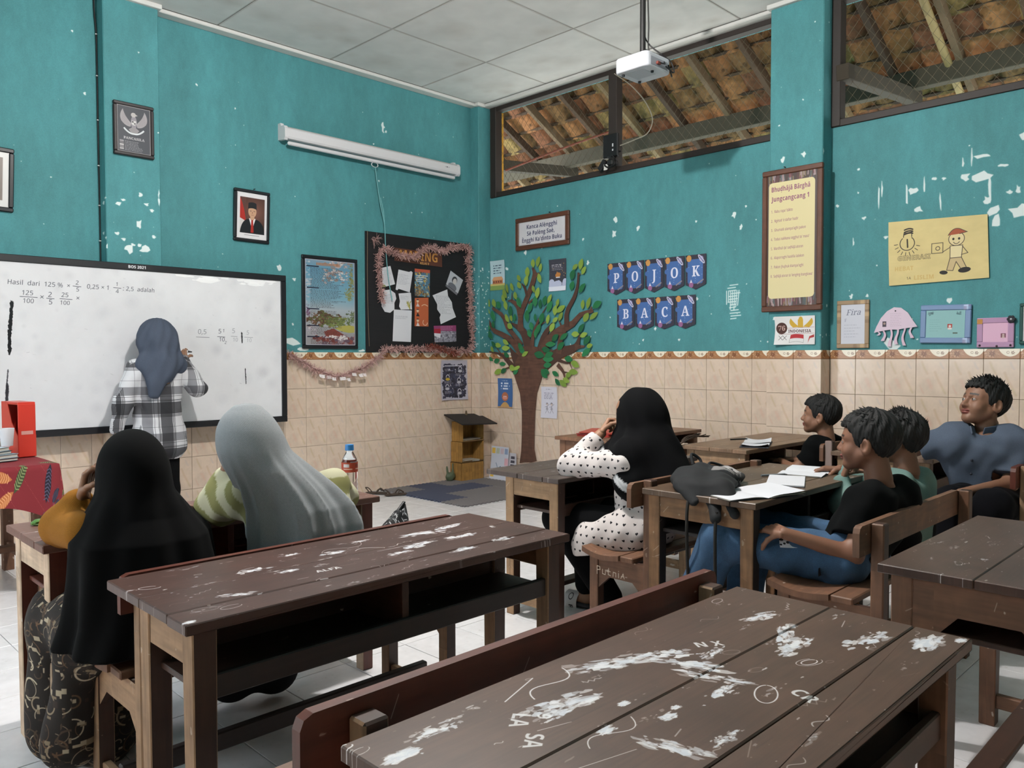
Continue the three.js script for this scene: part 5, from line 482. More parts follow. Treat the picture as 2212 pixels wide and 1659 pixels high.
// paper tree
{ const O = [.68, .18], t = thing('paper_tree', 'cut-paper tree with a brown trunk and two-tone green leaves', 'wall decoration', [-.012, O[1], O[0]], -Math.PI / 2); const br = std(null, .9, { map: grainTex('#5c3f33', 85) }), br2 = std('#4d352c', .9);
  const ext = (pts, d, z) => new THREE.ExtrudeGeometry(new THREE.Shape(pts.map(([a, y]) => new THREE.Vector2(a - O[0], y - O[1]))), { depth: d, bevelEnabled: false }).translate(0, 0, z);
  const trunk = [[.557, .179], [.581, .306], [.59, .5], [.59, .697], [.564, .875], [.486, 1.052], [.505, 1.197], [.56, 1.275], [.583, 1.341], [.7, 1.35], [.811, 1.334], [.84, 1.274], [.936, 1.177], [.884, 1.095], [.795, .882], [.773, .706], [.762, .5], [.759, .332], [.79, .222], [.72, .2], [.63, .195]]; part('trunk', ext(trunk, .003, .006), br, t);
  const B = [[[.683, 1.323, .124], [.609, 1.483, .099], [.441, 1.581, .013]], [[.572, 1.497, .099], [.573, 1.656, .074], [.647, 1.798, .071], [.72, 1.925, .071], [.765, 2.053, .062], [.729, 2.11, .016]], [[.765, 2.027, .062], [.831, 2.05, .019]], [[.665, 1.824, .038], [.632, 1.918, .032], [.588, 1.968, .008]], [[.683, 1.764, .035], [.77, 1.821, .008]], [[.558, 1.644, .061], [.526, 1.745, .056], [.445, 1.801, .036], [.39, 1.804, .013]], [[.451, 1.802, .022], [.451, 1.886, .006]], [[.581, 1.351, .079], [.478, 1.459, .058], [.383, 1.542, .054], [.322, 1.653, .05], [.164, 1.744, .031]], [[.572, 1.284, .093], [.44, 1.406, .074], [.286, 1.477, .059], [.187, 1.513, .056], [.073, 1.669, .028]], [[.496, 1.11, .096], [.305, 1.258, .035], [.055, 1.301, .011]], [[.363, 1.204, .033], [.23, 1.33, .007]], [[.449, 1.143, .029], [.294, 1.108, .007]], [[.627, 1.107, .176], [.506, 1.218, .116], [.421, 1.335, .013]], [[.723, 1.31, .07], [.746, 1.453, .047], [.809, 1.582, .031], [.926, 1.729, .006]], [[.791, 1.537, .028], [.919, 1.579, .006]], [[.836, 1.296, .12], [.898, 1.45, .081], [.997, 1.566, .012]], [[.836, 1.27, .135], [.95, 1.404, .105], [1.104, 1.494, .093], [1.254, 1.549, .073], [1.344, 1.626, .056], [1.498, 1.659, .035]], [[1.463, 1.656, .036], [1.479, 1.699, .011]], [[1.18, 1.52, .075], [1.18, 1.658, .058], [1.27, 1.791, .052], [1.311, 1.9, .034], [1.322, 2.017, .026]], [[1.319, 1.998, .02], [1.351, 2.002, .007]], [[1.121, 1.509, .03], [1.067, 1.605, .006]], [[.897, 1.179, .171], [1.104, 1.281, .12], [1.287, 1.33, .081], [1.342, 1.447, .014]], [[1.279, 1.33, .062], [1.397, 1.335, .017]], [[1.079, 1.269, .075], [1.104, 1.408, .066], [1.163, 1.495, .042]], [[1.07, 1.211, .043], [1.188, 1.182, .023], [1.258, 1.195, .006]], [[1.213, 1.182, .017], [1.241, 1.127, .006]], [[1.062, 1.167, .051], [1.138, 1.091, .033], [1.152, 1.022, .006]], [[1.125, 1.097, .022], [1.205, 1.092, .006]], [[.755, 1.086, .186], [.88, 1.218, .12], [.998, 1.31, .012]]];
  B.forEach((b, k) => { const c = new THREE.CatmullRomCurve3(b.map(p => V(p[0], p[1], p[2] * .86))), n = 10, Lp = [], Rp = []; for (let i = 0; i <= n; i++) { const q = c.getPoint(i / n), d = c.getTangent(i / n); const l = Math.hypot(d.x, d.y) || 1, nx = -d.y / l * q.z / 2, ny = d.x / l * q.z / 2; Lp.push([q.x + nx, q.y + ny]); Rp.push([q.x - nx, q.y - ny]); } part('branch', ext([...Lp, ...Rp.reverse()], .002, .0035 + (k % 5) * .0006), k % 3 ? br : br2, t); });
  const leafShape = new THREE.Shape(); leafShape.moveTo(0, -.5); leafShape.quadraticCurveTo(.34, -.18, .26, .12); leafShape.quadraticCurveTo(.2, .36, 0, .5); leafShape.quadraticCurveTo(-.26, .3, -.28, .02); leafShape.quadraticCurveTo(-.28, -.25, 0, -.5);
  const lg = new THREE.ShapeGeometry(leafShape, 5); { const p = lg.attributes.position; for (let i = 0; i < p.count; i++) p.setZ(i, .1 * Math.abs(p.getX(i)) * 2); lg.computeVertexNormals(); }
  const lm = { L: ['#7f9a3d', '#8ba646', '#758f3a'].map(c => std(c, .85, { side: THREE.DoubleSide })), D: ['#1f6b3f', '#1b5f3a', '#277547'].map(c => std(c, .85, { side: THREE.DoubleSide })) }, r = rngOf(88);
  const put = (list, kind) => { for (const [z, y] of list) { const dx = z - .75, dy = y - 1.3, big = kind === 'D' ? 1.12 : 1, s = (.072 + .03 * r()) * big, m = part('leaf', lg, lm[kind][Math.floor(r() * 3)], t); m.position.set(z - O[0], y - O[1], .011 + r() * .005); m.scale.set(s * (.9 + .3 * r()), s * (1 + .25 * r()), s); m.rotation.set((r() - .5) * .25, (r() - .5) * .3, Math.atan2(-dx, dy) * .8 + (r() - .5) * 1.1); } };
  put([[.82, 2.16], [.75, 2.15], [.85, 2.1], [.68, 2.07], [.66, 1.99], [.56, 2.02], [.84, 2.0], [.56, 1.95], [.46, 1.94], [.39, 1.93], [.51, 1.85], [.36, 1.88], [.34, 1.83], [.37, 1.76], [.12, 1.8], [.2, 1.79], [.11, 1.72], [.76, 1.9], [.81, 1.86], [1.29, 2.07], [1.36, 2.09], [1.39, 2.03], [1.38, 1.72], [1.45, 1.73], [1.42, 1.6], [1.51, 1.61], [1.07, 1.75], [1.11, 1.69], [1.04, 1.68], [1.11, 1.62], [1.04, 1.59], [1.0, 1.52], [.43, 1.55], [.39, 1.63], [.45, 1.63], [.95, 1.6], [.17, 1.32], [.37, 1.39], [.26, 1.36], [.37, 1.33], [1.29, 1.45], [1.39, 1.44], [1.46, 1.34], [.5, 1.12], [1.29, 1.17], [.97, 1.79], [.46, 1.13], [.53, 1.13], [.64, 1.27], [1.28, 1.18], [1.27, 1.1], [1.21, 1.07], [1.18, 1.02], [1.14, .99], [.26, 1.09]], 'L');
  put([[.56, 1.78], [.27, 1.77], [.78, 1.78], [.71, 1.72], [.67, 1.64], [.19, 1.66], [.44, 1.7], [.5, 1.63], [.91, 1.78], [.85, 1.75], [.97, 1.72], [.78, 1.62], [.87, 1.61], [.73, 1.54], [.82, 1.51], [.19, 1.57], [.1, 1.54], [.14, 1.47], [.7, 1.47], [.79, 1.47], [1.26, 2.0], [1.25, 1.9], [1.37, 1.87], [1.55, 1.71], [1.04, 1.42], [.98, 1.36], [1.11, 1.34], [1.15, 1.43], [1.36, 1.5], [1.43, 1.39], [1.42, 1.28], [.2, 1.37], [.38, 1.26], [.15, 1.22], [.24, 1.2], [.32, 1.17], [.92, 1.31], [.83, 1.26], [.96, 1.26], [.95, 1.22], [.94, 1.16], [1.21, 1.22], [.6, 1.31], [.58, 1.34], [1.04, 1.08], [1.07, 1.0], [.92, 1.1], [.9, 1.08], [.34, 1.1], [.51, 1.09]], 'D'); }
// ---------------------------------------------------------------- bodies: smooth distance fields meshed as one surface
const smin = (a, b, k) => { const h = k - Math.abs(a - b); return h > 0 ? Math.min(a, b) - h * h / (4 * k) : Math.min(a, b); }, smax = (a, b, k) => -smin(-a, -b, k);
const cone = (a, b, ra, rb = ra) => { const [ax, ay, az] = a, dx = b[0] - ax, dy = b[1] - ay, dz = b[2] - az, l = dx * dx + dy * dy + dz * dz || 1e-9; return (x, y, z) => { const px = x - ax, py = y - ay, pz = z - az; let t = (px * dx + py * dy + pz * dz) / l; t = t < 0 ? 0 : t > 1 ? 1 : t; const ex = px - t * dx, ey = py - t * dy, ez = pz - t * dz; return Math.sqrt(ex * ex + ey * ey + ez * ez) - ra - (rb - ra) * t; }; };
const ell = (c, r) => (x, y, z) => { const px = (x - c[0]) / r[0], py = (y - c[1]) / r[1], pz = (z - c[2]) / r[2], k0 = Math.sqrt(px * px + py * py + pz * pz), qx = px / r[0], qy = py / r[1], qz = pz / r[2], k1 = Math.sqrt(qx * qx + qy * qy + qz * qz); return k1 < 1e-9 ? -Math.min(...r) : k0 * (k0 - 1) / k1; };
const uni = (l, k) => (x, y, z) => { let d = 9; for (let i = 0; i < l.length; i++) d = smin(d, l[i](x, y, z), k); return d; };
const plane = (p, n) => { const m = Math.hypot(...n); return (x, y, z) => ((x - p[0]) * n[0] + (y - p[1]) * n[1] + (z - p[2]) * n[2]) / m; };   // > 0 on the side of n
const keep = (f, pl, k = .004) => (x, y, z) => smax(f(x, y, z), pl(x, y, z), k);     // cut away the side of n
// rows [y, cx, cz, rx, rz] of an elliptic drape, folds(angle, depth 0..1, y)
function drape(rows, folds) { const y1 = rows[0][0], y0 = rows[rows.length - 1][0]; return (x, y, z) => { const yc = y > y1 ? y1 : y < y0 ? y0 : y; let i = 0; while (i < rows.length - 2 && rows[i + 1][0] > yc) i++; const a = rows[i], b = rows[i + 1], t = (a[0] - yc) / (a[0] - b[0]), s = t; const cx = a[1] + (b[1] - a[1]) * s, cz = a[2] + (b[2] - a[2]) * s; let rx = a[3] + (b[3] - a[3]) * s, rz = a[4] + (b[4] - a[4]) * s; const dx = x - cx, dz = z - cz; if (folds) { const f = 1 + folds(Math.atan2(dx, dz), (y1 - yc) / (y1 - y0), yc); rx *= f; rz *= f; } const q = Math.sqrt(dx * dx / (rx * rx) + dz * dz / (rz * rz)), e = (q - 1) * Math.min(rx, rz); const v = y > y1 ? y - y1 : y < y0 ? y0 - y : -Math.min(y1 - y, y - y0); return v > 0 ? (e > 0 ? Math.hypot(e, v) : v) : Math.max(e, v); }; }
function meshSDF(f, lo, hi, h, color) {
  const nx = Math.ceil((hi[0] - lo[0]) / h) + 1, ny = Math.ceil((hi[1] - lo[1]) / h) + 1, nz = Math.ceil((hi[2] - lo[2]) / h) + 1, N = nx * ny * nz, val = new Float32Array(N), S = 6, rad = h * S * .87 * 2.1;
  for (let k = 0; k < nz; k += S) for (let j = 0; j < ny; j += S) for (let i = 0; i < nx; i += S) { const d = f(lo[0] + (i + S / 2) * h, lo[1] + (j + S / 2) * h, lo[2] + (k + S / 2) * h), full = Math.abs(d) < rad; for (let c = k; c < Math.min(k + S, nz); c++) for (let b = j; b < Math.min(j + S, ny); b++) for (let a = i; a < Math.min(i + S, nx); a++) val[(c * ny + b) * nx + a] = full ? f(lo[0] + a * h, lo[1] + b * h, lo[2] + c * h) : d; }
  const id = new Int32Array(N).fill(-1), P = [], I = [], E = [[0, 1], [0, 2], [0, 4], [1, 3], [1, 5], [2, 3], [2, 6], [3, 7], [4, 5], [4, 6], [5, 7], [6, 7]], o = [0, 1, nx, nx + 1, nx * ny, nx * ny + 1, nx * ny + nx, nx * ny + nx + 1];
  for (let k = 0; k < nz - 1; k++) for (let j = 0; j < ny - 1; j++) for (let i = 0; i < nx - 1; i++) { const b = (k * ny + j) * nx + i; let m = 0; for (let c = 0; c < 8; c++) if (val[b + o[c]] < 0) m |= 1 << c; if (m === 0 || m === 255) continue; let sx = 0, sy = 0, sz = 0, n = 0; for (const [p, q] of E) { const A = val[b + o[p]], B = val[b + o[q]]; if ((A < 0) === (B < 0)) continue; const t = A / (A - B); sx += (p & 1) + t * ((q & 1) - (p & 1)); sy += (p >> 1 & 1) + t * ((q >> 1 & 1) - (p >> 1 & 1)); sz += (p >> 2) + t * ((q >> 2) - (p >> 2)); n++; } id[b] = P.length / 3; P.push(lo[0] + (i + sx / n) * h, lo[1] + (j + sy / n) * h, lo[2] + (k + sz / n) * h); }
  const quad = (a, b, c, d, fl) => { if (a < 0 || b < 0 || c < 0 || d < 0) return; fl ? I.push(a, c, b, a, d, c) : I.push(a, b, c, a, c, d); };
  for (let k = 1; k < nz - 1; k++) for (let j = 1; j < ny - 1; j++) for (let i = 1; i < nx - 1; i++) { const b = (k * ny + j) * nx + i, s = val[b] < 0; if (s !== val[b + 1] < 0) quad(id[b - nx - nx * ny], id[b - nx * ny], id[b], id[b - nx], !s); if (s !== val[b + nx] < 0) quad(id[b - 1 - nx * ny], id[b - 1], id[b], id[b - nx * ny], !s); if (s !== val[b + nx * ny] < 0) quad(id[b - 1 - nx], id[b - nx], id[b], id[b - 1], !s); }
  const n = P.length / 3, Nn = new Float32Array(n * 3), e = h * .6, C = color ? new Float32Array(n * 3) : null;
  for (let i = 0; i < n; i++) { const x = P[i * 3], y = P[i * 3 + 1], z = P[i * 3 + 2]; let a = f(x + e, y, z) - f(x - e, y, z), b = f(x, y + e, z) - f(x, y - e, z), c = f(x, y, z + e) - f(x, y, z - e); const l = Math.hypot(a, b, c) || 1; Nn[i * 3] = a / l; Nn[i * 3 + 1] = b / l; Nn[i * 3 + 2] = c / l; if (C) C.set(color(x, y, z), i * 3); }
  const g = new THREE.BufferGeometry(); g.setAttribute('position', new THREE.Float32BufferAttribute(P, 3)); g.setAttribute('normal', new THREE.Float32BufferAttribute(Nn, 3)); if (C) g.setAttribute('color', new THREE.Float32BufferAttribute(C, 3)); g.setIndex(I);
  // keep triangles facing outwards
  const A = g.index.array; for (let t = 0; t < Math.min(A.length, 3000); t += 3) { const q = (m) => V(P[A[m] * 3], P[A[m] * 3 + 1], P[A[m] * 3 + 2]); const u = q(t + 1).sub(q(t)), w = q(t + 2).sub(q(t)), nn = u.cross(w), m = A[t] * 3; meshSDF.vote = (meshSDF.vote || 0) + (nn.x * Nn[m] + nn.y * Nn[m + 1] + nn.z * Nn[m + 2] > 0 ? 1 : -1); }
  if (meshSDF.vote < 0) for (let t = 0; t < A.length; t += 3) { const q = A[t + 1]; A[t + 1] = A[t + 2]; A[t + 2] = q; } meshSDF.vote = 0;
  return g; }
function boundsOf(pts, m) { const lo = [9, 9, 9], hi = [-9, -9, -9]; for (const p of pts) for (let k = 0; k < 3; k++) { lo[k] = Math.min(lo[k], p[k] - m); hi[k] = Math.max(hi[k], p[k] + m); } return [lo, hi]; }
function boxUV(g, s = 1) { g = g.toNonIndexed(); const p = g.attributes.position, U = []; for (let i = 0; i < p.count; i += 3) { const a = V().fromBufferAttribute(p, i), b = V().fromBufferAttribute(p, i + 1), c = V().fromBufferAttribute(p, i + 2), n = b.clone().sub(a).cross(c.clone().sub(a)), ax = Math.abs(n.x), ay = Math.abs(n.y), az = Math.abs(n.z); for (const q of [a, b, c]) U.push(...(az >= ax * .8 && az >= ay ? [q.x * s, q.y * s] : ax >= ay ? [q.z * s + .37, q.y * s] : [q.x * s, q.z * s])); } g.setAttribute('uv', new THREE.Float32BufferAttribute(U, 2)); return g; }
const lin = (h) => new THREE.Color(h).toArray();
const n3 = (x, y, z) => Math.sin(31 * x + 17 * y + 3 * Math.sin(11 * z + 9 * y)) * Math.sin(23 * y - 19 * z + 2 * Math.sin(13 * x)) + .5 * Math.sin(57 * z + 29 * x + 2 * Math.sin(21 * y));
const ruck = (f, a) => (x, y, z) => { const d = f(x, y, z); return Math.abs(d) < .05 ? d + a * n3(x, y, z) : d; };
const vsub = (a, b) => [a[0] - b[0], a[1] - b[1], a[2] - b[2]], vadd = (a, b, t = 1) => [a[0] + b[0] * t, a[1] + b[1] * t, a[2] + b[2] * t], mixv = (a, b, t) => vadd(a, vsub(b, a), t), unit = (a) => { const l = Math.hypot(...a); return a.map(v => v / l); }, cross = (a, b) => [a[1] * b[2] - a[2] * b[1], a[2] * b[0] - a[0] * b[2], a[0] * b[1] - a[1] * b[0]];
// ---- head in its own axes: x to its left, y up, z forward
function headFrame(c, dir, up, s) { const f = unit(dir), r = unit(cross(up, f)), u = cross(f, r); return { c, s, toLocal: (x, y, z) => { const a = x - c[0], b = y - c[1], d = z - c[2]; return [(a * r[0] + b * r[1] + d * r[2]) / s, (a * u[0] + b * u[1] + d * u[2]) / s, (a * f[0] + b * f[1] + d * f[2]) / s]; }, toWorld: (p) => [0, 1, 2].map(k => c[k] + s * (p[0] * r[k] + p[1] * u[k] + p[2] * f[k])) }; }
const faceBase = uni([ell([0, .03, -.012], [.072, .078, .09]), ell([0, .032, .028], [.059, .058, .056]), ell([0, -.028, .03], [.055, .07, .056]), cone([-.044, -.038, .002], [-.012, -.08, .06], .022, .017), cone([.044, -.038, .002], [.012, -.08, .06], .022, .017), ell([0, -.082, .066], [.02, .016, .016]), ell([-.033, -.03, .057], [.027, .027, .025]), ell([.033, -.03, .057], [.027, .027, .025]), cone([-.012, .019, .079], [-.042, .02, .06], .008), cone([.012, .019, .079], [.042, .02, .06], .008), cone([0, -.05, -.028], [0, -.13, -.045], .043, .046)], .02);
const lipU = ell([0, -.0515, .085], [.021, .006, .012]), lipL = ell([0, -.0605, .0825], [.0175, .0068, .012]);
const nose = uni([cone([0, .008, .081], [0, -.026, .0985], .0075, .0115), ell([-.011, -.03, .089], [.0085, .0075, .009]), ell([.011, -.03, .089], [.0085, .0075, .009])], .008);
const headLocal = (x, y, z) => { const ax = Math.abs(x); let d = faceBase(x, y, z); if (z > .03) { d = smin(d, nose(x, y, z), .01); d = smax(d, -ell([.03, .002, .092], [.019, .0105, .016])(ax, y, z), .012); let lid = Math.hypot(ax - .0295, y - .002, z - .0715) - .0136; lid = Math.max(lid, -ell([.0295, .0015, .087], [.013, .0042, .022])(ax, y, z)); d = smin(d, lid, .004); d = smin(d, smin(lipU(x, y, z), lipL(x, y, z), .002), .006); } else { const e = smax(ell([.074, -.006, -.012], [.011, .031, .02])(ax - .12 * (z + .012) * -1, y, z), -ell([.086, -.004, -.006], [.011, .019, .012])(ax, y, z), .006); d = smin(d, e, .006); } return d; };
function headParts(H, skin, lip = '#7a4038') { const S = lin(skin), L = lin(lip), B = [.012, .009, .008]; const f = (x, y, z) => headLocal(...H.toLocal(x, y, z)) * H.s, [lo, hi] = boundsOf([[-.09, -.14, -.12], [.09, -.14, -.12], [-.09, .115, -.12], [.09, .115, -.12], [-.09, -.14, .12], [.09, -.14, .12], [-.09, .115, .12], [.09, .115, .12]].map(H.toWorld), .004);
  return meshSDF(f, lo, hi, .003, (x, y, z) => { const [a, b, c] = H.toLocal(x, y, z), q = Math.abs(a); if (c > .05 && (lipU(a, b, c) < .0022 || lipL(a, b, c) < .0022)) return L; if (c > .045 && q > .011 && q < .047 && Math.abs(b - (.026 - .10 * Math.max(0, q - .032))) < .0042 - .03 * Math.max(0, q - .035)) return B; const w = 1 - .12 * Math.max(0, Math.min(1, (-.02 - b) / .06)); return [S[0] * w, S[1] * w * .99, S[2] * w]; }); }
function eyes(H, g) { for (const s of [-1, 1]) { const e = new THREE.SphereGeometry(.0122 * H.s, 18, 14), p = e.attributes.position, c = [], gz = unit(g); for (let i = 0; i < p.count; i++) { const d = V().fromBufferAttribute(p, i).normalize(), k = d.x * gz[0] + d.y * gz[1] + d.z * gz[2]; c.push(...(k > .97 ? [.004, .004, .004] : k > .87 ? [.03, .016, .01] : [.22, .2, .19])); } e.setAttribute('color', new THREE.Float32BufferAttribute(c, 3)); const w = H.toWorld([s * .0295, .002, .0725]); eyes.out.push([e, w]); } }
eyes.out = [];
function hairGeo(H, o = {}) { const r = rngOf(o.seed || 5), hl = [[.095, .06], [.06, .058], [.04, .03], [.022, -.012], [.008, -.008], [-.006, .02], [-.022, .022], [-.036, -.02], [-.06, -.058], [-.12, -.066]];
  const line = (z) => { for (let i = 0; i + 1 < hl.length; i++) if (z > hl[i + 1][0]) { const t = (hl[i][0] - z) / (hl[i][0] - hl[i + 1][0]); return hl[i][1] + (hl[i + 1][1] - hl[i][1]) * Math.max(0, Math.min(1, t)); } return -.066; }, T = o.thick || 1;
  const loc = (x, y, z) => { const side = Math.max(0, Math.min(1, (y + .03) / .08)); let d = uni([ell([0, .033, -.016], [.076 + .006 * T, .082 + .014 * T, .094 + .008 * T]), ell([0, .062, .03], [.06, .034 + .012 * T, .052 + .01 * T])], .02)(x, y, z); d += (1 - side) * .004; const q = Math.atan2(x, z + .02); d += .0014 * Math.sin(q * 46 + y * 60) * Math.sin(y * 130 + q * 9) +    .002 * Math.sin(q * 13 + 3 * Math.sin(y * 40)); return smax(d, (line(z) - y - .004 * Math.sin(q * 30)) * .8, .006); };
  const f = (x, y, z) => loc(...H.toLocal(x, y, z)) * H.s, [lo, hi] = boundsOf([[-.1, -.08, -.13], [.1, .14, .11], [-.1, .14, -.13], [.1, -.08, .11], [-.1, -.08, .11], [.1, -.08, -.13], [.1, .14, -.13], [-.1, .14, .11]].map(H.toWorld), .01), g = meshSDF(f, lo, hi, .004), l = [g.toNonIndexed()], up = unit(vsub(H.toWorld([0, 1, 0]), H.toWorld([0, 0, 0])));
  for (let i = 0; i < (o.n ?? 170); i++) { const th = r() * 6.283, ph = r() * 1.25, d = [Math.sin(ph) * Math.cos(th), Math.cos(ph), Math.sin(ph) * Math.sin(th)], p = [d[0] * .08, .033 + d[1] * .094, -.012 + d[2] * .1]; if (p[2] > .05 && p[1] < .07) continue; const L = (o.spike ?? .022) * (.5 + r()), fw = o.sweep || [0, .3, .6], dir = unit([d[0] + fw[0] + (r() - .5) * .7, d[1] * .6 + fw[1] + (r() - .5) * .4, d[2] * .4 + fw[2] + (r() - .5) * .7]), A = H.toWorld(p), B = H.toWorld(vadd(p, dir, L)), c = new THREE.ConeGeometry(.005 * H.s, Math.hypot(...vsub(B, A)), 5, 1).applyQuaternion(new THREE.Quaternion().setFromUnitVectors(V(0, 1, 0), V(...unit(vsub(B, A))))).translate(...mixv(A, B, .42)); l.push(c.toNonIndexed()); }
  l.forEach(q => { for (const n of Object.keys(q.attributes)) if (n !== 'position' && n !== 'normal') q.deleteAttribute(n); }); return mergeGeometries(l); }
// ---- hand: wrist, direction of the fingers, palm normal, curl of index..little, curl of the thumb
function handPrims(w, dir, pn, curl, s = 1, flip = 1, th = .4) { const d = unit(dir), n0 = unit(pn), t = unit(cross(d, n0)).map(v => v * flip), n = unit(cross(t, d)).map(v => v * flip), L = [], pts = [w], rot = (a, ang) => { const c = Math.cos(ang), q = Math.sin(ang); return vadd(a.map(v => v * c), n, q); };
  const at3 = (a, b, c) => vadd(vadd(vadd(w, d, a * s), t, b * s), n, c * s), off = [.027, .0095, -.009, -.0265], len = [.066, .073, .067, .053];
  for (let i = 0; i < 4; i++) { const base = at3(.08 - .006 * Math.abs(i - 1), off[i], -.002); L.push(cone(at3(.0, off[i] * .55, 0), base, .0145 * s, .0105 * s)); let p = base, a = 0; const cc = curl[i]; const spread = vadd(d, t, off[i] * 2.5); [[.46, 1.25], [.30, 1.6], [.24, 1.0]].forEach(([f, k], j) => { a += cc * k; const du = unit(vadd(spread.map(v => v * Math.cos(a)), n, Math.sin(a))), q = vadd(p, du, len[i] * f * s); L.push(cone(p, q, (.0085 - j * .0009) * s, (.0078 - j * .0009) * s)); pts.push(q); p = q; }); }
  let p = at3(.022, .024, .006), a = 0; const td = unit(vadd(vadd(d.map(v => v * .55), t, .75), n, .35)); L.push(cone(at3(.005, .01, 0), p, .014 * s, .0125 * s)); [.034, .03, .024].forEach((f, j) => { a += th * (j ? .9 : .3); const du = unit(vadd(vadd(td, t, -Math.sin(a) * .9), n, Math.sin(a) * .9)), q = vadd(p, du, f * s); L.push(cone(p, q, (.0105 - j * .001) * s, (.0095 - j * .001) * s)); pts.push(q); p = q; });
  return { f: uni(L, .0055), pts }; }
function person(label, base, spec) { const t = thing('person', label, 'person', base), sk = std('#ffffff', .55, { vertexColors: true }), S = lin(spec.skin), geos = [];
  if (spec.skinPrims) { const f = uni(spec.skinPrims.l, .03), [lo, hi] = boundsOf(spec.skinPrims.pts, .14); geos.push(meshSDF(f, lo, hi, .01, () => S)); }
  if (spec.head) geos.push(headParts(spec.head, spec.skin, spec.lip));
  for (const h of spec.hands || []) { const [lo, hi] = boundsOf(h.pts, .03); geos.push(meshSDF(h.f, lo, hi, .0026, () => S)); }
  const g = mergeGeometries(geos.map(q => { q = q.toNonIndexed(); q.deleteAttribute('uv'); return q; })).translate(-base[0], -base[1], -base[2]); part('body', g, sk, t);
  if (spec.gaze) { eyes.out = []; eyes(spec.head, spec.gaze); for (const [e, w] of eyes.out) part('eye', e, std('#fff', .15, { vertexColors: true }), t).position.set(...vsub(w, base)); }
  if (spec.hair) part('hair', spec.hair.translate(-base[0], -base[1], -base[2]), std('#070606', .75), t);
  for (const [name, f, lo, hi, h, mat, o] of spec.wear) { let q = meshSDF(f, lo, hi, h, o && o.color); q = boxUV(q, o && o.uv || 1); if (!(o && o.color)) q.deleteAttribute('color'); q.translate(-base[0], -base[1], -base[2]); part(name, q, mat, t, o && o.label); }
  return t; }
const WEAVE = (() => { const [cv, x] = canvas(128, 128), r = rngOf(9); x.fillStyle = '#dadada'; x.fillRect(0, 0, 128, 128); noisy(x, 128, 128, .2, (i, j) => .5 * ((i + j) % 4 < 2 ? .8 : .2) + .5 * r()); const t = ctex(cv, true); t.repeat.set(6, 6); return t; })();
const cloth = (c) => new THREE.MeshPhysicalMaterial({ map: WEAVE, color: new THREE.Color(c).multiplyScalar(1.25), roughness: .95, specularIntensity: .3, sheen: new THREE.Color(c).getHSL({}).l > .12 ? .2 : 0 });
// legs and arms as chains
const limb = (pts, rs) => pts.slice(1).map((p, i) => cone(pts[i], p, rs[i], rs[i + 1]));
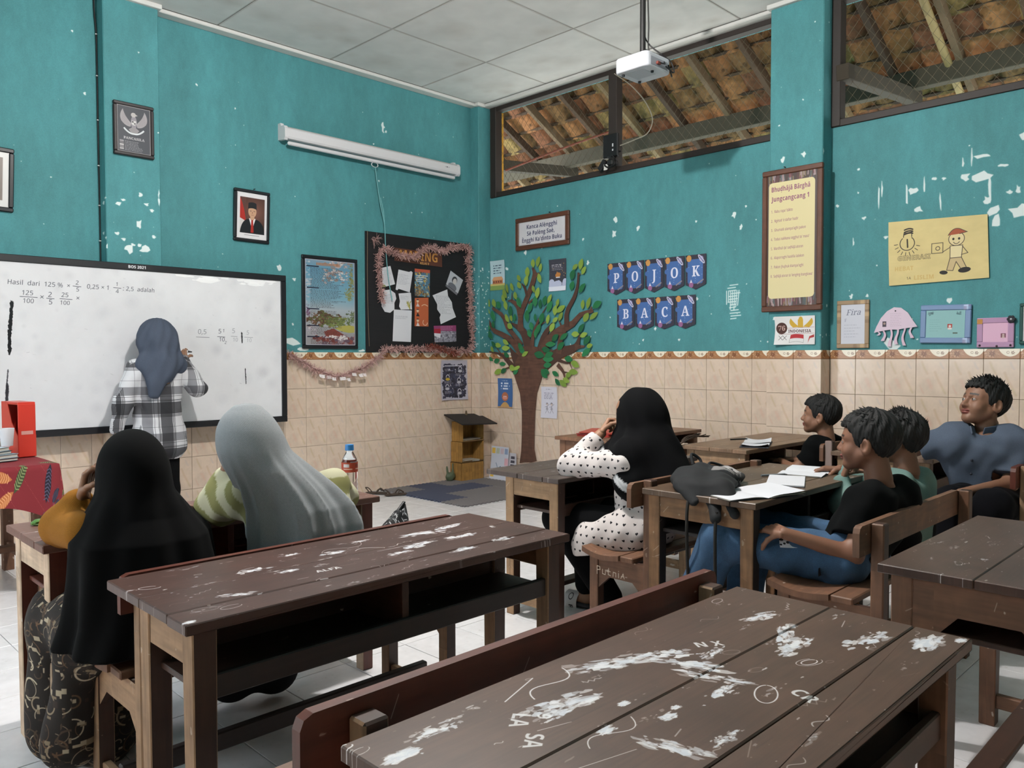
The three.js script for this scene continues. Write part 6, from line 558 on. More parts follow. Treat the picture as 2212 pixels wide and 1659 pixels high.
// ---------------------------------------------------------------- the people
// teacher at the whiteboard
{ const B = [-3.48, 0, .4], hd = [-3.475, 1.385, .37], H = headFrame(hd, [.12, -.12, -1], [0, 1, 0], 1.03), sL = [-3.63, 1.165, .39], sR = [-3.315, 1.165, .38], eL = [-3.725, .93, .41], wL = [-3.755, .745, .37], eR = [-3.215, 1.02, .42], wR = [-3.25, 1.215, .285];
  const hR = handPrims(wR, [.05, .75, -.55], [.55, -.2, -.6], [.45, .6, .7, .8], 1.02, -1, .7), hL = handPrims(wL, [-.05, -1, -.05], [.9, 0, .2], [.3, .35, .4, .45], 1.02, 1, .3);
  const fR = [-3.385, .03, .36], fL = [-3.55, .03, .42];
  const shirt = ruck(uni([cone([-3.57, 1.13, .39], [-3.37, 1.13, .39], .085), ell([-3.48, 1.0, .39], [.165, .2, .115]), ell([-3.485, .84, .39], [.165, .17, .125]), ell([-3.48, .68, .39], [.185, .2, .145]), cone([-3.52, .62, .39], [-3.42, .62, .39], .12, .125), ...limb([sL, eL, wL], [.065, .058, .042]), ...limb([sR, eR, wR], [.068, .062, .043])], .04), .0045);
  const cut = keep(keep(shirt, plane([-3.48, .525, .4], [0, -1, 0])), (x, y, z) => y > 1.2 ? -1 : plane(mixv(eR, wR, .92), vsub(wR, eR))(x, y, z) - (x < -3.3 || y < 1.1 ? 9 : 0));
  const plaid = (() => { const [c, x] = canvas(512, 512); x.fillStyle = '#c9c9cd'; x.fillRect(0, 0, 512, 512); const band = (a, w, al) => { x.fillStyle = `rgba(14,14,18,${al})`; x.fillRect(a, 0, w, 512); x.fillRect(0, a, 512, w); }; band(60, 130, .66); band(196, 5, .8); band(206, 5, .8); band(216, 5, .8); band(44, 5, .8); band(34, 5, .8); band(330, 3, .6); band(400, 90, .38); band(505, 4, .7); return new THREE.MeshPhysicalMaterial({ map: ctex(c, true), roughness: .92, sheen: .2 }); })();
  const hij = (() => { const f = uni([ell([-3.475, 1.39, .375], [.122, .128, .13]), ell([-3.475, 1.34, .40], [.135, .12, .135]), cone([-3.47, 1.26, .41], [-3.475, 1.2, .42], .11, .12), cone([-3.5, 1.2, .47], [-3.555, .99, .50], .085, .035), cone([-3.44, 1.2, .47], [-3.53, 1.06, .50], .085, .05), cone([-3.58, 1.18, .42], [-3.37, 1.19, .42], .075)], .05); return (x, y, z) => { const d = f(x, y, z); if (Math.abs(d) > .06) return d; const a = Math.atan2(x + 3.47, z - .36); return d + .007 * Math.sin(a * 7 + (y - 1.3) * 16) * Math.max(0, Math.min(1, (1.47 - y) / .12)) + .003 * Math.sin(a * 15 - y * 30); }; })();
  const pants = uni([cone([-3.42, .62, .38], [-3.40, .3, .37], .085, .065), cone([-3.40, .3, .37], [-3.385, .06, .365], .065, .058), cone([-3.54, .62, .4], [-3.55, .3, .41], .085, .065), cone([-3.55, .3, .41], [-3.55, .06, .415], .065, .058)], .03);
  const t = person('woman in slate blue hijab and plaid tunic writing on the whiteboard', B, { skin: '#8d6850', head: H, skinPrims: { l: [cone([-3.475, 1.3, .38], [-3.475, 1.1, .39], .05), ...limb([sL, eL, wL], [.045, .04, .027]), ...limb([sR, eR, wR], [.045, .04, .027]), cone([-3.48, 1.1, .39], [-3.48, .7, .39], .11), ...limb([[-3.54, .65, .39], fL], [.07, .035]), ...limb([[-3.42, .65, .38], fR], [.07, .035])], pts: [sL, sR, wL, wR, [-3.5, 1.3, .4], fL, fR] }, hands: [hR, hL],
    wear: [['tunic', cut, [-3.85, .48, .15], [-3.1, 1.29, .6], .008, plaid, { uv: 3.1, label: 'black and white plaid tunic' }], ['hijab', hij, [-3.66, .92, .2], [-3.28, 1.55, .6], .007, cloth('#4d5564', 3)], ['trousers', pants, [-3.68, 0, .25], [-3.27, .75, .52], .01, cloth('#08080a')]] });
  for (const [p, d] of [[fR, -.06], [fL, -.06]]) part('shoe', new THREE.SphereGeometry(1, 16, 10).scale(.043, .035, .11).translate(p[0] - B[0], .034, p[2] - B[2] + d), std('#17161a', .5), t);
  const m = thing('marker', 'white board marker with a black tip held by the teacher', 'marker', [-3.245, 1.288, .235], 0); m.rotation.z = -.10; m.rotation.y = -.25; part('barrel', new THREE.CylinderGeometry(.0085, .0085, .085, 14).rotateZ(Math.PI / 2), std('#d9d9dc', .4), m); part('tip', new THREE.CylinderGeometry(.0085, .004, .03, 14).rotateZ(Math.PI / 2).translate(.057, 0, 0), std('#17181c', .5), m); }
// girl in the black cape hijab, seen from behind
{ const B = [-4.83, 0, 3.76], H = headFrame([-4.835, .925, 3.72], [.1, -.1, -1], [0, 1, 0], .93), eL = [-4.955, .735, 3.5], wL = [-4.925, .83, 3.585], sL = [-4.96, .75, 3.72], sR = [-4.7, .74, 3.72], eR = [-4.60, .60, 3.6], wR = [-4.56, .715, 3.44];
  const hL = handPrims(wL, [.22, .9, .12], [.75, -.1, .6], [.45, .5, .55, .6], .92, -1, .3), hR = handPrims(wR, [.2, 0, -1], [0, -1, 0], [.2, .2, .25, .3], .9, 1, .3);
  const fold = (a, t, y) => t * (.06 * Math.sin(a * 7 + 1 + y * 2.5) + .04 * Math.sin(a * 12 - y * 6) + .02 * Math.sin(a * 4 + y * 9));
  const cape = drape([[.99, -4.832, 3.735, .03, .03], [.94, -4.832, 3.735, .07, .085], [.86, -4.832, 3.745, .098, .115], [.79, -4.83, 3.755, .145, .13], [.73, -4.825, 3.765, .19, .16], [.62, -4.82, 3.77, .20, .185], [.52, -4.825, 3.775, .205, .195], [.44, -4.85, 3.78, .20, .20]], fold);
  const hoodF = uni([ell([-4.835, .93, 3.73], [.087, .103, .112]), ell([-4.835, .89, 3.735], [.089, .105, .115])], .03);
  const hij = (x, y, z) => smax(smin(cape(x, y, z), hoodF(x, y, z), .03), -ell([-4.835, .915, 3.60], [.06, .085, .07])(x, y, z), .01);
  const skirt = (x, y, z) => uni([cone([-4.93, .46, 3.7], [-4.935, .44, 3.42], .10, .095), cone([-4.77, .46, 3.7], [-4.78, .44, 3.42], .10, .095), cone([-4.935, .42, 3.42], [-4.94, .09, 3.40], .10, .10), cone([-4.78, .42, 3.42], [-4.80, .10, 3.46], .10, .10), cone([-4.96, .38, 3.66], [-4.985, .13, 3.62], .06, .075), cone([-4.85, .2, 3.55], [-4.87, .09, 3.52], .10, .10)], .06)(x, y, z) + .006 * Math.sin(x * 40 + y * 12) * Math.sin(z * 33);
  const batik = (() => { const [c, x] = canvas(256, 256), r = rngOf(14); x.fillStyle = '#1d1613'; x.fillRect(0, 0, 256, 256); for (let i = 0; i < 70; i++) { x.strokeStyle = ['#4a3a2c', '#8d7d68', '#5f4631', '#b3a68f'][i % 4]; x.lineWidth = 1.5 + r() * 3; x.beginPath(); x.arc(r() * 256, r() * 256, 6 + r() * 22, r() * 6, r() * 6 + 3); x.stroke(); } for (let i = 0; i < 60; i++) { x.fillStyle = ['#7d6d58', '#2e221b', '#a39680'][i % 3]; x.fillRect(r() * 256, r() * 256, 6 + r() * 14, 5 + r() * 10); } return std(null, .9, { map: ctex(c, true) }); })();
  const sleeve = uni(limb([sL, eL, mixv(eL, wL, .75)], [.055, .058, .046]), .03), slR = uni(limb([sR, eR, mixv(eR, wR, .85)], [.055, .05, .042]), .03);
  const t = person('girl in a long black hijab cape resting cheek on raised hand', B, { skin: '#7d573f', head: H, hands: [hL, hR], skinPrims: { l: [cone([-4.835, .84, 3.74], [-4.83, .74, 3.75], .045), cone([-4.83, .72, 3.75], [-4.83, .5, 3.76], .10), ...limb([sL, eL, wL], [.035, .032, .022]), ...limb([sR, eR, wR], [.035, .032, .022]), ...limb([[-4.93, .47, 3.7], [-4.935, .45, 3.42], [-4.94, .08, 3.34]], [.06, .045, .03]), ...limb([[-4.77, .47, 3.7], [-4.78, .45, 3.42], [-4.80, .08, 3.44]], [.06, .045, .03])], pts: [sL, eL, wL, sR, wR, [-4.9, 0, 3.3], [-4.8, .9, 3.8]] },
    wear: [['hijab', hij, [-5.12, .40, 3.5], [-4.56, 1.1, 4.03], .008, cloth('#050506')], ['sleeve', sleeve, [-5.06, .6, 3.4], [-4.8, .9, 3.82], .007, cloth('#8f5f22', 6), { label: 'mustard yellow sleeve' }], ['sleeve', slR, [-4.8, .5, 3.4], [-4.5, .85, 3.82], .007, cloth('#2a1c16', 8), { label: 'dark brown sleeve' }], ['skirt', skirt, [-5.12, 0, 3.26], [-4.62, .6, 3.85], .011, batik, { uv: 3 }]] });
  part('shoe', new THREE.SphereGeometry(1, 16, 10).scale(.042, .035, .11).translate(-.105, .05, -.44), std('#3f3d2c', .6), t); part('shoe', new THREE.SphereGeometry(1, 16, 10).scale(.04, .033, .105).translate(.03, .035, -.33), std('#22201d', .6), t); }
// girl in the pale grey hijab
{ const B = [-4.33, 0, 3.8], H = headFrame([-4.475, .975, 3.71], [.15, -.25, -1], [-.25, 1, 0], .95), sL = [-4.47, .80, 3.74], sR = [-4.2, .80, 3.76], eL = [-4.475, .735, 3.49], wL = [-4.475, .875, 3.575], eR = [-4.05, .725, 3.60], wR = [-4.14, .72, 3.42];
  const hL = handPrims(wL, [-.12, .95, .1], [.6, .1, .6], [.75, .8, .85, .9], .9, 1, .5), hR = handPrims(wR, [-.6, 0, -.8], [0, -1, 0], [.2, .25, .3, .3], .9, 1, .3);
  const fold = (a, t, y) => { const u = a + (y - .9) * -1.1; const q = Math.min(1, t * 1.8), rd = (w) => 1 - 2 * Math.pow(Math.abs(Math.sin(w)), .7); return q * (.075 * rd(u * 2.6 + .5) + .05 * rd(u * 4.7 + 2) + .02 * Math.sin(u * 17)); };
  const cape = drape([[1.07, -4.478, 3.72, .03, .03], [1.01, -4.475, 3.725, .075, .085], [.94, -4.462, 3.745, .10, .115], [.88, -4.425, 3.765, .13, .135], [.82, -4.38, 3.785, .158, .15], [.76, -4.345, 3.80, .18, .165], [.70, -4.325, 3.81, .195, .17], [.64, -4.32, 3.815, .195, .175], [.56, -4.32, 3.82, .19, .175]], fold);
  const hood = uni([ell([-4.48, .985, 3.72], [.09, .104, .113]), ell([-4.47, .94, 3.735], [.093, .108, .117])], .03), hemP = plane([-4.33, .625, 3.85], [.22, -1, 0]);
  const hij = keep((x, y, z) => smax(smin(cape(x, y, z), hood(x, y, z), .035), -ell([-4.475, .955, 3.59], [.06, .085, .075])(x, y, z), .01), hemP, .006);
  const band = (h) => lin(h), sw = (a, b, f) => (x, y, z) => { const t = f(x, y, z); return ((t % 1) + 1) % 1 < .5 ? band(a) : band(b); };
  const body = uni([cone([-4.43, .74, 3.77], [-4.23, .74, 3.78], .085), ell([-4.33, .6, 3.79], [.145, .2, .12]), cone([-4.38, .52, 3.79], [-4.27, .52, 3.79], .10), ...limb([sL, eL, mixv(eL, wL, .72)], [.07, .068, .042]), ...limb([sR, eR, mixv(eR, wR, .8)], [.06, .05, .04])], .035), sweater = keep(ruck(body, .005), plane([-4.3, .45, 3.8], [0, -1, 0]));
  const skirt = uni([cone([-4.4, .46, 3.75], [-4.4, .45, 3.42], .095, .085), cone([-4.25, .46, 3.75], [-4.26, .45, 3.42], .095, .085), cone([-4.4, .42, 3.42], [-4.4, .1, 3.42], .085, .09), cone([-4.26, .42, 3.42], [-4.26, .1, 3.46], .085, .09)], .05);
  const t = person('girl in a pale grey hijab and olive sweater leaning on her hand', B, { skin: '#86604a', head: H, hands: [hL, hR], skinPrims: { l: [cone([-4.46, .9, 3.74], [-4.35, .76, 3.78], .045), cone([-4.33, .74, 3.78], [-4.33, .5, 3.79], .09), ...limb([sL, eL, wL], [.035, .032, .022]), ...limb([sR, eR, wR], [.035, .032, .022]), ...limb([[-4.4, .47, 3.7], [-4.4, .45, 3.42], [-4.4, .08, 3.4]], [.055, .045, .03]), ...limb([[-4.26, .47, 3.7], [-4.26, .45, 3.42], [-4.26, .08, 3.44]], [.055, .045, .03])], pts: [sL, eL, wL, sR, wR, eR, [-4.4, 0, 3.3], [-4.4, 1.0, 3.9]] },
    wear: [['hijab', hij, [-4.6, .5, 3.5], [-4.05, 1.12, 4.05], .0075, cloth('#94979a')], ['sweater', sweater, [-4.62, .4, 3.35], [-3.92, .98, 3.98], .0075, new THREE.MeshPhysicalMaterial({ color: '#ffffff', roughness: .95, vertexColors: true, sheen: .4 }), { color: sw('#83804f', '#b9b598', (x, y, z) => (x < -4.3 ? (y - .6) + (z - 3.6) * .9 : y * 1.2) * 7.5) }], ['skirt', skirt, [-4.52, 0, 3.28], [-4.13, .58, 3.9], .011, cloth('#232327', 10)]] }); }
// girl in the spotted tunic, in profile
{ const B = [-2.72, 0, 3.98], H = headFrame([-2.655, .97, 3.9], [-.15, -.3, -1], [0, 1, -.15], .95), sL = [-2.83, .765, 3.97], sR = [-2.56, .765, 3.96], eL = [-2.875, .735, 3.70], wL = [-2.745, .88, 3.775], eR = [-2.5, .72, 3.75], wR = [-2.6, .72, 3.58];
  const hL = handPrims(wL, [.75, .55, -.1], [.35, -.5, .8], [.7, .75, .8, .85], .95, -1, .4), hR = handPrims(wR, [-.8, 0, -.5], [0, -1, 0], [.2, .2, .3, .3], .9, 1, .3);
  const head = uni([ell([-2.645, .985, 3.925], [.094, .113, .118]), ell([-2.645, .94, 3.955], [.096, .12, .115]), cone([-2.65, .92, 3.83], [-2.65, .86, 3.83], .055, .05), cone([-2.645, .9, 3.96], [-2.655, .8, 3.99], .095, .12), cone([-2.79, .79, 3.97], [-2.55, .79, 3.97], .09), cone([-2.70, .80, 3.90], [-2.71, .74, 3.86], .10, .115), cone([-2.66, .8, 4.0], [-2.66, .62, 4.08], .13, .15), cone([-2.77, .75, 3.97], [-2.80, .68, 4.0], .085, .09)], .045);
  const hemA = plane([-2.7, .765, 3.83], [0, -1, -.62]), hij = keep((x, y, z) => { const d = smax(head(x, y, z), -ell([-2.665, .955, 3.785], [.062, .088, .075])(x, y, z), .01); return Math.abs(d) < .05 ? d + .004 * Math.sin(y * 26 + Math.atan2(x + 2.65, z - 3.93) * 9) * Math.max(0, Math.min(1, (1.0 - y) / .1)) + .002 * Math.sin(z * 70 + y * 20) : d; }, plane([-2.7, .695, 3.83], [0, -1, -.62]), .005);
  const lace = (x, y, z) => { const h = -hemA(x, y, z); if (h > .0 && h < .034) { const q = .5 + .5 * Math.sin(x * 260) * Math.sin((y + z) * 240); return [.36 + .25 * q, .36 + .25 * q, .37 + .25 * q]; } return [.0022, .0022, .0028]; };
  const dots = (() => { const [c, x] = canvas(512, 512), r = rngOf(20); x.fillStyle = '#d9cfcc'; x.fillRect(0, 0, 512, 512); for (let j = 0; j < 512; j += 6) { x.fillStyle = `rgba(120,105,105,.12)`; x.fillRect(0, j, 512, 2); x.fillRect(j, 0, 1.5, 512); } x.fillStyle = '#17151a'; for (let i = 0; i < 8; i++) for (let j = 0; j < 8; j++) { const a = i * 64 + (j % 2 ? 32 : 0) + 16 + (r() - .5) * 6, b = j * 64 + 30 + (r() - .5) * 6, s = 12; x.save(); x.translate(a, b); x.rotate((r() - .5) * .7); x.beginPath(); x.moveTo(0, s); x.bezierCurveTo(-s * 1.6, -s * .2, -s * .8, -s * 1.3, 0, -s * .45); x.bezierCurveTo(s * .8, -s * 1.3, s * 1.6, -s * .2, 0, s); x.fill(); x.restore(); } return new THREE.MeshPhysicalMaterial({ map: ctex(c, true), roughness: .95 }); })();
  const tor = uni([cone([-2.79, .74, 3.97], [-2.57, .74, 3.97], .08), ell([-2.7, .6, 3.98], [.145, .2, .115]), ell([-2.72, .46, 4.0], [.17, .12, .135]), cone([-2.80, .46, 3.98], [-2.84, .41, 3.82], .11, .10), cone([-2.84, .42, 3.83], [-2.87, .36, 3.80], .085, .075), cone([-2.62, .46, 3.98], [-2.64, .42, 3.82], .11, .10), ...limb([sL, eL], [.062, .060]), ...limb([eL, wL], [.056, .040]), ...limb([sR, eR, wR], [.06, .054, .038])], .03), tun = keep(keep(ruck(tor, .004), plane([-2.7, .375, 3.98], [0, -1, .22])), plane(mixv(eL, wL, .86), [wL[0] - eL[0], wL[1] - eL[1], wL[2] - eL[2]]).valueOf ? (x, y, z) => (y > .78 && z < 3.87 && x > -2.86 ? plane(mixv(eL, wL, .88), vsub(wL, eL))(x, y, z) : -1) : null);
  const kL = [-2.84, .47, 3.60], kR = [-2.62, .47, 3.58], aL = [-2.79, .13, 3.86], aR = [-2.66, .12, 3.62], pants = uni([...limb([[-2.80, .47, 3.97], kL, aL], [.092, .08, .06]), ...limb([[-2.62, .47, 3.97], kR, aR], [.092, .08, .06])], .03);
  const t = person('girl in a black hijab and white tunic with black heart spots', B, { skin: '#9a7158', head: H, gaze: [-.2, -.1, -1], hands: [hL, hR], skinPrims: { l: [cone([-2.65, .88, 3.94], [-2.68, .76, 3.97], .045), cone([-2.7, .75, 3.97], [-2.71, .5, 3.99], .09), ...limb([sL, eL, wL], [.036, .034, .024]), ...limb([sR, eR, wR], [.036, .034, .024]), ...limb([[-2.8, .47, 3.95], kL, [-2.785, .07, 3.9]], [.06, .05, .034]), cone([-2.785, .06, 3.91], [-2.80, .035, 3.79], .034, .026), ...limb([[-2.62, .47, 3.95], kR, [-2.66, .07, 3.63]], [.06, .05, .034]), cone([-2.66, .05, 3.63], [-2.67, .03, 3.52], .034, .026)], pts: [sL, eL, wL, sR, wR, [-2.8, 0, 3.5], [-2.7, 1, 4.05], kL] },
    wear: [['hijab', hij, [-2.95, .55, 3.7], [-2.44, 1.13, 4.25], .006, new THREE.MeshPhysicalMaterial({ color: '#ffffff', vertexColors: true, roughness: .95, specularIntensity: .3 }), { color: lace, label: 'black hijab with a silver lace band' }], ['tunic', tun, [-2.99, .3, 3.5], [-2.38, .92, 4.2], .0065, dots, { uv: 3.6 }], ['trousers', pants, [-2.96, .05, 3.45], [-2.48, .6, 4.1], .009, cloth('#070709')]] });
  for (const [p, ry] of [[[-2.795, 0, 3.84], .25], [[-2.665, 0, 3.57], .1]]) { const s = new THREE.Group(); s.name = 'sandal'; s.position.set(...vsub(p, B)); s.rotation.y = ry; t.add(s); part('sole', new THREE.CapsuleGeometry(.042, .14, 6, 14).rotateX(Math.PI / 2).scale(1, .38, 1).translate(0, .016, 0), std('#3a3a40', .8), s); const st = new THREE.CylinderGeometry(.05, .052, .075, 18, 1, true, Math.PI / 2, Math.PI).rotateX(Math.PI / 2).rotateZ(Math.PI / 2 * 0); st.rotateZ(Math.PI / 2); part('strap', st.translate(0, .022, -.02), drawn(.12, .08, 900, (x, w, h) => { x.fillStyle = '#d9d7d8'; x.fillRect(0, 0, w, h); txt(x, 'RR', w * .7, h * .6, `bold ${h * .42}px sans-serif`, '#2a2a30'); x.strokeStyle = '#2a2a30'; x.lineWidth = 3; x.beginPath(); x.arc(w * .28, h * .5, h * .16, 0, 7); x.stroke(); }, .6), s).material.side = THREE.DoubleSide; } }
// seated boys: o has head frame, shoulders, elbows, wrists, hips, knees, ankles, hands, clothes
function boy(label, o) { const { sL, eL, wL, sR, eR, wR, hL, kL, aL, hR, kR, aR } = o.j, hip = mixv(hL, hR, .5), ch = mixv(sL, sR, .5), low = vadd(ch, [0, -.05, 0]);
  const skinPrims = { l: [cone(o.neck, ch, .043, .06), cone(low, hip, .09), ...limb([sL, eL, wL], [.036, .033, .022]), ...limb([sR, eR, wR], [.036, .033, .022]), ...limb([hL, kL, aL], [.06, .046, .034]), ...limb([hR, kR, aR], [.06, .046, .034]), cone(aL, vadd(aL, o.toe), .034, .026), cone(aR, vadd(aR, o.toe), .034, .026)], pts: [sL, eL, wL, sR, eR, wR, hL, kL, aL, hR, kR, aR, o.neck] };
  const W = o.w || 1, f2 = uni([cone(mixv(sL, ch, .12), mixv(sR, ch, .12), .068 * W), cone(mixv(sL, ch, .3), mixv(hL, hip, .1), .095 * W, .10 * W), cone(mixv(sR, ch, .3), mixv(hR, hip, .1), .095 * W, .10 * W), cone(low, mixv(low, hip, .95), .10 * W, .115 * W), ...limb([sL, mixv(sL, eL, o.sl)], [.068 * W, .062 * W]), ...limb([sR, mixv(sR, eR, o.sl)], [.068 * W, .062 * W]), ...(o.long ? [...limb([mixv(sL, eL, .8), eL, mixv(eL, wL, .9)], [.055, .05, .036]), ...limb([mixv(sR, eR, .8), eR, mixv(eR, wR, .9)], [.055, .05, .036])] : [])], .035);
  let top = ruck(f2, .0055); top = keep(top, plane(vadd(hip, [0, -.07, 0]), [0, -1, 0])); const nk = ell(vadd(ch, [o.nd[0] * .02, .075, o.nd[1] * .02]), [.062, .055, .062]); const top2 = (x, y, z) => smax(top(x, y, z), -nk(x, y, z), .008);
  if (!o.long) for (const [s, e] of [[sL, eL], [sR, eR]]) { const p = plane(mixv(s, e, o.sl), vsub(e, s)), c = mixv(s, e, o.sl); const prev = top; top = (x, y, z) => { const d = prev(x, y, z); const q = Math.hypot(x - c[0], y - c[1], z - c[2]); return q < .085 ? smax(d, p(x, y, z) - .004, .004) : d; }; }
  const pants = ruck(uni([cone(hL, hR, .1 * W), ...limb([hL, kL, aL], [.098 * W, .078, o.cuff || .062]), ...limb([hR, kR, aR], [.098 * W, .078, o.cuff || .062])], .03), .004);
  const B1 = boundsOf([sL, sR, hL, hR, mixv(sL, eL, o.long ? 1 : .7), mixv(sR, eR, o.long ? 1 : .7), ...(o.long ? [wL, wR] : [])], .16), B2 = boundsOf([hL, hR, kL, kR, aL, aR], .13);
  return person(label, o.base, { skin: o.skin, head: o.H, gaze: o.gaze, hair: hairGeo(o.H, o.hair), hands: o.hands, skinPrims, wear: [[o.topName, top2, B1[0], B1[1], .0075, o.top], ['trousers', keep(pants, plane(vadd(o.foot || [0, .07, 0], [0, 0, 0]), [0, -1, 0])), B2[0], B2[1], .0085, o.pants, o.pantsO]] }); }
const denim = (() => { const [c, x] = canvas(256, 256), r = rngOf(31); x.fillStyle = '#33506e'; x.fillRect(0, 0, 256, 256); noisy(x, 256, 256, .5, (i, j) => .6 * fbm(i / 30, j / 50) + .4 * r()); return std(null, .9, { map: ctex(c, true) }); })();
// boy in the black T-shirt and jeans
{ const wL = [-2.965, .60, 4.79], t = boy('boy in a black T-shirt and blue jeans, forearm across his lap', { base: [-2.7, 0, 4.95], skin: '#7e5641', H: headFrame([-2.66, .915, 4.965], [-.12, .02, -1], [0, 1, 0], 1.0), gaze: [-.2, .02, -1], hair: { seed: 5, n: 260, spike: .018, sweep: [0, -.15, 1.0], thick: 1.2 }, neck: [-2.645, .82, 4.99], nd: [0, -1], toe: [0, -.04, -.12],
  j: { sL: [-2.765, .70, 5.0], eL: [-2.845, .535, 4.99], wL, sR: [-2.50, .70, 5.02], eR: [-2.45, .52, 4.92], wR: [-2.56, .56, 4.74], hL: [-2.80, .50, 4.93], kL: [-2.96, .535, 4.53], aL: [-3.01, .11, 4.36], hR: [-2.62, .50, 4.93], kR: [-2.66, .535, 4.52], aR: [-2.68, .11, 4.45] }, sl: .62, w: .95, topName: 't_shirt', top: cloth('#060708'), pants: denim, pantsO: { uv: 3 }, cuff: .075,
  hands: [handPrims(wL, [.35, .05, -.9], [.3, -.9, -.1], [.35, .4, .45, .5], .95, 1, .4), handPrims([-2.56, .56, 4.74], [-.3, 0, -1], [0, -1, 0], [.3, .3, .3, .3], .9, 1, .3)] });
  const P = std(null, .8, { map: ctex((() => { const [c, x] = canvas(128, 128), r = rngOf(3); x.fillStyle = '#c9c9ce'; x.fillRect(0, 0, 128, 128); x.fillStyle = '#17171c'; for (let i = 0; i < 20; i++) { x.beginPath(); x.arc(r() * 128, r() * 128, 4 + r() * 12, 0, 7); x.fill(); } return c; })()) }); const pt = part('patch', sheetGeo(.06, .05, .002), P, t, 'printed patch on the jeans'); pt.position.set(-.235, .565, -.16); pt.rotation.set(-.6, -.9, 0, 'YXZ');
  part('cuff_label', sheetGeo(.045, .03, .001), std('#1b1d26', .8), t).position.set(-.203, .47, -.05); }
// boy in pale green beside him
boy('boy in a pale green shirt with his fist at his chin', { base: [-2.15, 0, 4.9], skin: '#7a5440', H: headFrame([-2.155, .885, 4.895], [-.15, .03, -1], [0, 1, 0], 1.0), gaze: [-.2, 0, -1], hair: { seed: 6, n: 260, spike: .02, sweep: [0, .1, .5], thick: 1.25 }, neck: [-2.145, .79, 4.92], nd: [0, -1], toe: [0, -.04, -.12],
  j: { sL: [-2.27, .685, 4.92], eL: [-2.28, .60, 4.72], wL: [-2.235, .70, 4.695], sR: [-2.02, .685, 4.93], eR: [-1.98, .6, 4.78], wR: [-2.08, .725, 4.62], hL: [-2.25, .5, 4.92], kL: [-2.27, .53, 4.52], aL: [-2.28, .1, 4.48], hR: [-2.06, .5, 4.92], kR: [-2.06, .53, 4.52], aR: [-2.06, .1, 4.48] }, sl: .95, long: true, w: .92, topName: 'shirt', top: cloth('#6f8983', 34), pants: cloth('#0b0b0e'),
  hands: [handPrims([-2.235, .70, 4.695], [.1, .85, .3], [.35, .1, .8], [.85, .9, .95, 1], .95, 1, .6), handPrims([-2.08, .725, 4.62], [-.4, 0, -1], [0, -1, 0], [.3, .3, .3, .3], .9, 1, .3)] });
// small boy in black near the wall
boy('small boy in a black T-shirt behind the single notebook', { base: [-.9, 0, 4.0], skin: '#87604a', H: headFrame([-.93, .875, 4.02], [-.2, .08, -1], [0, 1, .05], 1.05), gaze: [-.2, .1, -1], hair: { seed: 7, n: 240, spike: .016, sweep: [0, -.2, 1.0], thick: 1.1 }, neck: [-.915, .77, 4.05], nd: [0, -1], toe: [0, -.04, -.12],
  j: { sL: [-1.01, .68, 4.03], eL: [-1.05, .55, 3.92], wL: [-.985, .585, 3.79], sR: [-.78, .68, 4.04], eR: [-.75, .55, 3.95], wR: [-.85, .58, 3.8], hL: [-.99, .48, 4.0], kL: [-1.0, .51, 3.64], aL: [-1.0, .1, 3.62], hR: [-.82, .48, 4.0], kR: [-.81, .51, 3.64], aR: [-.8, .1, 3.62] }, sl: .6, w: .9, topName: 't_shirt', top: cloth('#060708'), pants: cloth('#0c0c10'),
  hands: [handPrims([-.985, .585, 3.79], [.5, 0, -.8], [0, -1, 0], [.3, .35, .4, .4], .92, 1, .3), handPrims([-.85, .58, 3.8], [-.6, 0, -.7], [0, -1, 0], [.3, .35, .4, .4], .92, -1, .3)] });
// boy in the grey shirt, turned sideways
{ const base = [-1.2, 0, 5.02], sL = [-1.245, .80, 5.13], sR = [-1.335, .815, 4.86], t = boy('boy in a grey button shirt looking up, one arm on the desk', { base, skin: '#86604b', H: headFrame([-1.265, 1.0, 4.985], [-.78, .28, -.55], [.25, 1, .1], 1.08), gaze: [-.6, .25, -.75], hair: { seed: 8, n: 240, spike: .02, sweep: [.1, .1, .7], thick: 1.1 }, neck: [-1.225, .9, 5.0], nd: [-1, -.2], toe: [-.12, -.04, 0],
  j: { sL, eL: [-1.33, .63, 5.12], wL: [-1.60, .60, 4.98], sR, eR: [-1.36, .765, 4.70], wR: [-1.10, .735, 4.66], hL: [-1.15, .50, 5.08], kL: [-1.55, .55, 5.10], aL: [-1.56, .1, 5.08], hR: [-1.15, .50, 4.94], kR: [-1.53, .54, 4.92], aR: [-1.55, .1, 4.92] }, sl: .78, w: 1.12, topName: 'shirt', top: cloth('#566070', 38, .2), pants: cloth('#0e0e13'),
  hands: [handPrims([-1.60, .60, 4.98], [-.8, -.2, -.4], [0, -1, 0], [.3, .35, .4, .4], .98, -1, .3), handPrims([-1.10, .735, 4.66], [1, 0, 0], [0, -1, 0], [.2, .2, .2, .2], .95, 1, .2)] });
  const cm = cloth('#566070', 38, .2); for (const s of [-1, 1]) { const g = prism([[0, 0], [.075, .012], [.07, .05], [.01, .045]], .006, 'xy'); const m = part('collar', g, cm, t); m.position.set(-1.325 - base[0], .845, 4.985 + s * .012 - base[2]); m.rotation.set(.25, s > 0 ? -.75 : 2.3 + .9, .1, 'YXZ'); }
  for (let i = 0; i < 4; i++) part('button', new THREE.SphereGeometry(.0065, 10, 8), std('#1d2230', .4), t).position.set(-1.395 - .008 * i - base[0], .80 - i * .065, 4.975 - base[2]); }
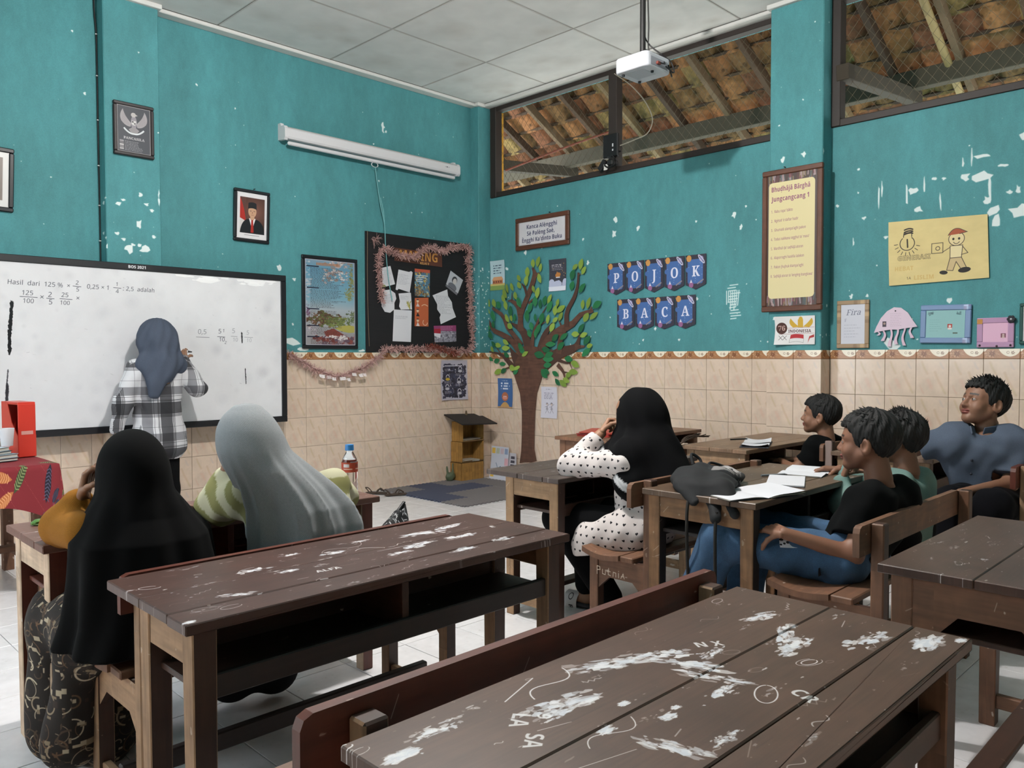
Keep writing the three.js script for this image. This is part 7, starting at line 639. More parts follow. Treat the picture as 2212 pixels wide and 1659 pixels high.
// ---------------------------------------------------------------- loose things
// projector on its ceiling pole
{ const t = thing('projector', 'white projector hanging upside down from a black ceiling pole', 'projector', [-1.305, 3.135, 2.965], .0), WM = std('#c9cbd2', .35), P = std('#1a1819', .5), dk = std('#26262c', .5);
  const g = new THREE.ExtrudeGeometry((() => { const s = new THREE.Shape(), w = .125, d = .12, r = .03; s.moveTo(-w + r, -d); s.lineTo(w - r, -d); s.quadraticCurveTo(w, -d, w, -d + r); s.lineTo(w, d - r); s.quadraticCurveTo(w, d, w - r, d); s.lineTo(-w + r, d); s.quadraticCurveTo(-w, d, -w, d - r); s.lineTo(-w, -d + r); s.quadraticCurveTo(-w, -d, -w + r, -d); return s; })(), { depth: .07, bevelEnabled: true, bevelSize: .012, bevelThickness: .014, bevelSegments: 4, curveSegments: 8 }).rotateX(Math.PI / 2).translate(0, .045, 0); part('body', g, WM, t);
  part('lens', new THREE.CylinderGeometry(.035, .035, .02, 24).rotateX(Math.PI / 2).translate(.06, .005, -.133), dk, t); part('rear_panel', box2(-.10, .09, -.025, .03, .128, .1335, .002), std('#9a9ca4', .5), t); part('plug', box2(-.04, -.005, -.012, .006, .13, .15, .002), std('#7a3b33', .5), t); part('cover_plate', box2(-.09, .05, -.0405, -.0385, -.08, .07, .001), std('#b1b3ba', .4), t); for (const [x, z] of [[-.09, -.09], [.09, -.09], [-.02, .09]]) part('foot', new THREE.CylinderGeometry(.011, .009, .012, 12).translate(x, -.046, z), dk, t);
  part('pole', new THREE.CylinderGeometry(.019, .019, .56, 16).translate(.0, .37, 0), P, t); part('mount_plate', box2(-.05, .05, .058, .07, -.05, .05, .004), P, t); part('mount_joint', new THREE.SphereGeometry(.03, 14, 10).translate(0, .085, 0), P, t);
  for (const c of [[[.02, .62, .02], [.03, .3, .025], [.04, .1, .03], [.07, .07, .08], [.03, .0, .155], [-.02, -.003, .148]], [[.02, .5, -.015], [.035, .2, .0], [.09, .09, .09], [.15, .05, .12], [.14, -.03, .15], [.06, -.005, .14]], [[.0, .12, .02], [.12, .1, .05], [.2, .06, .06], [.19, -.03, .1], [.09, .01, .14]]]) part('cable', tube(c, .005, 30, 6), P, t); }
// box, adapters and wires on the opening's post
{ const t = thing('media_box', 'black media box screwed to the dark window post', 'electronics', [-.034, 3.10, 1.71], -Math.PI / 2), K = std('#101013', .45); part('case', cbox(.165, .205, .03, .008), K, t); part('lettering', new THREE.PlaneGeometry(.03, .10).translate(.035, -.02, .0155), drawn(.03, .1, 900, (x, w, h) => { x.fillStyle = '#101013'; x.fillRect(0, 0, w, h); x.save(); x.translate(w / 2, h / 2); x.rotate(Math.PI / 2); lines(x, -h * .35, 4, h * .7, 1, 9, '#c5c7cc', 13, rngOf(2), .1); x.restore(); }, .5), t); part('bracket', box2(-.10, .10, -.007, .007, -.02, -.012, .002).translate(0, -.06, 0), K, t); }
{ const t = thing('adapter_cluster', 'bundle of black adapters and wires under the media box', 'electronics', [-.05, 2.945, 1.70], -Math.PI / 2), K = std('#141416', .5), r = rngOf(12); part('adapter', cbox(.05, .10, .04, .006).rotateZ(-.7).translate(-.07, -.005, 0), K, t); part('adapter', cbox(.06, .05, .05, .008).translate(.03, .0, .01), K, t); part('paper_tag', sheetGeo(.045, .05, .004).translate(-.01, -.035, .03), std('#cfcdc8', .8), t); for (let i = 0; i < 6; i++) part('wire', tube([[-.05 + r() * .1, .05, 0], [.02 + r() * .08, .02 + r() * .05, .03], [.08 + r() * .05, -.02, .02 + r() * .03], [.02, -.05 + r() * .02, .035], [-.03, -.02 + r() * .03, .03]], .0035, 24, 5), K, t); }
{ const t = thing('signal_cable', 'thin pale cable looping across the netted opening', 'cable', [-.02, 3.45, 1.85]); part('cable', tube([[-.02, .27, -.1], [-.01, .12, .08], [0, -.08, .24], [0, -.22, .29], [0, -.31, .24], [0, -.34, .1], [0, -.36, -.05]], .0045, 40, 6), std('#8f897b', .6), t); }
// cardboard lectern in the corner
{ const t = thing('cardboard_shelf', 'brown paper covered lectern of three stacked boxes in the corner', 'lectern', [-.325, 0, .118]), k = grainTex('#9a7136', 91), C = std(null, .85, { map: k }), C2 = std('#6d5330', .9), W = .30, D = .17; let y = 0;
  [[.188, 0], [.205, 1], [.2, 1]].forEach(([h, open], i) => { const e = .006 * (i - 1), w = W - i * .008, b = new THREE.Group(); b.name = 'box'; b.position.set(e, y, 0); t.add(b); const T = .006; part('panel', box2(-w / 2, -w / 2 + T, 0, h, -D / 2, D / 2, .002, 'y'), C, b); part('panel', box2(w / 2 - T, w / 2, 0, h, -D / 2, D / 2, .002, 'y'), C, b); part('panel', box2(-w / 2, w / 2, 0, h, -D / 2, -D / 2 + T, .002, 'y'), C, b); part('base', box2(-w / 2, w / 2, 0, T, -D / 2, D / 2, .002), C2, b); if (!open) { part('panel', box2(-w / 2, w / 2, 0, h, D / 2 - T, D / 2, .002, 'y'), C, b); part('lid', box2(-w / 2, w / 2, h - T, h, -D / 2, D / 2, .002), C2, b); } else part('lip', box2(-w / 2, w / 2, 0, .016, D / 2 - T, D / 2, .002), C2, b); y += h; });
  const m = part('top_board', cbox(.43, .012, .34, .003), drawn(.43, .34, 700, (x, w, h, r) => { x.fillStyle = '#161417'; x.fillRect(0, 0, w, h); for (let i = 0; i < 9; i++) splat(x, r() * w, h * (.3 + .6 * r()), 14 + r() * 14, r, .9, 14, 2); x.fillStyle = 'rgba(140,132,125,.6)'; x.beginPath(); x.ellipse(w * .45, h * .5, w * .2, h * .07, 0, 0, 7); x.fill(); }, .6), t); m.position.set(-.02, .618, .07); m.rotation.set(.24, -.12, 0); part('knob', new THREE.CylinderGeometry(.008, .014, .05, 10).translate(.03, .67, -.05), std('#5d4a35', .7), t); }
const pile = (name, label, cat, pos, n, w, d, mats, seed, h = .006, group) => { const r = rngOf(seed); let y = pos[1]; for (let i = 0; i < n; i++) { const g = cbox(w * (.94 + .1 * r()), h, d * (.94 + .1 * r()), .001), p = g.attributes.position; const b = .010 * r(); for (let k = 0; k < p.count; k++) p.setY(k, p.getY(k) + b * Math.cos(p.getX(k) / w * 3) * .6); const m = solo(name, g, mats[i % mats.length], [pos[0] + (r() - .5) * .02, y + h / 2, pos[2] + (r() - .5) * .015], label(i), cat, group); m.rotation.y = (r() - .5) * .5; y += h + .003; } };
const PAPERS = ['#b9b2a4', '#a89f90', '#8f8478', '#c6c2ba'].map(c => std(c, .85));
pile('magazine', i => ['bottom magazine on the upper shelf of the lectern', 'middle magazine on the upper shelf of the lectern', 'top magazine on the upper shelf of the lectern'][i], 'magazine', [-.32, .40, .125], 3, .22, .13, PAPERS, 5);
pile('magazine', i => ['white magazine lying flat on the lower shelf', 'open printed sheet slipping off the lower shelf'][i], 'magazine', [-.33, .196, .135], 2, .2, .14, [PAPERS[3], PAPERS[1]], 6);
// foam puzzle mat
{ const t = thing('foam_mat', 'blue and grey foam puzzle mat on the floor of the reading corner', 'mat', [-.75, 0, .65]), r = rngOf(33), s = .292, n = 12, M = { b: std('#41475c', .95), g: std('#716d6e', .95) }; const pat = ['gbbg', 'bbgg', 'gbgg', 'gggb'];
  for (let i = 0; i < 4; i++) for (let j = 0; j < 4; j++) { const pts = [], tooth = (a, b, c, d, ph) => { for (let k = 0; k < n; k++) { const u = k / n, v = (k + .5) / n, off = (k + ph) % 2 ? .007 : -.007, L = Math.hypot(c - a, d - b), nx = (d - b) / L * off, ny = -(c - a) / L * off; pts.push([a + (c - a) * u + nx, b + (d - b) * u + ny], [a + (c - a) * v + nx * 1.2, b + (d - b) * v + ny * 1.2], [a + (c - a) * (u + 1 / n * .98) + nx, b + (d - b) * (u + 1 / n * .98) + ny]); } }; const h = s / 2; tooth(-h, -h, h, -h, 0); tooth(h, -h, h, h, 1); tooth(h, h, -h, h, 0); tooth(-h, h, -h, -h, 1); const g = new THREE.ExtrudeGeometry(new THREE.Shape(pts.map(p => new THREE.Vector2(...p))), { depth: .011, bevelEnabled: false }).rotateX(-Math.PI / 2); const m = part('mat_tile', g, M[pat[i][j]], t); m.position.set(-1.34 + (i + .5) * s + .75, .0005 + r() * .001, .05 + (j + .5) * s - .65); if (m.position.x > .47 && m.position.z < -.5) m.visible = true; } }
for (const [x, z, ry, l] of [[-1.475, .17, .7, 'brown sandal lying nearest the wall beside the mat'], [-1.40, .36, 1.2, 'brown sandal with thin straps beside the mat edge']]) { const t = thing('sandal', l, 'sandal', [x, 0, z], ry, 'pair of sandals by the mat'), B = std('#463a32', .8); part('sole', new THREE.CapsuleGeometry(.038, .13, 5, 14).rotateX(Math.PI / 2).scale(1, .3, 1).translate(0, .012, 0), B, t); for (const s of [-1, 1]) part('strap', tube([[s * .038, .015, -.0], [s * .025, .05, .03], [0, .03, .07]], .006, 14, 6), B, t); part('back_strap', tube([[-.035, .015, -.05], [-.03, .05, -.08], [0, .06, -.1], [.03, .05, -.08], [.035, .015, -.05]], .005, 20, 6), B, t); }
{ const t = thing('plastic_bag', 'small green knotted plastic bag beside the cardboard lectern', 'bag', [-.54, 0, .10]); const f = ruck(uni([ell([0, .045, 0], [.045, .05, .035]), cone([-.03, .06, 0], [-.042, .155, 0], .02, .004), cone([.03, .06, 0], [.045, .175, -.01], .02, .004)], .02), .004); part('bag', meshSDF(f, [-.07, -.01, -.06], [.07, .19, .06], .006), std('#4f5a44', .5), t); }
for (const [z, y, w, h, x, l, fn] of [[.325, .165, .25, .33, -.075, 'white game sheet with yellow squares leaning on the tiled wall', (c, w, h) => { c.fillStyle = '#c9cbd6'; c.fillRect(0, 0, w, h); ['#d9b04a', '#b5b9a2', '#c9b4bd', '#8c9dbb'].forEach((q, i) => { c.fillStyle = q; c.fillRect(w * (.03 + i * .245), h * .05, w * .19, h * .17); }); c.fillStyle = '#d9a8b2'; c.fillRect(w * .78, h * .34, w * .2, h * .22); c.fillStyle = '#d9b04a'; c.fillRect(w * .78, h * .62, w * .2, h * .12); c.fillRect(w * .04, h * .78, w * .18, h * .16); c.strokeStyle = '#5d7891'; c.lineWidth = 5; c.beginPath(); c.moveTo(w * .3, h * .5); c.lineTo(w * .42, h * .66); c.lineTo(w * .6, h * .6); c.stroke(); }], [.47, .14, .14, .27, -.05, 'printed sheet half hidden behind the game sheet', (c, w, h, r) => { c.fillStyle = '#c3bfc6'; c.fillRect(0, 0, w, h); c.fillStyle = '#4a4650'; for (let i = 0; i < 5; i++) c.fillRect(w * .4, h * (.12 + i * .15), w * .4, h * .1); }]]) { const m = pinned('leaning_sheet', l, 'paper', 'r', w, h, z, y, -x, drawn(w, h, 700, fn), { curl: .008 }); m.rotation.x = 0; m.rotateX(-.12); }
// teacher's table with a batik cloth
{ const t = thing('teacher_table', 'brown wooden table under the red batik cloth', 'table', [-5.15, 0, 1.07]); part('tabletop', box2(-.72, .72, .655, .68, -.385, .385, .004), WOOD.mid, t); for (const x of [-.67, .655]) for (const z of [-.32, .32]) part('leg', cbox(.055, .655, .055, .003, 'y').translate(x, .3275, z), WOOD.mid, t); for (const z of [-.32, .32]) { part('apron', box2(-.65, .64, .57, .655, z - .01, z + .01, .002), WOOD.mid, t); } for (const x of [-.67, .655]) part('side_stretcher', box2(x - .012, x + .012, .12, .17, -.32, .32, .003, 'z'), WOOD.mid, t); part('foot_rail', box2(-.67, .655, .17, .205, -.03, .03, .003), WOOD.mid, t);
  const cl = [], N = 180, K = 9, hx = .728, hz = .393, per = []; for (let i = 0; i < N; i++) { const a = i / N * 4, s = Math.floor(a), u = (a - s) * 2 - 1; const q = [[u, -1], [1, u], [-u, 1], [-1, -u]][s]; per.push([q[0] * hx, q[1] * hz, q[0], q[1]]); }
  const P = [], I = [], U = [], pv = (x, y, z, u, v) => { P.push(x, y, z); U.push(u, v); return P.length / 3 - 1; }; const c0 = pv(0, .684, 0, 0, 0); const rings = []; for (let k = 0; k <= K; k++) { const row = []; for (let i = 0; i < N; i++) { const [x, z, a, b] = per[i], cor = Math.pow(Math.abs(a * b), 5), tt = Math.max(0, (k - 1) / (K - 1)), drop = (.205 + .085 * cor + .012 * Math.sin(i * .5)) * tt, w = .010 * Math.sin(i * .42) * tt + .02 * Math.sin(i * .19 + 1) * tt * tt + .035 * cor * tt, out = .012 * Math.min(1, k) + w; const ox = Math.abs(a) > .98 ? Math.sign(a) : 0, oz = Math.abs(b) > .98 ? Math.sign(b) : 0, e = k === 0 ? .985 : 1; row.push(pv(x * e + ox * out, .684 - drop - (k === 1 ? .003 : 0), z * e + oz * out, (x + ox * drop) * 1.1, (z + oz * drop) * 1.1)); } rings.push(row); }
  for (let i = 0; i < N; i++) { const j = (i + 1) % N; I.push(c0, rings[0][j], rings[0][i]); for (let k = 0; k < K; k++) I.push(rings[k][i], rings[k][j], rings[k + 1][j], rings[k][i], rings[k + 1][j], rings[k + 1][i]); } const g = new THREE.BufferGeometry(); g.setAttribute('position', new THREE.Float32BufferAttribute(P, 3)); g.setAttribute('uv', new THREE.Float32BufferAttribute(U, 2)); g.setIndex(I); g.computeVertexNormals();
  const bat = (() => { const [c, x] = canvas(1024, 512), r = rngOf(44); x.fillStyle = '#7a2028'; x.fillRect(0, 0, 1024, 512); for (let i = 0; i < 1500; i++) { x.fillStyle = 'rgba(190,120,110,.35)'; x.fillRect((i * 37) % 1024, (i * 91) % 512, 2, 2); } for (let i = 0; i < 26; i++) { const a = r() * 1024, b = r() * 512; x.save(); x.translate(a, b); x.rotate(r() * 6); const q = i % 4; x.fillStyle = ['#1d1b2a', '#3f4a2c', '#b36a3c', '#2a1c26'][q]; x.beginPath(); x.moveTo(-60, 0); x.quadraticCurveTo(0, -34, 60, 0); x.quadraticCurveTo(0, 34, -60, 0); x.fill(); x.strokeStyle = ['#5a5870', '#8d9a66', '#d9a070', '#6a5060'][q]; x.lineWidth = 3; for (let k = -4; k < 5; k++) { x.beginPath(); x.moveTo(k * 11, 0); x.lineTo(k * 11 + 9, -14); x.moveTo(k * 11, 0); x.lineTo(k * 11 + 9, 14); x.stroke(); } if (q === 3) { x.strokeStyle = '#9a4a4a'; x.lineWidth = 7; x.beginPath(); x.arc(50, 0, 26, 0, 5); x.stroke(); } x.restore(); } return std(null, .9, { map: ctex(c, true), side: THREE.DoubleSide }); })();
  solo('tablecloth', g, bat, [-5.15, 0, 1.07], 'dark red batik cloth with leaf motifs draped over the table', 'tablecloth'); }
{ const t = thing('file_box', 'bright red plastic file box standing on the batik cloth', 'file box', [-4.475, .688, .985], .12), R = std('#c4372a', .35), s = [[-.10, 0], [.12, 0], [.12, .305], [.04, .305], [-.02, .19], [-.1, .12]];
  for (const x of [-.045, .045]) part('side', prism(s.map(([z, y]) => [-z, y]), .004, 'zy').translate(x, 0, 0), R, t); part('spine', box2(-.045, .045, 0, .305, -.124, -.118, .002), R, t); part('base', box2(-.045, .045, 0, .005, -.12, .10, .001), R, t); part('front', box2(-.045, .045, 0, .295, .098, .104, .003), R, t); part('top_edge', box2(-.045, .045, .29, .305, -.12, .102, .003), R, t); part('label', sheetGeo(.06, .02, .0005).translate(0, .135, .1048), std('#c99088', .6), t); }
{ const B = [['#30343c', .2, .15, 'dark blue'], ['#8fa3b0', .22, .16, 'pale blue'], ['#2b3a44', .2, .14, 'black'], ['#b5c3cc', .21, .15, 'light grey']]; let y = .688; B.forEach(([c, w, d, n], i) => { const t = thing('book', n + ' book in the flat stack beside the red file box', 'book', [-4.655 - .012 * i, y, 1.18], .3 + .15 * i, 'books stacked on the batik cloth'), h = .016 + .004 * (i % 2); part('cover', merge([box2(-w / 2, w / 2, 0, .002, -d / 2, d / 2, .0005), box2(-w / 2, w / 2, h - .002, h, -d / 2, d / 2, .0005), box2(-w / 2, -w / 2 + .002, 0, h, -d / 2, d / 2, .0005)]), std(c, .5), t); part('pages', box2(-w / 2 + .003, w / 2 - .004, .002, h - .002, -d / 2 + .004, d / 2 - .004, .0005), PAPERS[3], t); y += h; }); const t = thing('paper_cup', 'white paper cup with an orange mark behind the file box', 'cup', [-4.57, .762, 1.13]); part('cup', new THREE.LatheGeometry([[.0, .0], [.028, .0], [.036, .095], [.034, .095], [.027, .004], [0, .004]].map(p => new THREE.Vector2(...p)), 24), std('#d5d3d6', .7), t); part('mark', new THREE.CylinderGeometry(.0345, .032, .03, 16, 1, true, 2.6, 1).translate(0, .055, 0).scale(1.02, 1, 1.02), std('#c26a3a', .7), t); }
// things on the girls' desk
{ const t = thing('water_bottle', 'clear plastic water bottle with a blue cap and red label', 'bottle', [-3.925, .69, 3.46]), G = new THREE.MeshPhysicalMaterial({ transmission: 1, thickness: .003, roughness: .05, ior: 1.33, color: '#f4f8fa' }); part('bottle', new THREE.LatheGeometry([[0, 0], [.026, 0], [.031, .006], [.030, .02], [.032, .03], [.030, .04], [.032, .05], [.030, .06], [.031, .075], [.0315, .105], [.031, .13], [.027, .15], [.018, .168], [.013, .178], [.013, .186]].map(p => new THREE.Vector2(...p)), 32), G, t); part('water', new THREE.CylinderGeometry(.0275, .0265, .12, 24).translate(0, .064, 0), new THREE.MeshPhysicalMaterial({ transmission: 1, thickness: .05, roughness: 0, ior: 1.33 }), t); part('cap', new THREE.CylinderGeometry(.0165, .0175, .022, 24).translate(0, .194, 0), std('#2f7fc4', .45), t);
  part('label', new THREE.CylinderGeometry(.0322, .0322, .038, 28, 1, true).translate(0, .118, 0), drawn(.2, .038, 1200, (x, w, h) => { x.fillStyle = '#b9482e'; x.fillRect(0, 0, w, h); for (let i = 0; i < 4; i++) { x.fillStyle = i % 2 ? '#d8cfd0' : '#8d3524'; x.fillRect(w * (i * .25 + .03), h * .15, w * .12, h * .34); x.fillStyle = '#e0cdbc'; x.fillRect(w * (i * .25 + .03), h * .62, w * .18, h * .08); } }, .5), t).material.side = THREE.DoubleSide; }
const flat = (name, label, cat, w, d, x, y, z, ry, mat, curl = .006, group) => { const m = solo(name, sheetGeo(w, d, curl, Math.round(x * 100 + z * 10)).rotateX(-Math.PI / 2), mat, [x, y, z], label, cat, group); m.rotation.y = ry; return m; };
const WP = std('#d3d3d8', .85, { side: THREE.DoubleSide });
flat('loose_paper', 'white papers under the elbow of the girl in grey', 'paper', .28, .2, -4.42, .694, 3.34, .5, WP, .004); flat('loose_paper', 'folded white card at the back of the girls desk', 'paper', .13, .07, -4.33, .694, 3.16, .4, WP, .008);
flat('mask', 'pale blue face mask lying flat at the front of the reddish desk', 'mask', .15, .085, -4.89, .696, 3.44, .3, std('#8fa9b3', .9, { side: THREE.DoubleSide }), .012);
{ const t = thing('snack_wrapper', 'crumpled green and orange snack wrapper on the reddish desk', 'wrapper', [-4.905, .69, 3.19]), r = rngOf(4); [['#4f7a36', -.035, 0], ['#c9773a', .0, .01], ['#2d6f92', .04, -.02], ['#c9cdd2', .025, -.035]].forEach(([c, x, z], i) => { const g = new THREE.IcosahedronGeometry(.022, 1), p = g.attributes.position; for (let k = 0; k < p.count; k++) { const s = .75 + .5 * Math.abs(Math.sin(p.getX(k) * 300 + p.getY(k) * 170 + i)); p.setXYZ(k, p.getX(k) * s * 1.2, p.getY(k) * s * .45, p.getZ(k) * s * .8); } g.computeVertexNormals(); part('crumple', g.translate(x, .010, z), std(c, .35), t); }); part('strip', sheetGeo(.012, .03, .003).rotateX(-Math.PI / 2).translate(.02, .012, .03), std('#d8b23c', .4), t); }
{ const t = thing('patterned_pouch', 'black pouch with a white scribbled pattern standing on the girls bench', 'bag', [-3.93, .42, 3.74], .15); const f = uni([ell([0, .10, 0], [.085, .11, .045]), cone([.05, .18, 0], [.075, .262, -.01], .035, .008), cone([-.05, .12, 0], [.03, .235, 0], .04, .016)], .03); const pat = (() => { const [c, x] = canvas(256, 256), r = rngOf(15); x.fillStyle = '#121216'; x.fillRect(0, 0, 256, 256); x.strokeStyle = '#b9b9bd'; for (let i = 0; i < 150; i++) { x.lineWidth = 2 + r() * 3; x.beginPath(); const a = r() * 256, b = r() * 256; x.moveTo(a, b); x.lineTo(a + (r() - .5) * 28, b + (r() - .5) * 28); x.lineTo(a + (r() - .5) * 30, b + (r() - .5) * 30); x.stroke(); } return std(null, .8, { map: ctex(c, true) }); })(); part('pouch', boxUV(meshSDF(f, [-.12, -.02, -.07], [.13, .3, .07], .006), 5), pat, t); part('zip', tube([[-.085, .13, .005], [-.03, .2, .004], [.03, .245, 0], [.077, .272, -.01]], .006, 20, 6), std('#0d0d10', .5), t); }
// notebooks, pen and bag on the boys' desk
function openBook(label, x, y, z, ry, w, d, lift) { const t = thing('notebook', label, 'notebook', [x, y, z], ry, 'open notebooks'); const pg = (s, h, k) => { const n = 10, g = new THREE.PlaneGeometry(w, d, n, 2).rotateX(-Math.PI / 2).translate(s * w / 2, 0, 0), p = g.attributes.position; for (let i = 0; i < p.count; i++) { const u = Math.abs(p.getX(i)) / w; p.setY(i, h * Math.sin(Math.min(1, u * 2.2) * 1.57) * (1 - u * .75) + k * u * u + .002); } g.computeVertexNormals(); return g; }; part('page', pg(1, .012, lift), WP, t); part('page', pg(-1, .010, 0), WP, t); part('page_block', merge([pg(1, .008, lift * .6).translate(.003, -.0015, .002), pg(-1, .007, 0).translate(-.003, -.0015, 0)]), PAPERS[0], t); part('cover', merge([box2(0, w + .004, 0, .0015, -d / 2 - .002, d / 2 + .002, .0004), box2(-w - .004, 0, 0, .0015, -d / 2 - .002, d / 2 + .002, .0004)]), std('#23262d', .6), t); lines; return t; }
openBook('open notebook with a curling page hanging over the desk edge', -2.86, .706, 4.60, -.42, .17, .215, .016);
{ const t = thing('notebook', 'closed white notebook behind the open one', 'notebook', [-2.47, .706, 4.555], .42); part('pages', box2(-.14, .14, 0, .007, -.075, .075, .001), WP, t); part('cover', box2(-.141, .141, -.001, .0012, -.076, .076, .0004), std('#2b2d36', .6), t); }
openBook('open notebook under the hand of the boy in green', -2.16, .706, 4.50, .2, .13, .19, .01);
const pen = (label, x, y, z, ry, c) => { const t = thing('pen', label, 'pen', [x, y + .005, z], ry); part('barrel', new THREE.CylinderGeometry(.0048, .0048, .12, 10).rotateZ(Math.PI / 2), std(c, .4), t); part('tip', new THREE.ConeGeometry(.0046, .016, 10).rotateZ(-Math.PI / 2).translate(.068, 0, 0), std('#9a9aa0', .3), t); };
pen('grey pen lying between the notebooks', -2.36, .706, 4.44, -.5, '#6d7276'); pen('black pen on the single notebook near the wall', -1.07, .706, 3.55, -.45, '#17171a');
{ const t = thing('notebook', 'single open notebook on the light brown desk', 'notebook', [-1.12, .692, 3.70], .42); for (const s of [-1, 1]) part('page', sheetGeo(.19, .16, .012, 7 + s).rotateX(-Math.PI / 2).translate(s * .1, .008, 0), WP, t); part('cover', box2(-.2, .2, 0, .004, -.085, .085, .001), std('#3a3c44', .6), t); }
{ const o = [-2.79, .705, 4.40], t = thing('drawstring_bag', 'black drawstring bag with a grey face print, drooping over the desk', 'bag', o), f = ruck(uni([ell([-.02, .035, -.06], [.15, .05, .10]), ell([.08, .03, -.02], [.14, .035, .10]), ell([-.1, .03, .03], [.12, .035, .12]), cone([-.17, .01, .10], [-.245, -.07, .16], .035, .022), cone([-.14, .015, .13], [-.23, -.05, .22], .03, .02), cone([-.19, .02, -.02], [-.25, -.03, .06], .03, .02)], .04), .006);
  part('bag', meshSDF(f, [-.33, -.14, -.22], [.28, .12, .30], .008), std('#101114', .85), t); part('print', (() => { const g = new THREE.PlaneGeometry(.21, .13, 14, 10).rotateX(-Math.PI / 2).rotateY(.5).translate(.075, 0, .005), p = g.attributes.position; for (let i = 0; i < p.count; i++) { let y = .12; for (let k = 0; k < 60 && f(p.getX(i), y, p.getZ(i)) > .0015; k++) y -= .002; p.setY(i, Math.max(y, .004)); } g.computeVertexNormals(); return g; })(), drawn(.21, .13, 1000, (x, w, h) => { x.fillStyle = '#15161a'; x.fillRect(0, 0, w, h); x.fillStyle = '#7a7674'; x.beginPath(); x.moveTo(0, h * .1); x.quadraticCurveTo(w * .3, h * .15, w * .6, h * .3); x.quadraticCurveTo(w * .95, h * .5, w, h); x.lineTo(w * .3, h); x.quadraticCurveTo(w * .05, h * .6, 0, h * .1); x.fill(); x.fillStyle = '#b0abaa'; x.beginPath(); x.ellipse(w * .55, h * .7, w * .3, h * .2, .3, 0, 7); x.fill(); x.fillStyle = '#1b1b1f'; x.beginPath(); x.ellipse(w * .28, h * .38, w * .06, h * .05, .4, 0, 7); x.fill(); x.beginPath(); x.ellipse(w * .52, h * .4, w * .05, h * .05, .4, 0, 7); x.fill(); x.fillRect(w * .4, h * .7, w * .2, h * .05); x.beginPath(); x.moveTo(w * .35, h * .12); x.lineTo(w * .75, h * .3); x.lineTo(w * .6, h * .1); x.fill(); }, .85), t, 'grey printed face');
  part('loop', tube([[.12, .05, -.10], [.17, .07, -.12], [.22, .05, -.08], [.17, .04, -.06]], .006, 24, 6), std('#101114', .8), t); part('loop', tube([[.0, .08, -.1], [.02, .12, -.12], [.05, .1, -.1], [.04, .07, -.08]], .007, 24, 6), std('#101114', .8), t);
  part('cord', tube([[-.235, -.01, .03], [-.262, -.06, .04], [-.262, -.3, .045], [-.258, -.5, .06], [-.25, -.565, .10], [-.26, -.56, .15], [-.266, -.4, .165], [-.266, -.1, .165], [-.25, -.05, .16]], .0065, 60, 7), std('#18130f', .8), t); }
// red folders and bits on the desk by the wall
for (let i = 0; i < 5; i++) { const m = solo('folder', cbox(.33, .005, .24, .001), std(['#9c2a20', '#a83226', '#8f231c', '#a52e24', '#b04535'][i], .45), [-1.28 + .008 * (i % 2), .693 + i * .0065, 2.62 - .01 * (i % 3)], ['lowest red folder of the stack on the desk by the wall', 'second red folder from the bottom of the stack', 'middle red folder of the stack by the wall', 'second red folder from the top of the stack', 'topmost red folder with a paler cover'][i], 'folder', 'stack of red folders'); m.rotation.y = .2 + .05 * i; }
{ let y = .69; [['#8d7a5c', .10, 'thick tan box file at the bottom of the pile'], ['#c9b28c', .045, 'beige book lying on the tan box file'], ['#4d4238', .012, 'thin dark book on top of the beige one']].forEach(([c, h, l], i) => { const t = thing('book', l, 'book', [-.90, y, 2.62], .35 + i * .05, 'books on the red-folder desk'); part('cover', merge([box2(-.11, .11, 0, .003, -.085, .085, .0008), box2(-.11, .11, h - .003, h, -.085, .085, .0008), box2(-.11, -.107, 0, h, -.085, .085, .0008)]), std(c, .7), t); part('pages', box2(-.106, .106, .003, h - .003, -.081, .081, .0008), PAPERS[3], t); y += h; }); }
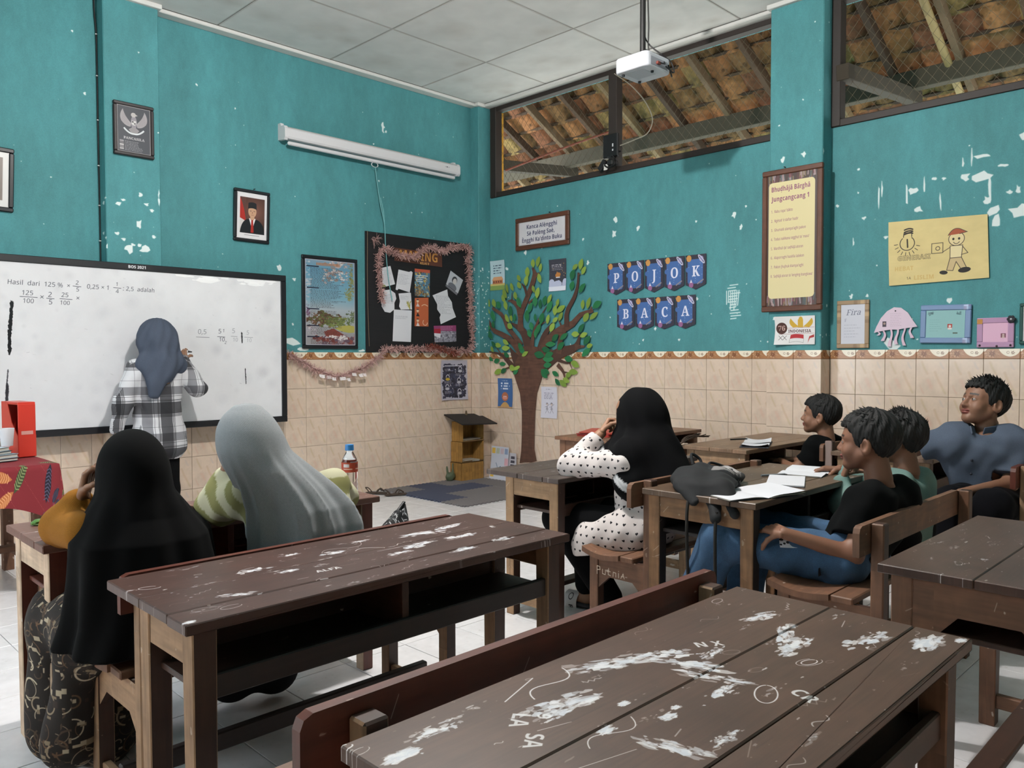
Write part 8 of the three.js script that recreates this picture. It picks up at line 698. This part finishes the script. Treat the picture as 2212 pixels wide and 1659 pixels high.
{ const t = thing('plastic_pack', 'crumpled pale green plastic pack behind the folders', 'package', [-1.06, .69, 2.56]); part('pack', meshSDF(ruck(ell([0, .05, 0], [.05, .055, .035]), .006), [-.08, -.02, -.07], [.08, .13, .07], .007), std('#7d8a6c', .4), t); const u = thing('water_pouch', 'blue and white plastic pouch at the desk front by the wall', 'package', [-.98, .69, 2.80]); part('pouch', meshSDF(ruck(ell([0, .035, 0], [.085, .04, .045]), .006), [-.11, -.02, -.07], [.11, .1, .07], .007), std('#3f5f8d', .3), u); part('white_end', meshSDF(ruck(ell([-.06, .035, .015], [.035, .042, .04]), .005), [-.12, -.02, -.06], [.0, .1, .08], .007), std('#c5c7cf', .4), u); }
{ const t = thing('twig_bundle', 'bundle of dry dark twigs lying at the desk corner', 'twigs', [-1.33, .70, 3.36]), r = rngOf(9), M = std('#3b2c22', .9); for (let i = 0; i < 9; i++) part('twig', tube([[-.14, .0, .02], [-.02, .02 + r() * .02, (r() - .5) * .06], [.13 + r() * .06, .015 + r() * .03, (r() - .5) * .12]], .003, 12, 5), M, t); const h = thing('brown_cap', 'brown cloth cap hung on the end of the empty bench', 'cap', [-1.50, .56, 3.30]); part('crown', meshSDF(uni([ell([0, .06, 0], [.075, .085, .06]), ell([.04, .0, .03], [.08, .02, .06])], .02), [-.12, -.06, -.1], [.16, .17, .13], .007), std('#3d2c20', .9), h); }
solo('eraser', cbox(.055, .028, .03, .004), std('#d5d3d3', .7), [-.84, .704, 4.53], 'small white eraser on the desk of the grey shirt boy', 'eraser').rotation.y = .6;
// chalk name on the bench and scratches on the bench back
{ const b = scene.children.find(o => o.userData.label && o.userData.label.startsWith('bench lettered')); const m = part('lettering', new THREE.PlaneGeometry(.17, .055), new THREE.MeshStandardMaterial({ roughness: .9, transparent: true, map: (() => { const [c, x] = canvas(512, 160); x.clearRect(0, 0, 512, 160); x.strokeStyle = '#cbb9a6'; x.lineWidth = 9; x.lineCap = 'round'; const L = (...p) => { x.beginPath(); x.moveTo(p[0], p[1]); for (let i = 2; i < p.length; i += 2) x.lineTo(p[i], p[i + 1]); x.stroke(); }; L(40, 130, 40, 30, 85, 35, 90, 70, 45, 78); L(130, 60, 130, 115, 175, 120, 178, 60); L(230, 30, 222, 110, 262, 118); L(210, 70, 258, 70); L(300, 120, 305, 65, 345, 70, 345, 120); L(388, 65, 388, 120); L(388, 40, 390, 42); L(425, 120, 460, 60, 478, 118); L(432, 95, 474, 95); return ctex(c); })() }), b); m.rotation.y = -Math.PI / 2; m.position.set(-.487, .318, -.14); }
renderer.render(scene, camera);
